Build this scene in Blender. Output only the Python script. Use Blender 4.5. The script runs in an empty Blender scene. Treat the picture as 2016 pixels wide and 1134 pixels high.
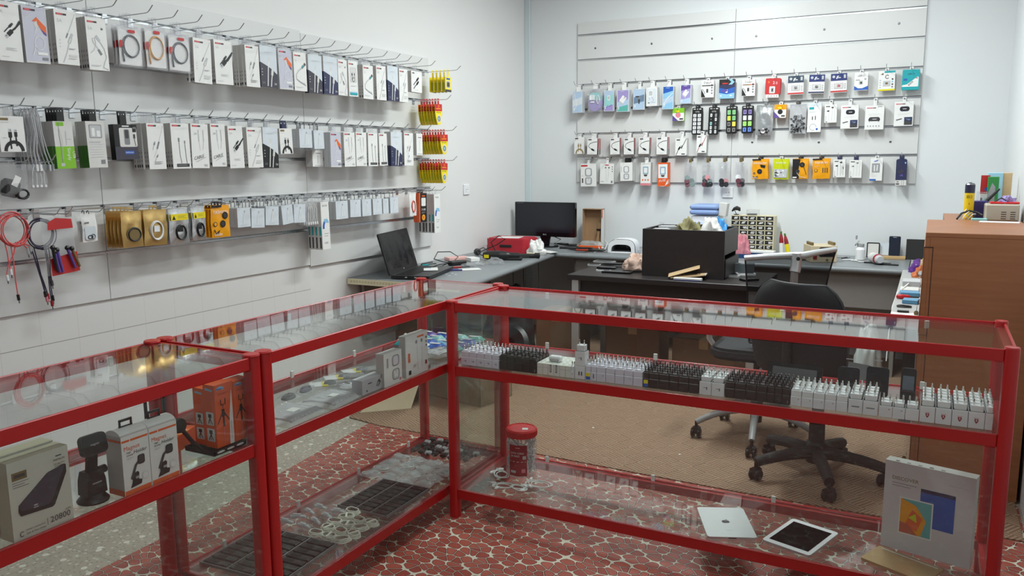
import bpy, math, random
from mathutils import Matrix, Vector, noise as mnoise
random.seed(7)
S = bpy.context.scene
COL = S.collection
PI = math.pi
V = Vector

# ---------------------------------------------------------------- camera
W_PX, H_PX, F_PX = 2016, 1134, 1589.35
CAM = V((3.182, -6.426, 1.45))
YAW, PITCH, ROLL = -0.4777, -0.15467, -0.0073


def cam_axes():
    f = V((math.sin(YAW) * math.cos(PITCH), math.cos(YAW) * math.cos(PITCH), math.sin(PITCH)))
    r = V((math.cos(YAW), -math.sin(YAW), 0))
    u = r.cross(f)
    c, s = math.cos(ROLL), math.sin(ROLL)
    return c * r + s * u, -s * r + c * u, f


RX, RU, RF = cam_axes()


def hit(px, py, ax, val):
    """The point of the plane (axis ax = val) that stands at a photo pixel."""
    d = RX * ((px - W_PX / 2) / F_PX) - RU * ((py - H_PX / 2) / F_PX) + RF
    return CAM + d * ((val - CAM[ax]) / d[ax])


cam_data = bpy.data.cameras.new('camera')
cam_data.sensor_width = 36
cam_data.lens = F_PX * 36 / W_PX
cam_data.clip_start = 0.05
cam = bpy.data.objects.new('camera', cam_data)
cam.matrix_world = Matrix(((RX.x, RU.x, -RF.x, CAM.x), (RX.y, RU.y, -RF.y, CAM.y), (RX.z, RU.z, -RF.z, CAM.z), (0, 0, 0, 1)))
COL.objects.link(cam)
S.camera = cam

# ---------------------------------------------------------------- world, exposure
S.view_settings.view_transform = 'Standard'
S.view_settings.look = 'None'
S.view_settings.gamma = 1
S.view_settings.use_curve_mapping = False
S.view_settings.exposure = 0.17
S.cycles.transparent_max_bounces = 40
S.cycles.max_bounces = 8
S.cycles.diffuse_bounces = 4
S.cycles.glossy_bounces = 4
S.cycles.use_denoising = True
S.cycles.sample_clamp_indirect = 6
wd = bpy.data.worlds.new('world')
S.world = wd
wd.use_nodes = True
wd.node_tree.nodes['Background'].inputs[0].default_value = (0.80, 0.88, 1.0, 1)
wd.node_tree.nodes['Background'].inputs[1].default_value = 0.25
CEIL = 3.1
# fluorescent ceiling fittings: (x, y, along y?, watts)
LAMPS = [(1.72, -1.55, 1, 48), (2.70, -1.85, 1, 25), (1.8, -4.2, 1, 22), (2.9, -5.9, 1, 7)]
LAMP_COL = (0.92, 1.0, 0.985)

# ---------------------------------------------------------------- materials
def mat(name, col, rough=0.5, metal=0.0, var=0.04, scale=30, coat=0.0, bump=0.0, spec=0.5):
    """A Principled material whose colour and gloss vary a little with procedural noise."""
    m = bpy.data.materials.get(name)
    if m:
        return m
    m = bpy.data.materials.new(name)
    m.use_nodes = True
    nt = m.node_tree
    b = nt.nodes['Principled BSDF']
    b.inputs['Roughness'].default_value = rough
    b.inputs['Metallic'].default_value = metal
    b.inputs['Coat Weight'].default_value = coat
    b.inputs['Specular IOR Level'].default_value = spec
    if var > 0:
        tc = nt.nodes.new('ShaderNodeTexCoord')
        n = nt.nodes.new('ShaderNodeTexNoise')
        n.inputs['Scale'].default_value = scale
        n.inputs['Detail'].default_value = 3
        nt.links.new(tc.outputs['Object'], n.inputs['Vector'])
        mx = nt.nodes.new('ShaderNodeMix')
        mx.data_type = 'RGBA'
        mx.inputs[6].default_value = (*[max(0, c * (1 - var)) for c in col], 1)
        mx.inputs[7].default_value = (*[min(1, c * (1 + var)) for c in col], 1)
        nt.links.new(n.outputs['Fac'], mx.inputs[0])
        nt.links.new(mx.outputs[2], b.inputs['Base Color'])
        if bump > 0:
            bp = nt.nodes.new('ShaderNodeBump')
            bp.inputs['Strength'].default_value = bump
            bp.inputs['Distance'].default_value = 0.003
            nt.links.new(n.outputs['Fac'], bp.inputs['Height'])
            nt.links.new(bp.outputs[0], b.inputs['Normal'])
    else:
        b.inputs['Base Color'].default_value = (*col, 1)
    return m


def srgb(r, g, b):
    return tuple(((c / 255) / 12.92 if c / 255 <= 0.04045 else ((c / 255 + 0.055) / 1.055) ** 2.4) for c in (r, g, b))


def film(name, tint=(1, 1, 1), body=0.0, body_col=(0.8, 0.8, 0.8), f0=0.04, rough=0.02, crinkle=0.0):
    """Clear sheet: transparent with a Fresnel (Schlick) mirror and a little milky body."""
    m = bpy.data.materials.get(name)
    if m:
        return m
    m = bpy.data.materials.new(name)
    m.use_nodes = True
    nt = m.node_tree
    for n in list(nt.nodes):
        nt.nodes.remove(n)
    N, Lk = nt.nodes.new, nt.links.new
    out = N('ShaderNodeOutputMaterial')
    lw = N('ShaderNodeLayerWeight')
    lw.inputs[0].default_value = 0.5
    pw = N('ShaderNodeMath'); pw.operation = 'POWER'; pw.inputs[1].default_value = 5
    ma = N('ShaderNodeMath'); ma.operation = 'MULTIPLY_ADD'; ma.inputs[1].default_value = 1 - f0; ma.inputs[2].default_value = f0
    Lk(lw.outputs['Facing'], pw.inputs[0]); Lk(pw.outputs[0], ma.inputs[0])
    tr = N('ShaderNodeBsdfTransparent'); tr.inputs[0].default_value = (*tint, 1)
    gl = N('ShaderNodeBsdfGlossy'); gl.inputs['Roughness'].default_value = rough
    base = tr.outputs[0]
    if body > 0:
        df = N('ShaderNodeBsdfDiffuse'); df.inputs[0].default_value = (*body_col, 1)
        m1 = N('ShaderNodeMixShader'); m1.inputs[0].default_value = body
        Lk(tr.outputs[0], m1.inputs[1]); Lk(df.outputs[0], m1.inputs[2])
        base = m1.outputs[0]
    if crinkle > 0:
        no = N('ShaderNodeTexNoise'); no.inputs['Scale'].default_value = 45; no.inputs['Detail'].default_value = 2; no.inputs['Distortion'].default_value = 1.5
        bp = N('ShaderNodeBump'); bp.inputs['Strength'].default_value = crinkle; bp.inputs['Distance'].default_value = 0.01
        Lk(no.outputs['Fac'], bp.inputs['Height']); Lk(bp.outputs[0], gl.inputs['Normal'])
    ms = N('ShaderNodeMixShader')
    Lk(ma.outputs[0], ms.inputs[0]); Lk(base, ms.inputs[1]); Lk(gl.outputs[0], ms.inputs[2])
    Lk(ms.outputs[0], out.inputs[0])
    return m


WHITE = mat('card_white', srgb(232, 231, 229), 0.42)
OFFW = mat('card_off_white', srgb(214, 212, 209), 0.5)
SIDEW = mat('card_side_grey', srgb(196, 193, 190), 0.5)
LGREY = mat('print_light_grey', srgb(190, 191, 194), 0.5)
MGREY = mat('print_mid_grey', srgb(130, 131, 134), 0.5)
DGREY = mat('print_dark_grey', srgb(62, 60, 62), 0.5)
BLACK = mat('print_black', srgb(22, 21, 23), 0.45)
RED = mat('print_red', srgb(190, 40, 42), 0.45)
LILAC = mat('card_lilac', srgb(198, 198, 212), 0.35)
ORANGE = mat('print_orange', srgb(228, 100, 38), 0.45)
PURPLE = mat('print_purple', srgb(96, 74, 150), 0.4)
NAVY = mat('print_navy', srgb(46, 50, 84), 0.4)
INK = mat('print_ink', srgb(62, 58, 72), 0.4)
SKYG = mat('card_sky_grey', srgb(212, 219, 226), 0.3)
BLUE = mat('print_blue', srgb(40, 92, 180), 0.4)
LBLUE = mat('print_light_blue', srgb(140, 190, 222), 0.4)
TEAL = mat('print_teal', srgb(24, 160, 168), 0.4)
GREEN = mat('print_green', srgb(130, 190, 40), 0.4)
DGREEN = mat('print_dark_green', srgb(62, 122, 34), 0.4)
YELLOW = mat('print_yellow', srgb(236, 214, 30), 0.4)
LIME = mat('print_lime', srgb(206, 212, 30), 0.35)
AMBER = mat('bag_amber', srgb(236, 160, 26), 0.25, var=0.12, scale=20, bump=0.5)
GOLD = mat('bag_gold', srgb(206, 172, 110), 0.28, metal=0.7, var=0.15, scale=18, bump=0.6)
GOLDD = mat('bag_gold_dark', srgb(150, 116, 66), 0.3, metal=0.7, var=0.2, scale=18, bump=0.6)
SILVER = mat('bag_silver', srgb(208, 210, 212), 0.22, metal=0.75, var=0.12, scale=22, bump=0.8)
BRONZE = mat('print_bronze', srgb(120, 100, 60), 0.4)
PINK = mat('print_pink', srgb(220, 130, 140), 0.5)
DKRED = mat('print_dark_red', srgb(150, 30, 38), 0.4)
CABLEW = mat('cable_white', srgb(226, 226, 224), 0.4)
CABLEG = mat('cable_grey', srgb(120, 122, 128), 0.6, var=0.3, scale=300)
CABLET = mat('cable_tan', srgb(222, 178, 130), 0.6, var=0.2, scale=300)
CABLEK = mat('cable_black', srgb(30, 29, 32), 0.45)
CABLEP = mat('cable_pink', srgb(222, 92, 92), 0.5)
CABLEV = mat('cable_violet', srgb(52, 46, 70), 0.5)
CHROME = mat('chrome', srgb(190, 192, 195), 0.22, metal=1.0)
STEELD = mat('steel_dark', srgb(120, 122, 126), 0.35, metal=1.0)
BPLAST = mat('black_plastic', srgb(26, 25, 26), 0.4, var=0.15, scale=60)
BPLASTM = mat('black_plastic_matt', srgb(34, 32, 32), 0.7, var=0.2, scale=40)
BGLOSS = mat('black_gloss', srgb(14, 15, 18), 0.12, var=0.1)
WPLAST = mat('white_plastic', srgb(232, 232, 234), 0.28)
WPLASTV = mat('lilac_white_plastic', srgb(222, 218, 230), 0.28)
CREAM = mat('cream_plastic', srgb(222, 212, 180), 0.45)
GPLAST = mat('grey_plastic', srgb(160, 160, 162), 0.4)
SILV = mat('silver_paint', srgb(196, 198, 200), 0.32, metal=0.6)
REDPAINT = mat('red_powder_coat', srgb(176, 25, 26), 0.32, var=0.06, scale=8, coat=0.15)
CARDB = mat('corrugated_cardboard', srgb(168, 134, 100), 0.8, var=0.1, scale=12)
CARDBD = mat('corrugated_cardboard_brown', srgb(120, 90, 66), 0.8, var=0.12, scale=12)
ORANGEBOX = mat('orange_card', srgb(226, 92, 36), 0.45)
PANELW = mat('panel_white', srgb(214, 214, 213), 0.38, var=0.02, scale=3)
PAINTW = mat('wall_paint', srgb(222, 224, 226), 0.55, var=0.015, scale=2)
PAINTL = mat('wall_paint_long', srgb(224, 223, 222), 0.5, var=0.015, scale=2)
TRIMB = mat('corner_trim_paint', srgb(206, 217, 220), 0.35, var=0.04, scale=4)
ALU = mat('aluminium_rail', srgb(200, 202, 204), 0.25, metal=1.0, var=0.05, scale=20)
GLASS = film('counter_glass', (0.965, 0.985, 0.975), 0.012, (0.75, 0.8, 0.78))
GEDGE = mat('glass_edge', srgb(120, 150, 140), 0.2)
POLY = film('clear_poly_bag', (0.95, 0.95, 0.96), 0.16, (0.82, 0.83, 0.85), 0.06, 0.12, 0.9)
CLEARP = film('clear_blister', (0.95, 0.95, 0.96), 0.10, (0.8, 0.8, 0.82), 0.05, 0.06, 0.3)
MESHF = film('chair_mesh', (0.42, 0.43, 0.44), 0.30, (0.02, 0.02, 0.022), 0.01, 0.4)


# ---------------------------------------------------------------- mesh building
class MB:
    """Collects boxes, tubes, lathes, prisms and printed shapes; build() links them as ONE mesh object."""

    def __init__(s):
        s.v, s.f, s.mi, s.sm, s.mats = [], [], [], [], []
        s.T = Matrix()

    def at(s, x=0, y=0, z=0, rz=0, rx=0, ry=0):
        s.T = Matrix.Translation((x, y, z)) @ Matrix.Rotation(rz, 4, 'Z') @ Matrix.Rotation(ry, 4, 'Y') @ Matrix.Rotation(rx, 4, 'X')
        return s

    def midx(s, m):
        if m not in s.mats:
            s.mats.append(m)
        return s.mats.index(m)

    def add(s, vs, fs, m, smooth=False):
        n = len(s.v)
        T = s.T
        s.v += [tuple(T @ V(p)) for p in vs]
        k = s.midx(m)
        for f in fs:
            s.f.append([i + n for i in f])
            s.mi.append(k)
            s.sm.append(smooth)

    def box(s, x0, y0, z0, x1, y1, z1, m, ch=0.0, mats=None):
        if ch <= 0:
            vs = [(x, y, z) for x in (x0, x1) for y in (y0, y1) for z in (z0, z1)]
            fs = dict(left=(0, 1, 3, 2), right=(4, 6, 7, 5), front=(0, 4, 5, 1), back=(2, 3, 7, 6), bottom=(0, 2, 6, 4), top=(1, 5, 7, 3))
            for k, f in fs.items():
                s.add([vs[i] for i in f], [(0, 1, 2, 3)], (mats or {}).get(k, m))
            return s
        c = min(ch, abs(x1 - x0) * .49, abs(y1 - y0) * .49, abs(z1 - z0) * .49)
        X, Y, Z = ((x0, x0 + c, x1 - c, x1), (y0, y0 + c, y1 - c, y1), (z0, z0 + c, z1 - c, z1))
        idx, vs = {}, []

        def g(i, j, k):
            if (i, j, k) not in idx:
                idx[(i, j, k)] = len(vs)
                vs.append((X[i], Y[j], Z[k]))
            return idx[(i, j, k)]
        fs = []
        for a in range(3):
            for e in (0, 3):
                q = []
                for (p, r) in ((1, 1), (2, 1), (2, 2), (1, 2)):
                    t = [0, 0, 0]; t[a] = e; t[(a + 1) % 3] = p; t[(a + 2) % 3] = r
                    q.append(g(*t))
                fs.append(q if e else q[::-1])
        for a in range(3):
            b, d = (a + 1) % 3, (a + 2) % 3
            for eb in (0, 3):
                for ed in (0, 3):
                    ib, id_ = (1 if eb == 0 else 2), (1 if ed == 0 else 2)
                    q = []
                    for (pa, use) in ((1, 0), (2, 0), (2, 1), (1, 1)):
                        t = [0, 0, 0]; t[a] = pa
                        if use == 0:
                            t[b] = eb; t[d] = id_
                        else:
                            t[b] = ib; t[d] = ed
                        q.append(g(*t))
                    fs.append(q if (eb == 0) == (ed == 3) else q[::-1])
        for ex in (0, 3):
            for ey in (0, 3):
                for ez in (0, 3):
                    ix, iy, iz = (1 if ex == 0 else 2), (1 if ey == 0 else 2), (1 if ez == 0 else 2)
                    t = [g(ex, iy, iz), g(ix, ey, iz), g(ix, iy, ez)]
                    fs.append(t if ((ex == 3) ^ (ey == 3) ^ (ez == 3)) else t[::-1])
        s.add(vs, fs, m)
        return s

    def prism(s, pts, a, b, m, axis='y', smooth=False, side=None, cap2=None):
        """A 2-D outline (in x-z for axis y, x-y for z, y-z for x) extruded from a to b along the axis."""
        n = len(pts)
        mk = {'y': lambda p, t: (p[0], t, p[1]), 'z': lambda p, t: (p[0], p[1], t), 'x': lambda p, t: (t, p[0], p[1])}[axis]
        A = [mk(p, a) for p in pts]
        B = [mk(p, b) for p in pts]
        s.add(A, [list(range(n))], m)
        s.add(B, [list(range(n))[::-1]], cap2 or m)
        s.add(A + B, [(i, i + n, (i + 1) % n + n, (i + 1) % n) for i in range(n)], side or m, smooth)
        return s

    def tube(s, pts, r, m, n=6, closed=False):
        pts = [V(p) for p in pts]
        k = len(pts)
        rs = r if isinstance(r, (list, tuple)) else [r] * k
        vs, fs = [], []
        up = None
        for i, p in enumerate(pts):
            a = pts[(i - 1) % k] if (closed or i > 0) else p
            b = pts[(i + 1) % k] if (closed or i < k - 1) else p
            t = (b - a)
            t = t.normalized() if t.length > 1e-9 else V((0, 0, 1))
            if up is None:
                up = V((0, 0, 1)) if abs(t.z) < .9 else V((1, 0, 0))
            up = (up - t * up.dot(t))
            up = up.normalized() if up.length > 1e-6 else t.orthogonal().normalized()
            w = t.cross(up)
            for j in range(n):
                g = 2 * PI * j / n
                vs.append(p + (up * math.cos(g) + w * math.sin(g)) * rs[i])
        for i in range(k if closed else k - 1):
            for j in range(n):
                a, b = i * n + j, i * n + (j + 1) % n
                c, d = ((i + 1) % k) * n + (j + 1) % n, ((i + 1) % k) * n + j
                fs.append((a, b, c, d))
        s.add(vs, fs, m, True)
        if not closed:
            s.add(vs[:n], [list(range(n))[::-1]], m)
            s.add(vs[-n:], [list(range(n))], m)
        return s

    def lathe(s, prof, m, n=20, smooth=True, mats=None):
        vs, fs = [], []
        for (r, z) in prof:
            for j in range(n):
                g = 2 * PI * j / n
                vs.append((r * math.cos(g), r * math.sin(g), z))
        for i in range(len(prof) - 1):
            q = [(i * n + j, i * n + (j + 1) % n, (i + 1) * n + (j + 1) % n, (i + 1) * n + j) for j in range(n)]
            s.add(vs, q, (mats[i] if mats else m), smooth)
        if prof[0][0] > 1e-4:
            s.add(vs[:n], [list(range(n))[::-1]], mats[0] if mats else m)
        if prof[-1][0] > 1e-4:
            s.add(vs[-n:], [list(range(n))], mats[-1] if mats else m)
        return s

    def grid(s, nx, ny, fn, m, smooth=True):
        vs = [fn(i / nx, j / ny) for j in range(ny + 1) for i in range(nx + 1)]
        fs = [(j * (nx + 1) + i, j * (nx + 1) + i + 1, (j + 1) * (nx + 1) + i + 1, (j + 1) * (nx + 1) + i) for j in range(ny) for i in range(nx)]
        s.add(vs, fs, m, smooth)
        return s

    def mesh(s, name):
        me = bpy.data.meshes.new(name)
        me.from_pydata(s.v, [], s.f)
        for m in s.mats:
            me.materials.append(m)
        me.polygons.foreach_set('material_index', s.mi)
        me.polygons.foreach_set('use_smooth', s.sm)
        me.update()
        return me

    def build(s, name, parent=None, loc=(0, 0, 0), rz=0, weld=False):
        o = bpy.data.objects.new(name, s.mesh(name))
        COL.objects.link(o)
        if parent:
            o.parent = parent
        o.location = loc
        o.rotation_euler = (0, 0, rz)
        return o


def rrect(w, h, r, n=4, cx=0, cy=0):
    """Rounded rectangle outline, counter-clockwise."""
    r = min(r, w / 2, h / 2)
    out = []
    for (sx, sy, a0) in ((1, 1, 0), (-1, 1, PI / 2), (-1, -1, PI), (1, -1, 1.5 * PI)):
        for i in range(n + 1):
            a = a0 + PI / 2 * i / n
            out.append((cx + sx * (w / 2 - r) + r * math.cos(a), cy + sy * (h / 2 - r) + r * math.sin(a)))
    return out


def ell(rx, ry, n=16, cx=0, cy=0, a0=0):
    return [(cx + rx * math.cos(a0 + 2 * PI * i / n), cy + ry * math.sin(a0 + 2 * PI * i / n)) for i in range(n)]


_txt = {}


def text_geo(t, italic=0.0):
    """Vertices (x, y with cap height 1, starting at x = 0) and faces of a short lettering."""
    k = (t, italic)
    if k not in _txt:
        cu = bpy.data.curves.new('lettering', 'FONT')
        cu.body = t
        cu.size = 1
        cu.resolution_u = 2
        cu.shear = italic
        o = bpy.data.objects.new('lettering', cu)
        me = o.to_mesh()
        vs = [(p.co.x, p.co.y) for p in me.vertices]
        fs = [list(p.vertices) for p in me.polygons]
        o.to_mesh_clear()
        bpy.data.objects.remove(o)
        bpy.data.curves.remove(cu)
        x0, x1 = min(p[0] for p in vs), max(p[0] for p in vs)
        h = max(p[1] for p in vs)
        _txt[k] = ([((x - x0) / h, y / h) for x, y in vs], fs, (x1 - x0) / h)
    return _txt[k]


class Art:
    """Printing on the front of a pack: u runs 0..1 across the width, v 0..1 up the height, just proud of y = yf facing -y."""

    def __init__(s, mb, w, h, yf, z0, x0=None):
        s.mb, s.w, s.h, s.y, s.z0 = mb, w, h, yf, z0
        s.x0 = -w / 2 if x0 is None else x0
        s.k = 0

    def P(s, u, v):
        return (s.x0 + u * s.w, s.y - s.k * 0.00008, s.z0 + v * s.h)

    def poly(s, pts, m):
        s.k += 1
        s.mb.add([s.P(*p) for p in pts], [list(range(len(pts)))], m)

    def rect(s, u0, v0, u1, v1, m):
        s.poly([(u0, v0), (u1, v0), (u1, v1), (u0, v1)], m)

    def disc(s, u, v, r, m, n=14, asp=None):
        a = s.w / s.h
        s.poly([(u + r * math.cos(2 * PI * i / n), v + r * a * math.sin(2 * PI * i / n)) for i in range(n)], m)

    def rr(s, u0, v0, u1, v1, r, m):
        pts = rrect((u1 - u0) * s.w, (v1 - v0) * s.h, r * s.w, 3)
        cu, cv = (u0 + u1) / 2, (v0 + v1) / 2
        s.poly([(cu + x / s.w, cv + y / s.h) for x, y in pts], m)

    def line(s, pts, wd, m):
        """A polyline of width wd (share of the pack's width)."""
        s.k += 1
        q = [V((u * s.w, v * s.h)) for u, v in pts]
        L_, R_ = [], []
        for i, p in enumerate(q):
            t = q[min(i + 1, len(q) - 1)] - q[max(i - 1, 0)]
            t.normalize()
            n = V((-t.y, t.x)) * wd * s.w / 2
            L_.append(p + n)
            R_.append(p - n)
        vs = [(s.x0 + p.x, s.y - s.k * 0.00008, s.z0 + p.y) for p in L_ + R_]
        n = len(q)
        s.mb.add(vs, [(i + n, i + 1 + n, i + 1, i) for i in range(n - 1)], m)

    def txt(s, t, u, v, hh, m, rot=0, it=0.0, mid=False, fitw=None):
        """Lettering of cap height hh (share of the pack's height), rotated rot radians."""
        s.k += 1
        vs, fs, L = text_geo(t, it)
        H = hh * s.h
        if fitw:
            H = min(H, fitw * s.w / L)
        c, sn = math.cos(rot), math.sin(rot)
        off = -L / 2 if mid else 0
        out = []
        for x, y in vs:
            x, y = (x + off) * H, y * H
            out.append((s.x0 + u * s.w + c * x - sn * y, s.y - s.k * 0.00008, s.z0 + v * s.h + sn * x + c * y))
        s.mb.add(out, fs, m)


def arc(cx, cy, rx, ry, a0, a1, n=12):
    return [(cx + rx * math.cos(math.radians(a0 + (a1 - a0) * i / n)), cy + ry * math.sin(math.radians(a0 + (a1 - a0) * i / n))) for i in range(n + 1)]


# ---------------------------------------------------------------- naming
def tag(o, label=None, cat=None, group=None, kind=None):
    if label:
        o['label'] = label
    if cat:
        o['kind'] = kind or 'thing'
        o['category'] = cat
    if group:
        o['group'] = group
    if kind:
        o['kind'] = kind
    return o


def thing(name, label, cat, loc=(0, 0, 0), rz=0, group=None):
    o = bpy.data.objects.new(name, None)
    o.empty_display_size = 0.05
    COL.objects.link(o)
    o.location = loc
    o.rotation_euler = (0, 0, rz)
    return tag(o, label, cat, group)


def dup(root, loc, rz=None, label=None, group=None, name=None):
    r = root.copy()
    COL.objects.link(r)
    r.location = loc
    if rz is not None:
        r.rotation_euler = (0, 0, rz)
    if label:
        r['label'] = label
    if group:
        r['group'] = group
    for ch in root.children:
        c = ch.copy()
        COL.objects.link(c)
        c.parent = r
        for g in ch.children:
            d = g.copy()
            COL.objects.link(d)
            d.parent = c
    return r


def structure(o):
    o['kind'] = 'structure'
    return o


ORD = 'zeroth first second third fourth fifth sixth seventh eighth ninth tenth eleventh twelfth thirteenth fourteenth fifteenth sixteenth seventeenth eighteenth nineteenth twentieth'.split()
ORD += ['twenty-' + x for x in 'first second third fourth fifth sixth seventh eighth ninth'.split()]

# ---------------------------------------------------------------- floor materials
def node_mat(name, rough=0.5):
    m = bpy.data.materials.new(name)
    m.use_nodes = True
    nt = m.node_tree
    b = nt.nodes['Principled BSDF']
    b.inputs['Roughness'].default_value = rough
    return m, nt, b


def mth(nt, op, a, b=None, c=None):
    n = nt.nodes.new('ShaderNodeMath')
    n.operation = op
    for i, x in enumerate((a, b, c)):
        if x is None:
            continue
        if isinstance(x, (int, float)):
            n.inputs[i].default_value = x
        else:
            nt.links.new(x, n.inputs[i])
    return n.outputs[0]


def mixc(nt, f, a, b):
    n = nt.nodes.new('ShaderNodeMix')
    n.data_type = 'RGBA'
    for i, x in ((0, f), (6, a), (7, b)):
        if isinstance(x, (int, float)):
            n.inputs[i].default_value = x
        elif isinstance(x, tuple):
            n.inputs[i].default_value = (*x, 1)
        else:
            nt.links.new(x, n.inputs[i])
    return n.outputs[2]


def voro(nt, vec, scale, feature='F1', rnd=1.0):
    n = nt.nodes.new('ShaderNodeTexVoronoi')
    n.voronoi_dimensions = '2D'
    n.feature = feature
    n.inputs['Scale'].default_value = scale
    n.inputs['Randomness'].default_value = rnd
    nt.links.new(vec, n.inputs['Vector'])
    return n


def ramp01(nt, x, lo, hi):
    n = nt.nodes.new('ShaderNodeMapRange')
    n.inputs[1].default_value = lo
    n.inputs[2].default_value = hi
    nt.links.new(x, n.inputs[0])
    return n.outputs[0]


def pos(nt, sx=1, sy=1, rz=0):
    tc = nt.nodes.new('ShaderNodeTexCoord')
    mp = nt.nodes.new('ShaderNodeMapping')
    mp.inputs['Scale'].default_value = (sx, sy, 1)
    mp.inputs['Rotation'].default_value = (0, 0, rz)
    nt.links.new(tc.outputs['Object'], mp.inputs[0])
    return mp.outputs[0]


def noise(nt, vec, scale, detail=3):
    n = nt.nodes.new('ShaderNodeTexNoise')
    n.inputs['Scale'].default_value = scale
    n.inputs['Detail'].default_value = detail
    nt.links.new(vec, n.inputs['Vector'])
    return n


# terrazzo tiles
TERR, nt, b = node_mat('terrazzo_tiles', 0.45)
p = pos(nt)
base = mixc(nt, noise(nt, p, 6).outputs['Fac'], srgb(150, 142, 128), srgb(178, 170, 154))
v1 = voro(nt, p, 26)
c1 = mixc(nt, mth(nt, 'LESS_THAN', v1.outputs['Distance'], 0.15), base, srgb(196, 190, 176))
v2 = voro(nt, p, 41)
c2 = mixc(nt, mth(nt, 'LESS_THAN', v2.outputs['Distance'], 0.14), c1, srgb(128, 122, 112))
br = nt.nodes.new('ShaderNodeTexBrick')
br.offset = 0
br.inputs['Scale'].default_value = 1
br.inputs['Mortar Size'].default_value = 0.0015
br.inputs['Brick Width'].default_value = 0.33
br.inputs['Row Height'].default_value = 0.33
nt.links.new(p, br.inputs['Vector'])
v3 = voro(nt, p, 9)
c2 = mixc(nt, mth(nt, 'LESS_THAN', v3.outputs['Distance'], 0.1), c2, srgb(214, 210, 198))
nt.links.new(mixc(nt, br.outputs['Fac'], c2, srgb(140, 134, 122)), b.inputs['Base Color'])

# red pebble-print vinyl
PEB, nt, b = node_mat('red_pebble_vinyl', 0.38)
p0_ = pos(nt, 1, 1, 0.35)
nz = noise(nt, p0_, 7, 1)
vm = nt.nodes.new('ShaderNodeVectorMath'); vm.operation = 'MULTIPLY_ADD'
nt.links.new(nz.outputs['Color'], vm.inputs[0]); vm.inputs[1].default_value = (0.03, 0.03, 0); nt.links.new(p0_, vm.inputs[2])
mp = nt.nodes.new('ShaderNodeMapping'); mp.inputs['Scale'].default_value = (21, 29, 1); nt.links.new(vm.outputs[0], mp.inputs[0])
ve = voro(nt, mp.outputs[0], 1.0, 'DISTANCE_TO_EDGE', 0.85)
vf = voro(nt, mp.outputs[0], 1.0, 'F1', 0.85)
vf2 = voro(nt, mp.outputs[0], 1.0, 'F2', 0.85)
edge = ve.outputs['Distance']
f1 = vf.outputs['Distance']
sep = nt.nodes.new('ShaderNodeSeparateColor'); nt.links.new(vf.outputs['Color'], sep.inputs[0])
stone = mixc(nt, sep.outputs[0], srgb(148, 64, 52), srgb(178, 92, 76))
stone = mixc(nt, mth(nt, 'MULTIPLY', noise(nt, p0_, 30, 2).outputs['Fac'], 0.35), stone, srgb(120, 50, 42))
gap = mth(nt, 'GREATER_THAN', mth(nt, 'SUBTRACT', f1, mth(nt, 'MULTIPLY', edge, 1.1)), 0.57)
gap2 = mth(nt, 'LESS_THAN', edge, 0.02)
rim = mth(nt, 'LESS_THAN', edge, 0.09)
rim = mth(nt, 'MAXIMUM', rim, mth(nt, 'GREATER_THAN', mth(nt, 'SUBTRACT', f1, mth(nt, 'MULTIPLY', edge, 1.1)), 0.46))
c = mixc(nt, rim, stone, srgb(84, 36, 32))
c = mixc(nt, mth(nt, 'MAXIMUM', gap, gap2), c, srgb(206, 198, 180))
nt.links.new(c, b.inputs['Base Color'])
nt.links.new(ramp01(nt, noise(nt, p0_, 3).outputs['Fac'], -1.0, 2.5), b.inputs['Roughness'])

# brown basket-weave carpet
CARP, nt, b = node_mat('basket_weave_carpet', 0.85)
p = pos(nt, 1, 1, 0.55)
ck = nt.nodes.new('ShaderNodeTexChecker'); ck.inputs['Scale'].default_value = 11
nt.links.new(p, ck.inputs['Vector'])
w1 = nt.nodes.new('ShaderNodeTexWave'); w1.bands_direction = 'X'; w1.inputs['Scale'].default_value = 18; w1.inputs['Distortion'].default_value = 0.6
w2 = nt.nodes.new('ShaderNodeTexWave'); w2.bands_direction = 'Y'; w2.inputs['Scale'].default_value = 18; w2.inputs['Distortion'].default_value = 0.6
nt.links.new(p, w1.inputs['Vector']); nt.links.new(p, w2.inputs['Vector'])
st = mixc(nt, ck.outputs['Fac'], w1.outputs['Color'], w2.outputs['Color'])
col = mixc(nt, st, srgb(104, 78, 62), srgb(168, 138, 112))
nzz = noise(nt, p, 2.2, 3)
col = mixc(nt, mth(nt, 'MULTIPLY', nzz.outputs['Fac'], 0.35), col, srgb(138, 110, 88))
nt.links.new(col, b.inputs['Base Color'])
bp = nt.nodes.new('ShaderNodeBump'); bp.inputs['Strength'].default_value = 0.5; bp.inputs['Distance'].default_value = 0.003
bw = nt.nodes.new('ShaderNodeRGBToBW'); nt.links.new(st, bw.inputs[0]); nt.links.new(bw.outputs[0], bp.inputs['Height'])
nt.links.new(bp.outputs[0], b.inputs['Normal'])

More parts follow.
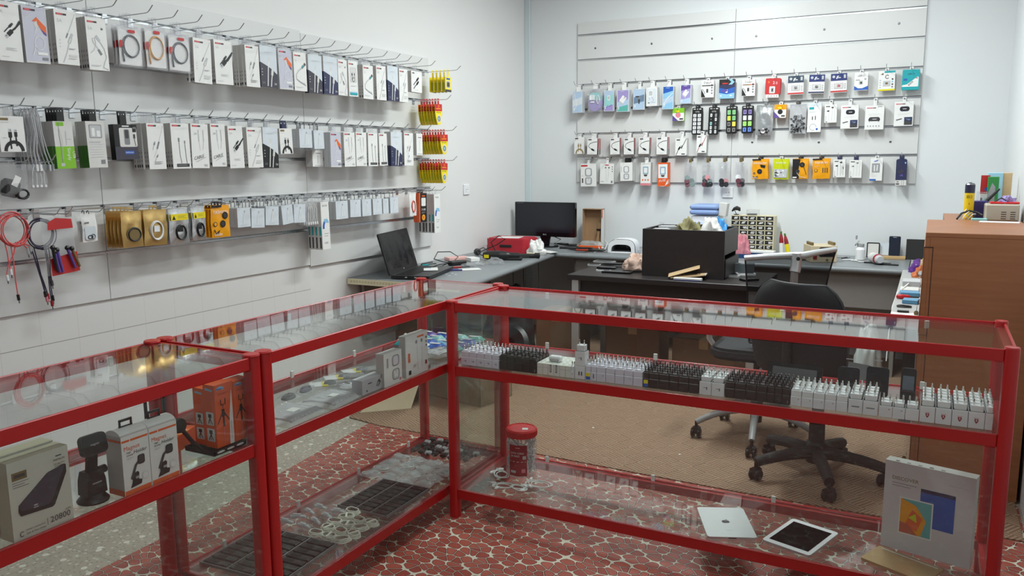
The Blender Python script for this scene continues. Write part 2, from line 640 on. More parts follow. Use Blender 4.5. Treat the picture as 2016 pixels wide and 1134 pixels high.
# white wall tiles
TILE, nt, b = node_mat('white_wall_tiles', 0.3)
tc = nt.nodes.new('ShaderNodeTexCoord')
sx = nt.nodes.new('ShaderNodeSeparateXYZ'); nt.links.new(tc.outputs['Object'], sx.inputs[0])
cx = nt.nodes.new('ShaderNodeCombineXYZ'); nt.links.new(sx.outputs[1], cx.inputs[0]); nt.links.new(sx.outputs[2], cx.inputs[1])
br = nt.nodes.new('ShaderNodeTexBrick'); br.offset = 0
br.inputs['Scale'].default_value = 1; br.inputs['Mortar Size'].default_value = 0.0011; br.inputs['Brick Width'].default_value = 0.165; br.inputs['Row Height'].default_value = 0.2425
nt.links.new(cx.outputs[0], br.inputs['Vector'])
zz = mth(nt, 'ABSOLUTE', mth(nt, 'SUBTRACT', sx.outputs[2], 0.7275))
hl_ = mth(nt, 'LESS_THAN', zz, 0.0018)
nt.links.new(mixc(nt, hl_, mixc(nt, br.outputs['Fac'], srgb(222, 221, 220), srgb(208, 206, 205)), srgb(168, 165, 164)), b.inputs['Base Color'])

# beech-effect laminate
WOOD, nt, b = node_mat('brown_wood_laminate', 0.42)
tc = nt.nodes.new('ShaderNodeTexCoord')
mp = nt.nodes.new('ShaderNodeMapping'); mp.inputs['Scale'].default_value = (1.2, 1.2, 16); nt.links.new(tc.outputs['Object'], mp.inputs[0])
n1 = noise(nt, mp.outputs[0], 3.0, 6)
n1.inputs['Distortion'].default_value = 0.6
nt.links.new(mixc(nt, n1.outputs['Fac'], srgb(136, 84, 50), srgb(168, 110, 72)), b.inputs['Base Color'])

# ---------------------------------------------------------------- room shell
X1, Y0 = 3.60, -8.0
m = MB(); m.box(-0.12, Y0, -0.1, X1 + 0.12, 0.12, 0, TERR); structure(m.build('floor'))
m = MB(); m.box(-0.12, Y0, CEIL, X1 + 0.12, 0.12, CEIL + 0.1, PAINTW); structure(m.build('ceiling'))
m = MB(); m.box(-0.12, Y0, 0, 0, 0.12, CEIL, PAINTL); structure(m.build('wall_left'))
m = MB(); m.box(0, 0, 0, X1, 0.12, CEIL, PAINTW); structure(m.build('wall_back'))
m = MB(); m.box(X1, Y0, 0, X1 + 0.12, 0.12, CEIL, PAINTW); structure(m.build('wall_right'))
m = MB()
m.box(-0.12, Y0 - 0.12, 0, 0.5, Y0, CEIL, PAINTW); m.box(3.2, Y0 - 0.12, 0, X1 + 0.12, Y0, CEIL, PAINTW)
m.box(0.5, Y0 - 0.12, 0, 3.2, Y0, 0.4, PAINTW); m.box(0.5, Y0 - 0.12, 2.5, 3.2, Y0, CEIL, PAINTW)
structure(m.build('wall_front'))
m = MB()
m.box(0.5, Y0 - 0.08, 0.4, 0.56, Y0 - 0.03, 2.5, ALU); m.box(3.14, Y0 - 0.08, 0.4, 3.2, Y0 - 0.03, 2.5, ALU)
m.box(0.56, Y0 - 0.08, 0.4, 3.14, Y0 - 0.03, 0.46, ALU); m.box(0.56, Y0 - 0.08, 2.44, 3.14, Y0 - 0.03, 2.5, ALU)
wf = structure(m.build('added_window_1'))  # unseen shopfront window, added so that world light can enter the room
m = MB(); m.box(0.56, Y0 - 0.058, 0.46, 3.14, Y0 - 0.052, 2.44, GLASS); m.build('pane', wf)
m = MB(); m.box(0, -0.014, 0.0, 0.052, 0, CEIL, TRIMB, 0.003); structure(m.build('trim_1'))
m = MB(); m.box(0, Y0, 0, 0.006, -2.84, 0.9692, TILE); structure(m.build('trim_2'))
# vinyl and carpet lie on the terrazzo
m = MB()
pts = [(0.64, Y0 + 0.02), (0.584, -4.261), (0.446, -2.9), (0.52, -2.6), (X1 - 0.01, -2.6), (X1 - 0.01, Y0 + 0.02)]
m.prism(pts, 0, 0.0025, PEB, 'z')
tag(m.build('vinyl_flooring'), 'red pebble-patterned vinyl sheet under the red glass counters', 'floor covering')
m = MB()
pts = [(0.287, -2.881), (0.53, -2.924), (1.521, -2.938), (2.054, -2.957), (2.532, -2.969), (X1 - 0.02, -2.962), (X1 - 0.02, -0.03), (0.03, -0.03), (0.03, -2.4)]
m.prism(pts, 0.0028, 0.0075, CARP, 'z')
tag(m.build('carpet'), 'brown basket-weave carpet under the desks and office chairs', 'carpet')

# ---------------------------------------------------------------- ceiling lights
EM = bpy.data.materials.new('fluorescent_tube')
EM.use_nodes = True
nt = EM.node_tree
eb = nt.nodes['Principled BSDF']
eb.inputs['Base Color'].default_value = (0.9, 0.9, 0.9, 1)
eb.inputs['Emission Color'].default_value = (*LAMP_COL, 1)
eb.inputs['Emission Strength'].default_value = 6.0
PLACE = ['above the left end of the black table', 'above the right end of the black table', 'over the counters beside the long wall', 'over the customer floor']
for i, (lx, ly, along, wt) in enumerate(LAMPS):
    t = thing('ceiling_light', 'white twin-tube ceiling light ' + PLACE[i], 'light', (lx, ly, CEIL), PI / 2 if along else 0, 'twin-tube ceiling lights')
    m = MB(); m.box(-0.62, -0.09, -0.05, 0.62, 0.09, 0, WPLAST, 0.01); m.build('housing', t)
    for sy in (-0.05, 0.05):
        m = MB(); m.tube([(-0.58, sy, -0.068), (0.58, sy, -0.068)], 0.013, EM, 10); m.build('tube', t)
    la = bpy.data.lights.new('ceiling_light_lamp', 'AREA')
    la.shape = 'RECTANGLE'; la.size = 1.2; la.size_y = 0.16; la.energy = wt; la.color = LAMP_COL
    lo = bpy.data.objects.new('ceiling_light_lamp', la); COL.objects.link(lo); lo.parent = t; lo.location = (0, 0, -0.1)

# ---------------------------------------------------------------- slat-wall panels
LZ = [2.076 - 0.2 * k for k in range(6)]      # slots of the long wall
BZ = [2.481 - 0.2 * k for k in range(6)]      # slots of the desk wall


def slat_panel(width, ztop, zbot, slots):
    """Board seen from -y, x from 0 to width; returns the board and the rail builders."""
    m = MB()
    m.box(0, -0.006, zbot, width, 0, ztop, PANELW)
    edges = [ztop] + [z for s in slots for z in (s + 0.006, s - 0.006)] + [zbot]
    for i in range(0, len(edges), 2):
        m.box(0.0012, -0.018, edges[i + 1], width - 0.0012, -0.006, edges[i], PANELW, 0.0012)
    rails = []
    for s in slots:
        r = MB()
        r.box(0.0012, -0.0085, s - 0.006, width - 0.0012, -0.006, s + 0.006, ALU)
        r.box(0.0012, -0.0198, s - 0.0095, width - 0.0012, -0.0085, s - 0.0035, ALU)
        r.box(0.0012, -0.0192, s + 0.0045, width - 0.0012, -0.0085, s + 0.006, STEELD)
        rails.append(r)
    return m, rails


PW_ = 1.2914
for i, (y1, zt, zb, lab) in enumerate([(-1.553, 2.166, 0.862, 'white slatted wall panel above the laptop, next to the bare corner'),
                                       (-1.553 - PW_, 2.178, 0.870, 'white slatted wall panel in the middle of the long wall'),
                                       (-1.553 - 2 * PW_, 2.178, 0.870, 'white slatted wall panel of the long wall, where the pink cables hang'),
                                       (-1.553 - 3 * PW_, 2.178, 0.870, 'white slatted wall panel of the long wall nearest the shopfront')]):
    b_, rs = slat_panel(PW_, zt, zb, LZ)
    o = b_.build('slat_wall_panel', None, (0.0, y1 - PW_, 0), PI / 2)
    o.location = (0.0, y1 - PW_, 0)
    tag(o, lab, 'wall panel', 'slatted wall panels')
    for r in rs:
        r.build('rail', o)
for i in range(2):
    b_, rs = slat_panel(PW_, 2.58, 1.279, BZ)
    o = b_.build('slat_wall_panel', None, (0.493 + i * PW_, 0, 0))
    tag(o, ['white slatted wall panel above the monitor side of the desk', 'white slatted wall panel above the drawer organiser and chairs'][i], 'wall panel', 'slatted wall panels')
    for r in rs:
        r.build('rail', o)
    for (px, py) in ([(1172, 95), (1283, 86), (1402, 76)], [(1489, 71), (1623, 58), (1770, 46), (1481, 280), (1612, 280), (1753, 279)])[i]:
        h = hit(px, py, 1, -0.018)
        c = MB().at(h.x - 0.493 - i * PW_, -0.018, h.z, 0, PI / 2)
        c.lathe([(0.0085, 0), (0.0085, 0.001), (0.006, 0.002), (0, 0.0022)], STEELD, 12)
        c.build('screw_cap', o)


def wall_socket(px, py, ax, label):
    h = hit(px, py, ax, 0.0)
    t = MB()
    t.box(-0.041, -0.012, -0.041, 0.041, 0, 0.041, WPLAST, 0.004)
    o = t.build('wall_socket', None, h, PI / 2 if ax == 0 else 0)
    tag(o, label, 'socket')
    c = MB().at(0, -0.012, 0, 0, PI / 2)
    c.lathe([(0.022, 0.0), (0.022, 0.002), (0.019, 0.002), (0.018, 0.0006), (0, 0.0006)], WPLAST, 20)
    for sx in (-0.0095, 0.0095):
        c.at(sx, -0.0126, 0, 0, PI / 2).lathe([(0.0028, 0), (0.0028, 0.0008), (0, 0.0008)], BLACK, 8)
    c.build('socket_insert', o)


wall_socket(917, 373, 0, 'white wall socket on the bare wall near the corner')
wall_socket(1433, 379, 1, 'white wall socket just below the slatted panel of the desk wall')

# ---------------------------------------------------------------- red counters
Z_TOP, Z_SHELF, Z_BOT = 0.903, 0.643, 0.1245
SHELF, DECK = 0.6425, 0.1242        # in the room: upper faces of the glass shelf and of the glass bottom


def counter(name, label, x0, x1, y0, y1, front):
    """Glass counter in a red frame; front is the side the customer stands at ('x1' or 'y0')."""
    s = 0.04
    t = thing(name, label, 'display counter', (x0, y0, 0.0027))
    W, D = x1 - x0, y1 - y0
    s = 0.04
    for (px, py) in ((0, 0), (W - s, 0), (W - s, D - s), (0, D - s)):
        m = MB()
        k_ = 0.82 if front == 'y0' and px else 1
        m.prism(rrect(s, s, 0.011, 4, px + s / 2, py + s / 2), 0.0, Z_TOP, REDPAINT, 'z', True)
        m.at(px + s / 2, py + s / 2, Z_TOP - 0.004).lathe([(k_ * 0.0245, 0), (k_ * 0.0255, 0.003), (k_ * 0.0235, 0.0075), (0.0, 0.009)], REDPAINT, 20)
        m.build('post', t)
    e = 0.006
    for zz, hh in ((Z_TOP - 0.003, 0.037), (Z_SHELF, 0.04), (Z_BOT, 0.042)):
        for side, (a, b, c, d) in enumerate(((s, e, W - s, e + 0.028), (s, D - e - 0.028, W - s, D - e), (e, s, e + 0.028, D - s), (W - e - 0.028, s, W - e, D - s))):
            lg = 0.0092 if zz < .8 else .0152
            lo, le = {0: ((a, b, c, b + .008), (a, b + .008, c, d)), 1: ((a, d - .008, c, d), (a, b, c, d - .008)), 2: ((a, b, a + .008, d), (a + .008, b, c, d)), 3: ((c - .008, b, c, d), (a, b, c - .008, d))}[side]
            m = MB(); m.box(lo[0], lo[1], zz - hh, lo[2], lo[3], zz, REDPAINT, 0.002); m.box(le[0], le[1], zz - hh, le[2], le[3], zz - lg, REDPAINT)
            m.build('rail', t)

    def pane(n, x0, y0, z0, x1, y1, z1):
        m = MB(); m.box(x0, y0, z0, x1, y1, z1, GLASS, 0); m.build(n, t)
    g = 0.0145
    m = MB().at(0, g, Z_TOP - 0.0038, 0, -0.012 if front == 'y0' else 0)
    m.box(g, 0, -0.005, W - g, D - 2 * g, 0, GLASS); m.build('top_glass', t)
    pane('glass_shelf', g, g, SHELF - 0.0077, W - g, D - g, SHELF - 0.0027)
    pane('glass_bottom', g, g, DECK - 0.0077, W - g, D - g, DECK - 0.0027)
    yb = [(Z_BOT, Z_SHELF - 0.042), (Z_SHELF, Z_TOP - 0.042)]
    for (za, zb) in yb:
        if front == 'x1':
            pane('front_glass', W - 0.0055, s, za, W - 0.0015, D - s, zb)
            pane('end_glass', s, 0.018, za, W - s, 0.022, zb)
            pane('end_glass', s, D - 0.022, za, W - s, D - 0.018, zb)
        else:
            pane('front_glass', s, 0.0015, za, W - s, 0.0055, zb)
            pane('end_glass', 0.018, s, za, 0.022, D - s, zb)
            pane('end_glass', W - 0.022, s, za, W - 0.018, D - s, zb)
    # clear plastic clips that carry the panes along the back rails
    n = 4
    for i in range(n):
        f = (i + 0.5) / n
        for zz in (Z_TOP - 0.04, Z_SHELF, Z_BOT):
            m = MB()
            if front == 'x1':
                m.box(0.034, D * f - 0.008, zz, 0.042, D * f + 0.008, zz + 0.028, OFFW, 0.002)
            else:
                m.box(W * f - 0.008, D - 0.042, zz, W * f + 0.008, D - 0.034, zz + 0.028, OFFW, 0.002)
            m.build('pane_clip', t)
    return t


CA = counter('glass_counter', 'red framed glass counter holding the power bank box and orange tripod boxes', 1.03, 1.486, -6.18, -4.734, 'x1')
CB = counter('glass_counter', 'red framed glass counter with black trays and bagged cables, along the long wall', 1.03, 1.486, -4.727, -3.228, 'x1')
CC = counter('glass_counter', 'red framed glass counter with rows of plug chargers on its shelf', 1.494, 3.44, -3.747, -3.268, 'y0')

# ---------------------------------------------------------------- desks
DESKG = mat('desk_grey_laminate', srgb(126, 130, 133), 0.35, var=0.06, scale=40)
DESKD = mat('desk_grey_board', srgb(138, 132, 128), 0.6, var=0.05, scale=6)
TBLACK = mat('black_brown_board', srgb(38, 33, 33), 0.42, var=0.25, scale=25)
ZD = 0.75


def desk_edge(m, y_or_x0, y_or_x1, depth, axis):
    """A desk slab with a rolled front edge; profile in (across, z)."""
    prof = [(0, ZD), (0, ZD - 0.035), (depth - 0.03, ZD - 0.035)]
    prof += [(depth - 0.028 + 0.028 * math.sin(a), ZD - 0.0215 - 0.0215 * math.cos(a)) for a in [PI * i / 8 for i in range(1, 9)]]
    return prof


# along the back wall
m = MB()
prof = desk_edge(None, 0, 0, 0.70, 'x')
m.prism([(-0.016 - a * .978, z) for a, z in prof], 0.055, 3.08, DESKG, 'x')
o = tag(m.build('desk_top'), 'grey desk top with a rolled edge along the slatted back wall', 'desk')
m = MB(); m.box(0.75, -0.64, 0.47, 3.04, -0.62, ZD - 0.036, DESKD); m.build('modesty_panel', o)
for x in (0.72, 1.95, 3.0):
    m = MB(); m.box(x, -0.60, 0.0078, x + 0.025, -0.14, ZD - 0.036, DESKD); m.build('leg_panel', o)
m = MB(); m.box(1.262, -0.702, ZD - 0.034, 1.264, -0.6995, ZD - 0.003, BLACK); m.build('edge_joint', o)
# along the long wall
m = MB()
m.prism([(0.002 + a, z) for a, z in prof], -2.50, -0.705, DESKG, 'y')
for k in range(len(m.v)):
    x, y, z = m.v[k]
    if x > 0.3:
        m.v[k] = (x - 0.70 + 0.61 + (-0.8 - y) * 0.122, y, z)
o = tag(m.build('desk_top'), 'grey desk top with a cream end, carrying the laptop and the red case', 'desk')
m = MB(); m.box(0.006, -2.506, ZD - 0.037, 0.81, -2.5, ZD - 0.002, CREAM)
for i in range(34):
    m.box(0.03 + i * 0.022, -2.5065, ZD - 0.025, 0.044 + i * 0.022, -2.506, ZD - 0.013, mat('cream_texture_mark', srgb(196, 184, 150), 0.5))  # row of darker cream marks, the texture of the end edge
m.build('end_strip', o)
m = MB(); m.box(0.03, -2.40, 0.34, 0.05, -0.75, ZD - 0.036, DESKD); m.build('modesty_panel', o)
m = MB(); m.box(0.05, -1.62, 0.0078, 0.45, -1.60, ZD - 0.036, DESKD); m.build('leg_panel', o)
m = MB(); m.box(0.03, -2.05, 0.0085, 0.30, -2.03, ZD - 0.036, mat('brown_desk_board', srgb(118, 92, 70), 0.6)); m.build('leg_panel', o)
# return beside the wooden cabinet
WDESK = mat('desk_white_laminate', srgb(176, 176, 174), 0.4)
m = MB(); m.prism([(3.086, -0.016), (3.086, -0.72), (3.05, -0.725), (3.05, -2.555), (3.165, -2.555), (3.165, -1.70), (3.24, -1.70), (3.24, -1.08), (3.597, -1.08), (3.597, -0.016)], ZD - 0.035, ZD, WDESK, 'z')
o = tag(m.build('desk_top'), 'pale cluttered desk top half hidden behind the wooden cabinet', 'desk')
m = MB(); m.box(3.10, -1.05, 0.0078, 3.55, -1.03, ZD - 0.036, DESKD); m.build('leg_panel', o)
m = MB(); m.box(3.10, -1.70, 0.0078, 3.16, -1.66, ZD - 0.036, BPLASTM); m.build('leg_panel', o)

# black table with silver legs
TX0, TX1, TY0, TY1, TZ = 1.09, 2.32, -1.60, -0.98, 0.72
t = thing('table', 'black table with silver legs standing in front of the grey desk', 'table', (TX0, TY0, 0))
m = MB(); m.box(0, 0, TZ - 0.035, TX1 - TX0, TY1 - TY0, TZ, TBLACK, 0.003); m.build('table_top', t)
for a in (0.02, TX1 - TX0 - 0.07):
    for b in (0.03, TY1 - TY0 - 0.06):
        m = MB(); m.box(a, b, 0.0075, a + 0.05, b + 0.03, TZ - 0.036, SILV, 0.003); m.build('leg', t)
m = MB(); m.box(0.07, 0.06, 0.40, TX1 - TX0 - 0.07, 0.076, TZ - 0.036, TBLACK); m.build('front_panel', t)

# black drawer unit lying open-topped on the table
bx0, bx1, by0, by1, bz = 1.548, 2.073, -1.44, -1.03, 1.022
t = thing('drawer_box', 'black wooden drawer unit standing on the black table, its back to the counters', 'drawer unit', (bx0, by0, TZ))
w, d, h = bx1 - bx0, by1 - by0, bz - TZ
m = MB()
m.box(0, 0, 0, w, 0.014, h, TBLACK, 0.001)
m.box(0, 0.014, 0, 0.016, d, h, TBLACK, 0.001)
m.box(w - 0.016, 0.014, h * 0.50, w, d - 0.02, h, TBLACK, 0.001)
m.box(0.016, 0.014, 0.0, w - 0.016, d, 0.014, TBLACK)
m.box(0.016, d - 0.016, 0, w - 0.016, d, h, TBLACK, 0.001)
m.box(0.016, 0.014, h * 0.74, w - 0.016, d - 0.016, h * 0.76, TBLACK)
m.build('body', t)
m = MB(); m.box(w - 0.012, 0.03, 0.006, w + 0.004, d, h * 0.40, TBLACK, 0.001); m.build('drawer', t)

# wooden cabinet
wx0, wx1, wy0, wy1, wz = 3.172, 3.585, -2.57, -1.735, 1.142
t = thing('wooden_cabinet', 'tall brown wood-grain drawer cabinet behind the end of the charger counter', 'cabinet', (wx0, wy0, 0.0078))
w, d, h = wx1 - wx0, wy1 - wy0, wz - 0.0078
m = MB(); m.box(0.018, 0, 0, w, d, h - 0.02, WOOD, 0.001); m.box(0, 0, h - 0.02, w, d, h, WOOD, 0.002); m.box(0.0, 0, 0, 0.018, 0.016, h - 0.02, WOOD); m.build('body', t)
WOODE = mat('dark_wood_gap', srgb(60, 32, 20), 0.6)
for k in range(3):
    za, zb = 0.07 + k * 0.335, 0.07 + (k + 1) * 0.335 - 0.008
    f_ = MB(); f_.box(-0.004, 0.02, za, 0.017, d - 0.01, zb, WOOD, 0.001); f_.box(-0.0035, -0.0008, zb + 0.001, 0.032, 0.0, zb + 0.006, WOODE); f_.box(0.029, -0.0008, za + 0.004, 0.032, 0.0, zb + 0.006, WOODE)
    dr = f_.build('drawer_front', t)
    hm = MB(); hm.box(-0.022, d / 2 - 0.06, (za + zb) / 2 - 0.006, -0.004, d / 2 + 0.06, (za + zb) / 2 + 0.006, CHROME, 0.004); hm.build('handle', dr)


# ---------------------------------------------------------------- office chairs
def castor(parent, x, y, r=0.027):
    m = MB().at(x, y, 0)
    for s in (-1, 1):
        m.T = Matrix.Translation((x + s * 0.016, y, r)) @ Matrix.Rotation(PI / 2, 4, 'Y')
        m.lathe([(0, -0.009), (r * .8, -0.009), (r, -0.004), (r, 0.004), (r * .8, 0.009), (0, 0.009)], BPLAST, 16)
    m.T = Matrix.Translation((x, y, 0))
    m.tube([(-0.02, 0, r), (0.02, 0, r)], 0.008, BPLAST, 8)
    m.prism([(-0.016, r), (0.016, r), (0.02, r * 2.0), (0, r * 2.35), (-0.02, r * 2.0)], -0.02, 0.02, BPLAST, 'y')
    m.tube([(0, 0, r * 2.2), (0, 0, r * 2.2 + 0.03)], 0.008, BPLAST, 8)
    return m.build('castor', parent)


def star_base(t, R_, ang0, M_, arc_up, thick):
    for k in range(5):
        a = ang0 + k * 2 * PI / 5
        c, s = math.cos(a), math.sin(a)
        pts, rs = [], []
        for i in range(8):
            f = i / 7
            r = 0.03 + (R_ - 0.03) * f
            z = 0.085 + arc_up * (1 - f ** 2.2) 
            pts.append((c * r, s * r, z)); rs.append(thick * (1.0 - 0.22 * f))
        m = MB(); m.tube(pts, rs, M_, 8); m.build('base_leg', t)
        castor(t, c * R_, s * R_)


def office_chair(label, loc, rz, ang0):
    """Black upholstered task chair; its back faces -y at rz = 0."""
    t = thing('office_chair', label, 'chair', loc, rz)
    star_base(t, 0.29, ang0 - rz, BPLASTM, 0.03, 0.031)
    m = MB(); m.lathe([(0.042, 0.07), (0.045, 0.16), (0.036, 0.17), (0.034, 0.27), (0.026, 0.275), (0.026, 0.42), (0.05, 0.425)], BPLASTM, 18); m.build('gas_column', t)
    FAB = mat('black_upholstery', srgb(27, 25, 27), 0.75, var=0.2, scale=120)
    m = MB()
    out = rrect(0.48, 0.46, 0.13, 6)
    for za, zb, k in ((0.43, 0.445, .93), (0.445, 0.485, 1.0), (0.485, 0.505, .93)):
        m.prism([(x * k, y * k + 0.02) for x, y in out], za, zb, FAB, 'z', True)
    m.build('seat', t)

    def back(u, v, th):
        ww = 0.225 * (1 - 0.10 * (2 * v - 1) ** 2) * (1 - max(0, v - .5) ** 2 * .75)
        sx = (2 * u - 1)
        r = max(0, abs(2 * v - 1) - 0.55) / 0.45
        ww *= math.sqrt(max(0.0, 1 - 0.38 * r ** 3))
        return (sx * ww, -0.235 + 0.05 * sx * sx + th * (1 - 0.55 * max(abs(sx), abs(2 * v - 1)) ** 6) - 0.03 * v, 0.50 + 0.42 * v)
    m = MB()
    m.grid(16, 14, lambda u, v: back(u, v, -0.028), FAB)
    m.grid(16, 14, lambda u, v: back(1 - u, v, 0.03), FAB)
    for (f0, f1) in (((0, 0), (1, 0)), ((1, 0), (1, 1)), ((1, 1), (0, 1)), ((0, 1), (0, 0))):
        A = [(f0[0] + (f1[0] - f0[0]) * i / 14, f0[1] + (f1[1] - f0[1]) * i / 14) for i in range(15)]
        vs = [back(u, v, -0.028) for u, v in A] + [back(u, v, 0.03) for u, v in A]
        m.add(vs, [(i, i + 1, i + 16, i + 15) for i in range(14)], FAB, True)
    m.build('backrest', t)
    m = MB()
    P = [back(u, v, 0.0) for u, v in [(i / 14, 0) for i in range(15)] + [(1, i / 14) for i in range(1, 15)] + [(1 - i / 14, 1) for i in range(1, 15)] + [(0, 1 - i / 14) for i in range(1, 14)]]
    m.tube(P, 0.009, mat('black_piping', srgb(40, 39, 42), 0.5), 6, True)
    m.build('piping', t)
    m = MB(); m.tube([(0, -0.05, 0.435), (0, -0.25, 0.44), (0, -0.285, 0.52), (0, -0.285, 0.68)], 0.02, BPLASTM, 8); m.build('back_bracket', t)
    return t


office_chair('black upholstered office chair on castors, its back to the charger counter', (2.785, -2.63, 0.0078), -0.40, math.radians(0))

# grey-framed mesh chair
ct = thing('mesh_office_chair', 'mesh-backed office chair with a silver frame and silver star base', 'chair', (2.44, -2.22, 0.0078))
star_base(ct, 0.31, math.radians(205), mat('base_grey_paint', srgb(150, 150, 150), .4), 0.07, 0.021)
m = MB(); m.lathe([(0.03, 0.09), (0.032, 0.2), (0.025, 0.21), (0.024, 0.42)], BPLAST, 16); m.build('gas_column', ct)
m = MB()
for za, zb, k in ((0.43, 0.445, .94), (0.445, 0.475, 1.0), (0.475, 0.49, .94)):
    m.prism([(x * k, y * k) for x, y in rrect(0.48, 0.46, 0.1, 5, 0, 0.1)], za, zb, mat('dark_seat_fabric', srgb(44, 44, 48), 0.8), 'z', True)
m.build('seat', ct)
A, B_ = hit(1466, 508, 1, -2.30) - V((2.44, -2.22, 0.0078)), hit(1646, 491, 1, -2.16) - V((2.44, -2.22, 0.0078))
J = hit(1569, 503, 1, -2.26) - V((2.44, -2.22, 0.0078))
m = MB()
m.tube([A, A * .55 + J * .45 + V((0, -0.012, 0.003)), J + V((-0.03, -0.012, 0)), J + V((0.03, -0.008, 0.003)), J * .5 + B_ * .5 + V((0, -0.008, 0.0)), B_], [0.014, 0.016, 0.018, 0.018, 0.016, 0.013], SILV, 10)
m.build('top_bar', ct)
m = MB()
m.tube([J + V((0, -0.01, 0.012)), J + V((0, -0.012, -0.05)), J + V((-0.004, -0.02, -0.08))], 0.026, SILV, 10)
m.tube([J + V((-0.004, -0.02, -0.07)), J + V((-0.012, -0.02, -0.3)), J + V((0.0, 0.02, -0.46)), (0, 0.06, 0.42)], 0.019, mat('grey_chair_post', srgb(134, 126, 124), 0.45), 10)
bc = m.build('back_post', ct)
m = MB(); m.T = Matrix.Translation(J + V((0.012, -0.036, -0.012))) @ Matrix.Rotation(PI / 2, 4, 'X'); m.lathe([(0.0095, 0), (0.0095, 0.003), (0, 0.004)], BPLASTM, 14); m.build('bolt_cap', bc)
m = MB()
lo = [A + V((0.03, 0.03, -0.44)), J + V((0, 0.0, -0.46)), B_ + V((-0.06, 0.03, -0.42))]


def net(u, v):
    top = A.lerp(J, u * 2) if u < .5 else J.lerp(B_, u * 2 - 1)
    bot = lo[0].lerp(lo[1], u * 2) if u < .5 else lo[1].lerp(lo[2], u * 2 - 1)
    p = top.lerp(bot, v)
    p.x = p.x * (1 - 0.04 * math.sin(PI * v))
    return p + V((0, 0.012, 0))


m.grid(14, 10, net, MESHF)
m.build('mesh_back', ct)
m = MB(); m.tube([net(0, i / 10) for i in range(11)], 0.004, BPLAST, 6); m.tube([net(1, i / 10) for i in range(11)], 0.004, BPLAST, 6); m.tube([net(i / 10, 1) for i in range(11)], 0.006, BPLAST, 6)
m.build('mesh_edge', ct)
for s in (-1, 1):
    m = MB()
    m.tube([(s * 0.24, 0.05, 0.46), (s * 0.27, 0.05, 0.5), (s * 0.27, 0.03, 0.64)], [0.014, 0.016, 0.018], SILV, 10)
    ar = m.build('armrest', ct)
    m = MB(); m.prism([(x, y) for x, y in rrect(0.07, 0.24, 0.03, 4, s * 0.27, 0.06)], 0.64, 0.665, GPLAST, 'z', True); m.build('arm_pad', ar)

# ---------------------------------------------------------------- hanging packs
def hang_tab(mb, w, tab, m, y=0.0, wide=None):
    """Card tab with a round-cornered euro hole; the hook wire passes through the origin."""
    tw = wide or min(w * .4, 0.022)
    hw = min(0.008, tw * .3)
    mb.box(-tw / 2, y - 0.0006, -tab, tw / 2, y + 0.0006, -0.0075, m)
    mb.box(-tw / 2, y - 0.0006, -0.0075, -hw, y + 0.0006, 0.0026, m)
    mb.box(hw, y - 0.0006, -0.0075, tw / 2, y + 0.0006, 0.0026, m)
    mb.box(-tw / 2, y - 0.0006, 0.0026, tw / 2, y + 0.0006, 0.0085, m)


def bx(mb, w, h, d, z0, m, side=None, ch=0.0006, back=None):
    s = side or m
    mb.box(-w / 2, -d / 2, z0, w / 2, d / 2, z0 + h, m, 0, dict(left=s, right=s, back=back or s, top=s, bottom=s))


def logo(a, u=0.08, v=0.90, s=1.0, two=True):
    a.rect(u, v, u + .30 * s, v + .035 * s, RED)
    a.rect(u + .05 * s, v + .012 * s, u + .25 * s, v + .023 * s, PINK)
    if two:
        a.rect(u + .31 * s, v, u + .48 * s, v + .035 * s, DGREY)


def fine(a, u0, v0, n=3, wd=.5, m=LGREY, dv=.018):
    for i in range(n):
        a.rect(u0, v0 - i * dv, u0 + wd * (1 - .25 * (i % 2)), v0 - i * dv + .006, m)


def side_marks(mb, w, h, d, z0):
    """Small prints on the narrow sides: a few dark blocks and a square near the foot."""
    for sx in (-1, 1):
        x = sx * (w / 2 + 0.0004)
        for (a, b, k) in ((.04, .10, .55), (.16, .20, .3), (.25, .29, .3), (.34, .38, .3)):
            mb.add([(x, -d * k / 2, z0 + h * a), (x, d * k / 2, z0 + h * a), (x, d * k / 2, z0 + h * b), (x, -d * k / 2, z0 + h * b)], [(0, 1, 2, 3)], DGREY if a < .1 else MGREY)


def usb(a, u, v, ang, s, shell, body, plug=LGREY):
    """A drawn cable end: plug, body and lead pointing along ang."""
    c, sn = math.cos(ang), math.sin(ang)
    asp = a.w / a.h

    def q(x, y):
        return (u + (c * x - sn * y) * s, v + (sn * x + c * y) * s * asp)
    a.poly([q(0, -.5), q(1.0, -.5), q(1.0, .5), q(0, .5)], plug)
    a.poly([q(-1.9, -.42), q(-1.6, -.6), q(0, -.6), q(0, .6), q(-1.6, .6), q(-1.9, .42)], body)
    a.poly([q(.3, -.3), q(.65, -.3), q(.65, -.05), q(.3, -.05)], DGREY)
    a.line([q(-1.9, 0), q(-3.0, 0.1), q(-5.5, 0.0)], .035 * max(1, s / .07), shell)


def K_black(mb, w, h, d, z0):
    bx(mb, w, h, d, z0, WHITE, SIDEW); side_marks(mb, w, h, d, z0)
    a = Art(mb, w, h, -d / 2 - .0002, z0)
    logo(a); a.txt('5A', .1, .80, .055, LGREY)
    usb(a, .44, .44, math.radians(225), .15, BLACK, BLACK)
    usb(a, .62, .62, math.radians(45), .085, BLACK, BLACK, DGREY)
    a.line([(.98, .70), (.75, .55), (.55, .5)], .05, BLACK)
    fine(a, .3, .22, 3, .45); fine(a, .1, .07, 1, .3)


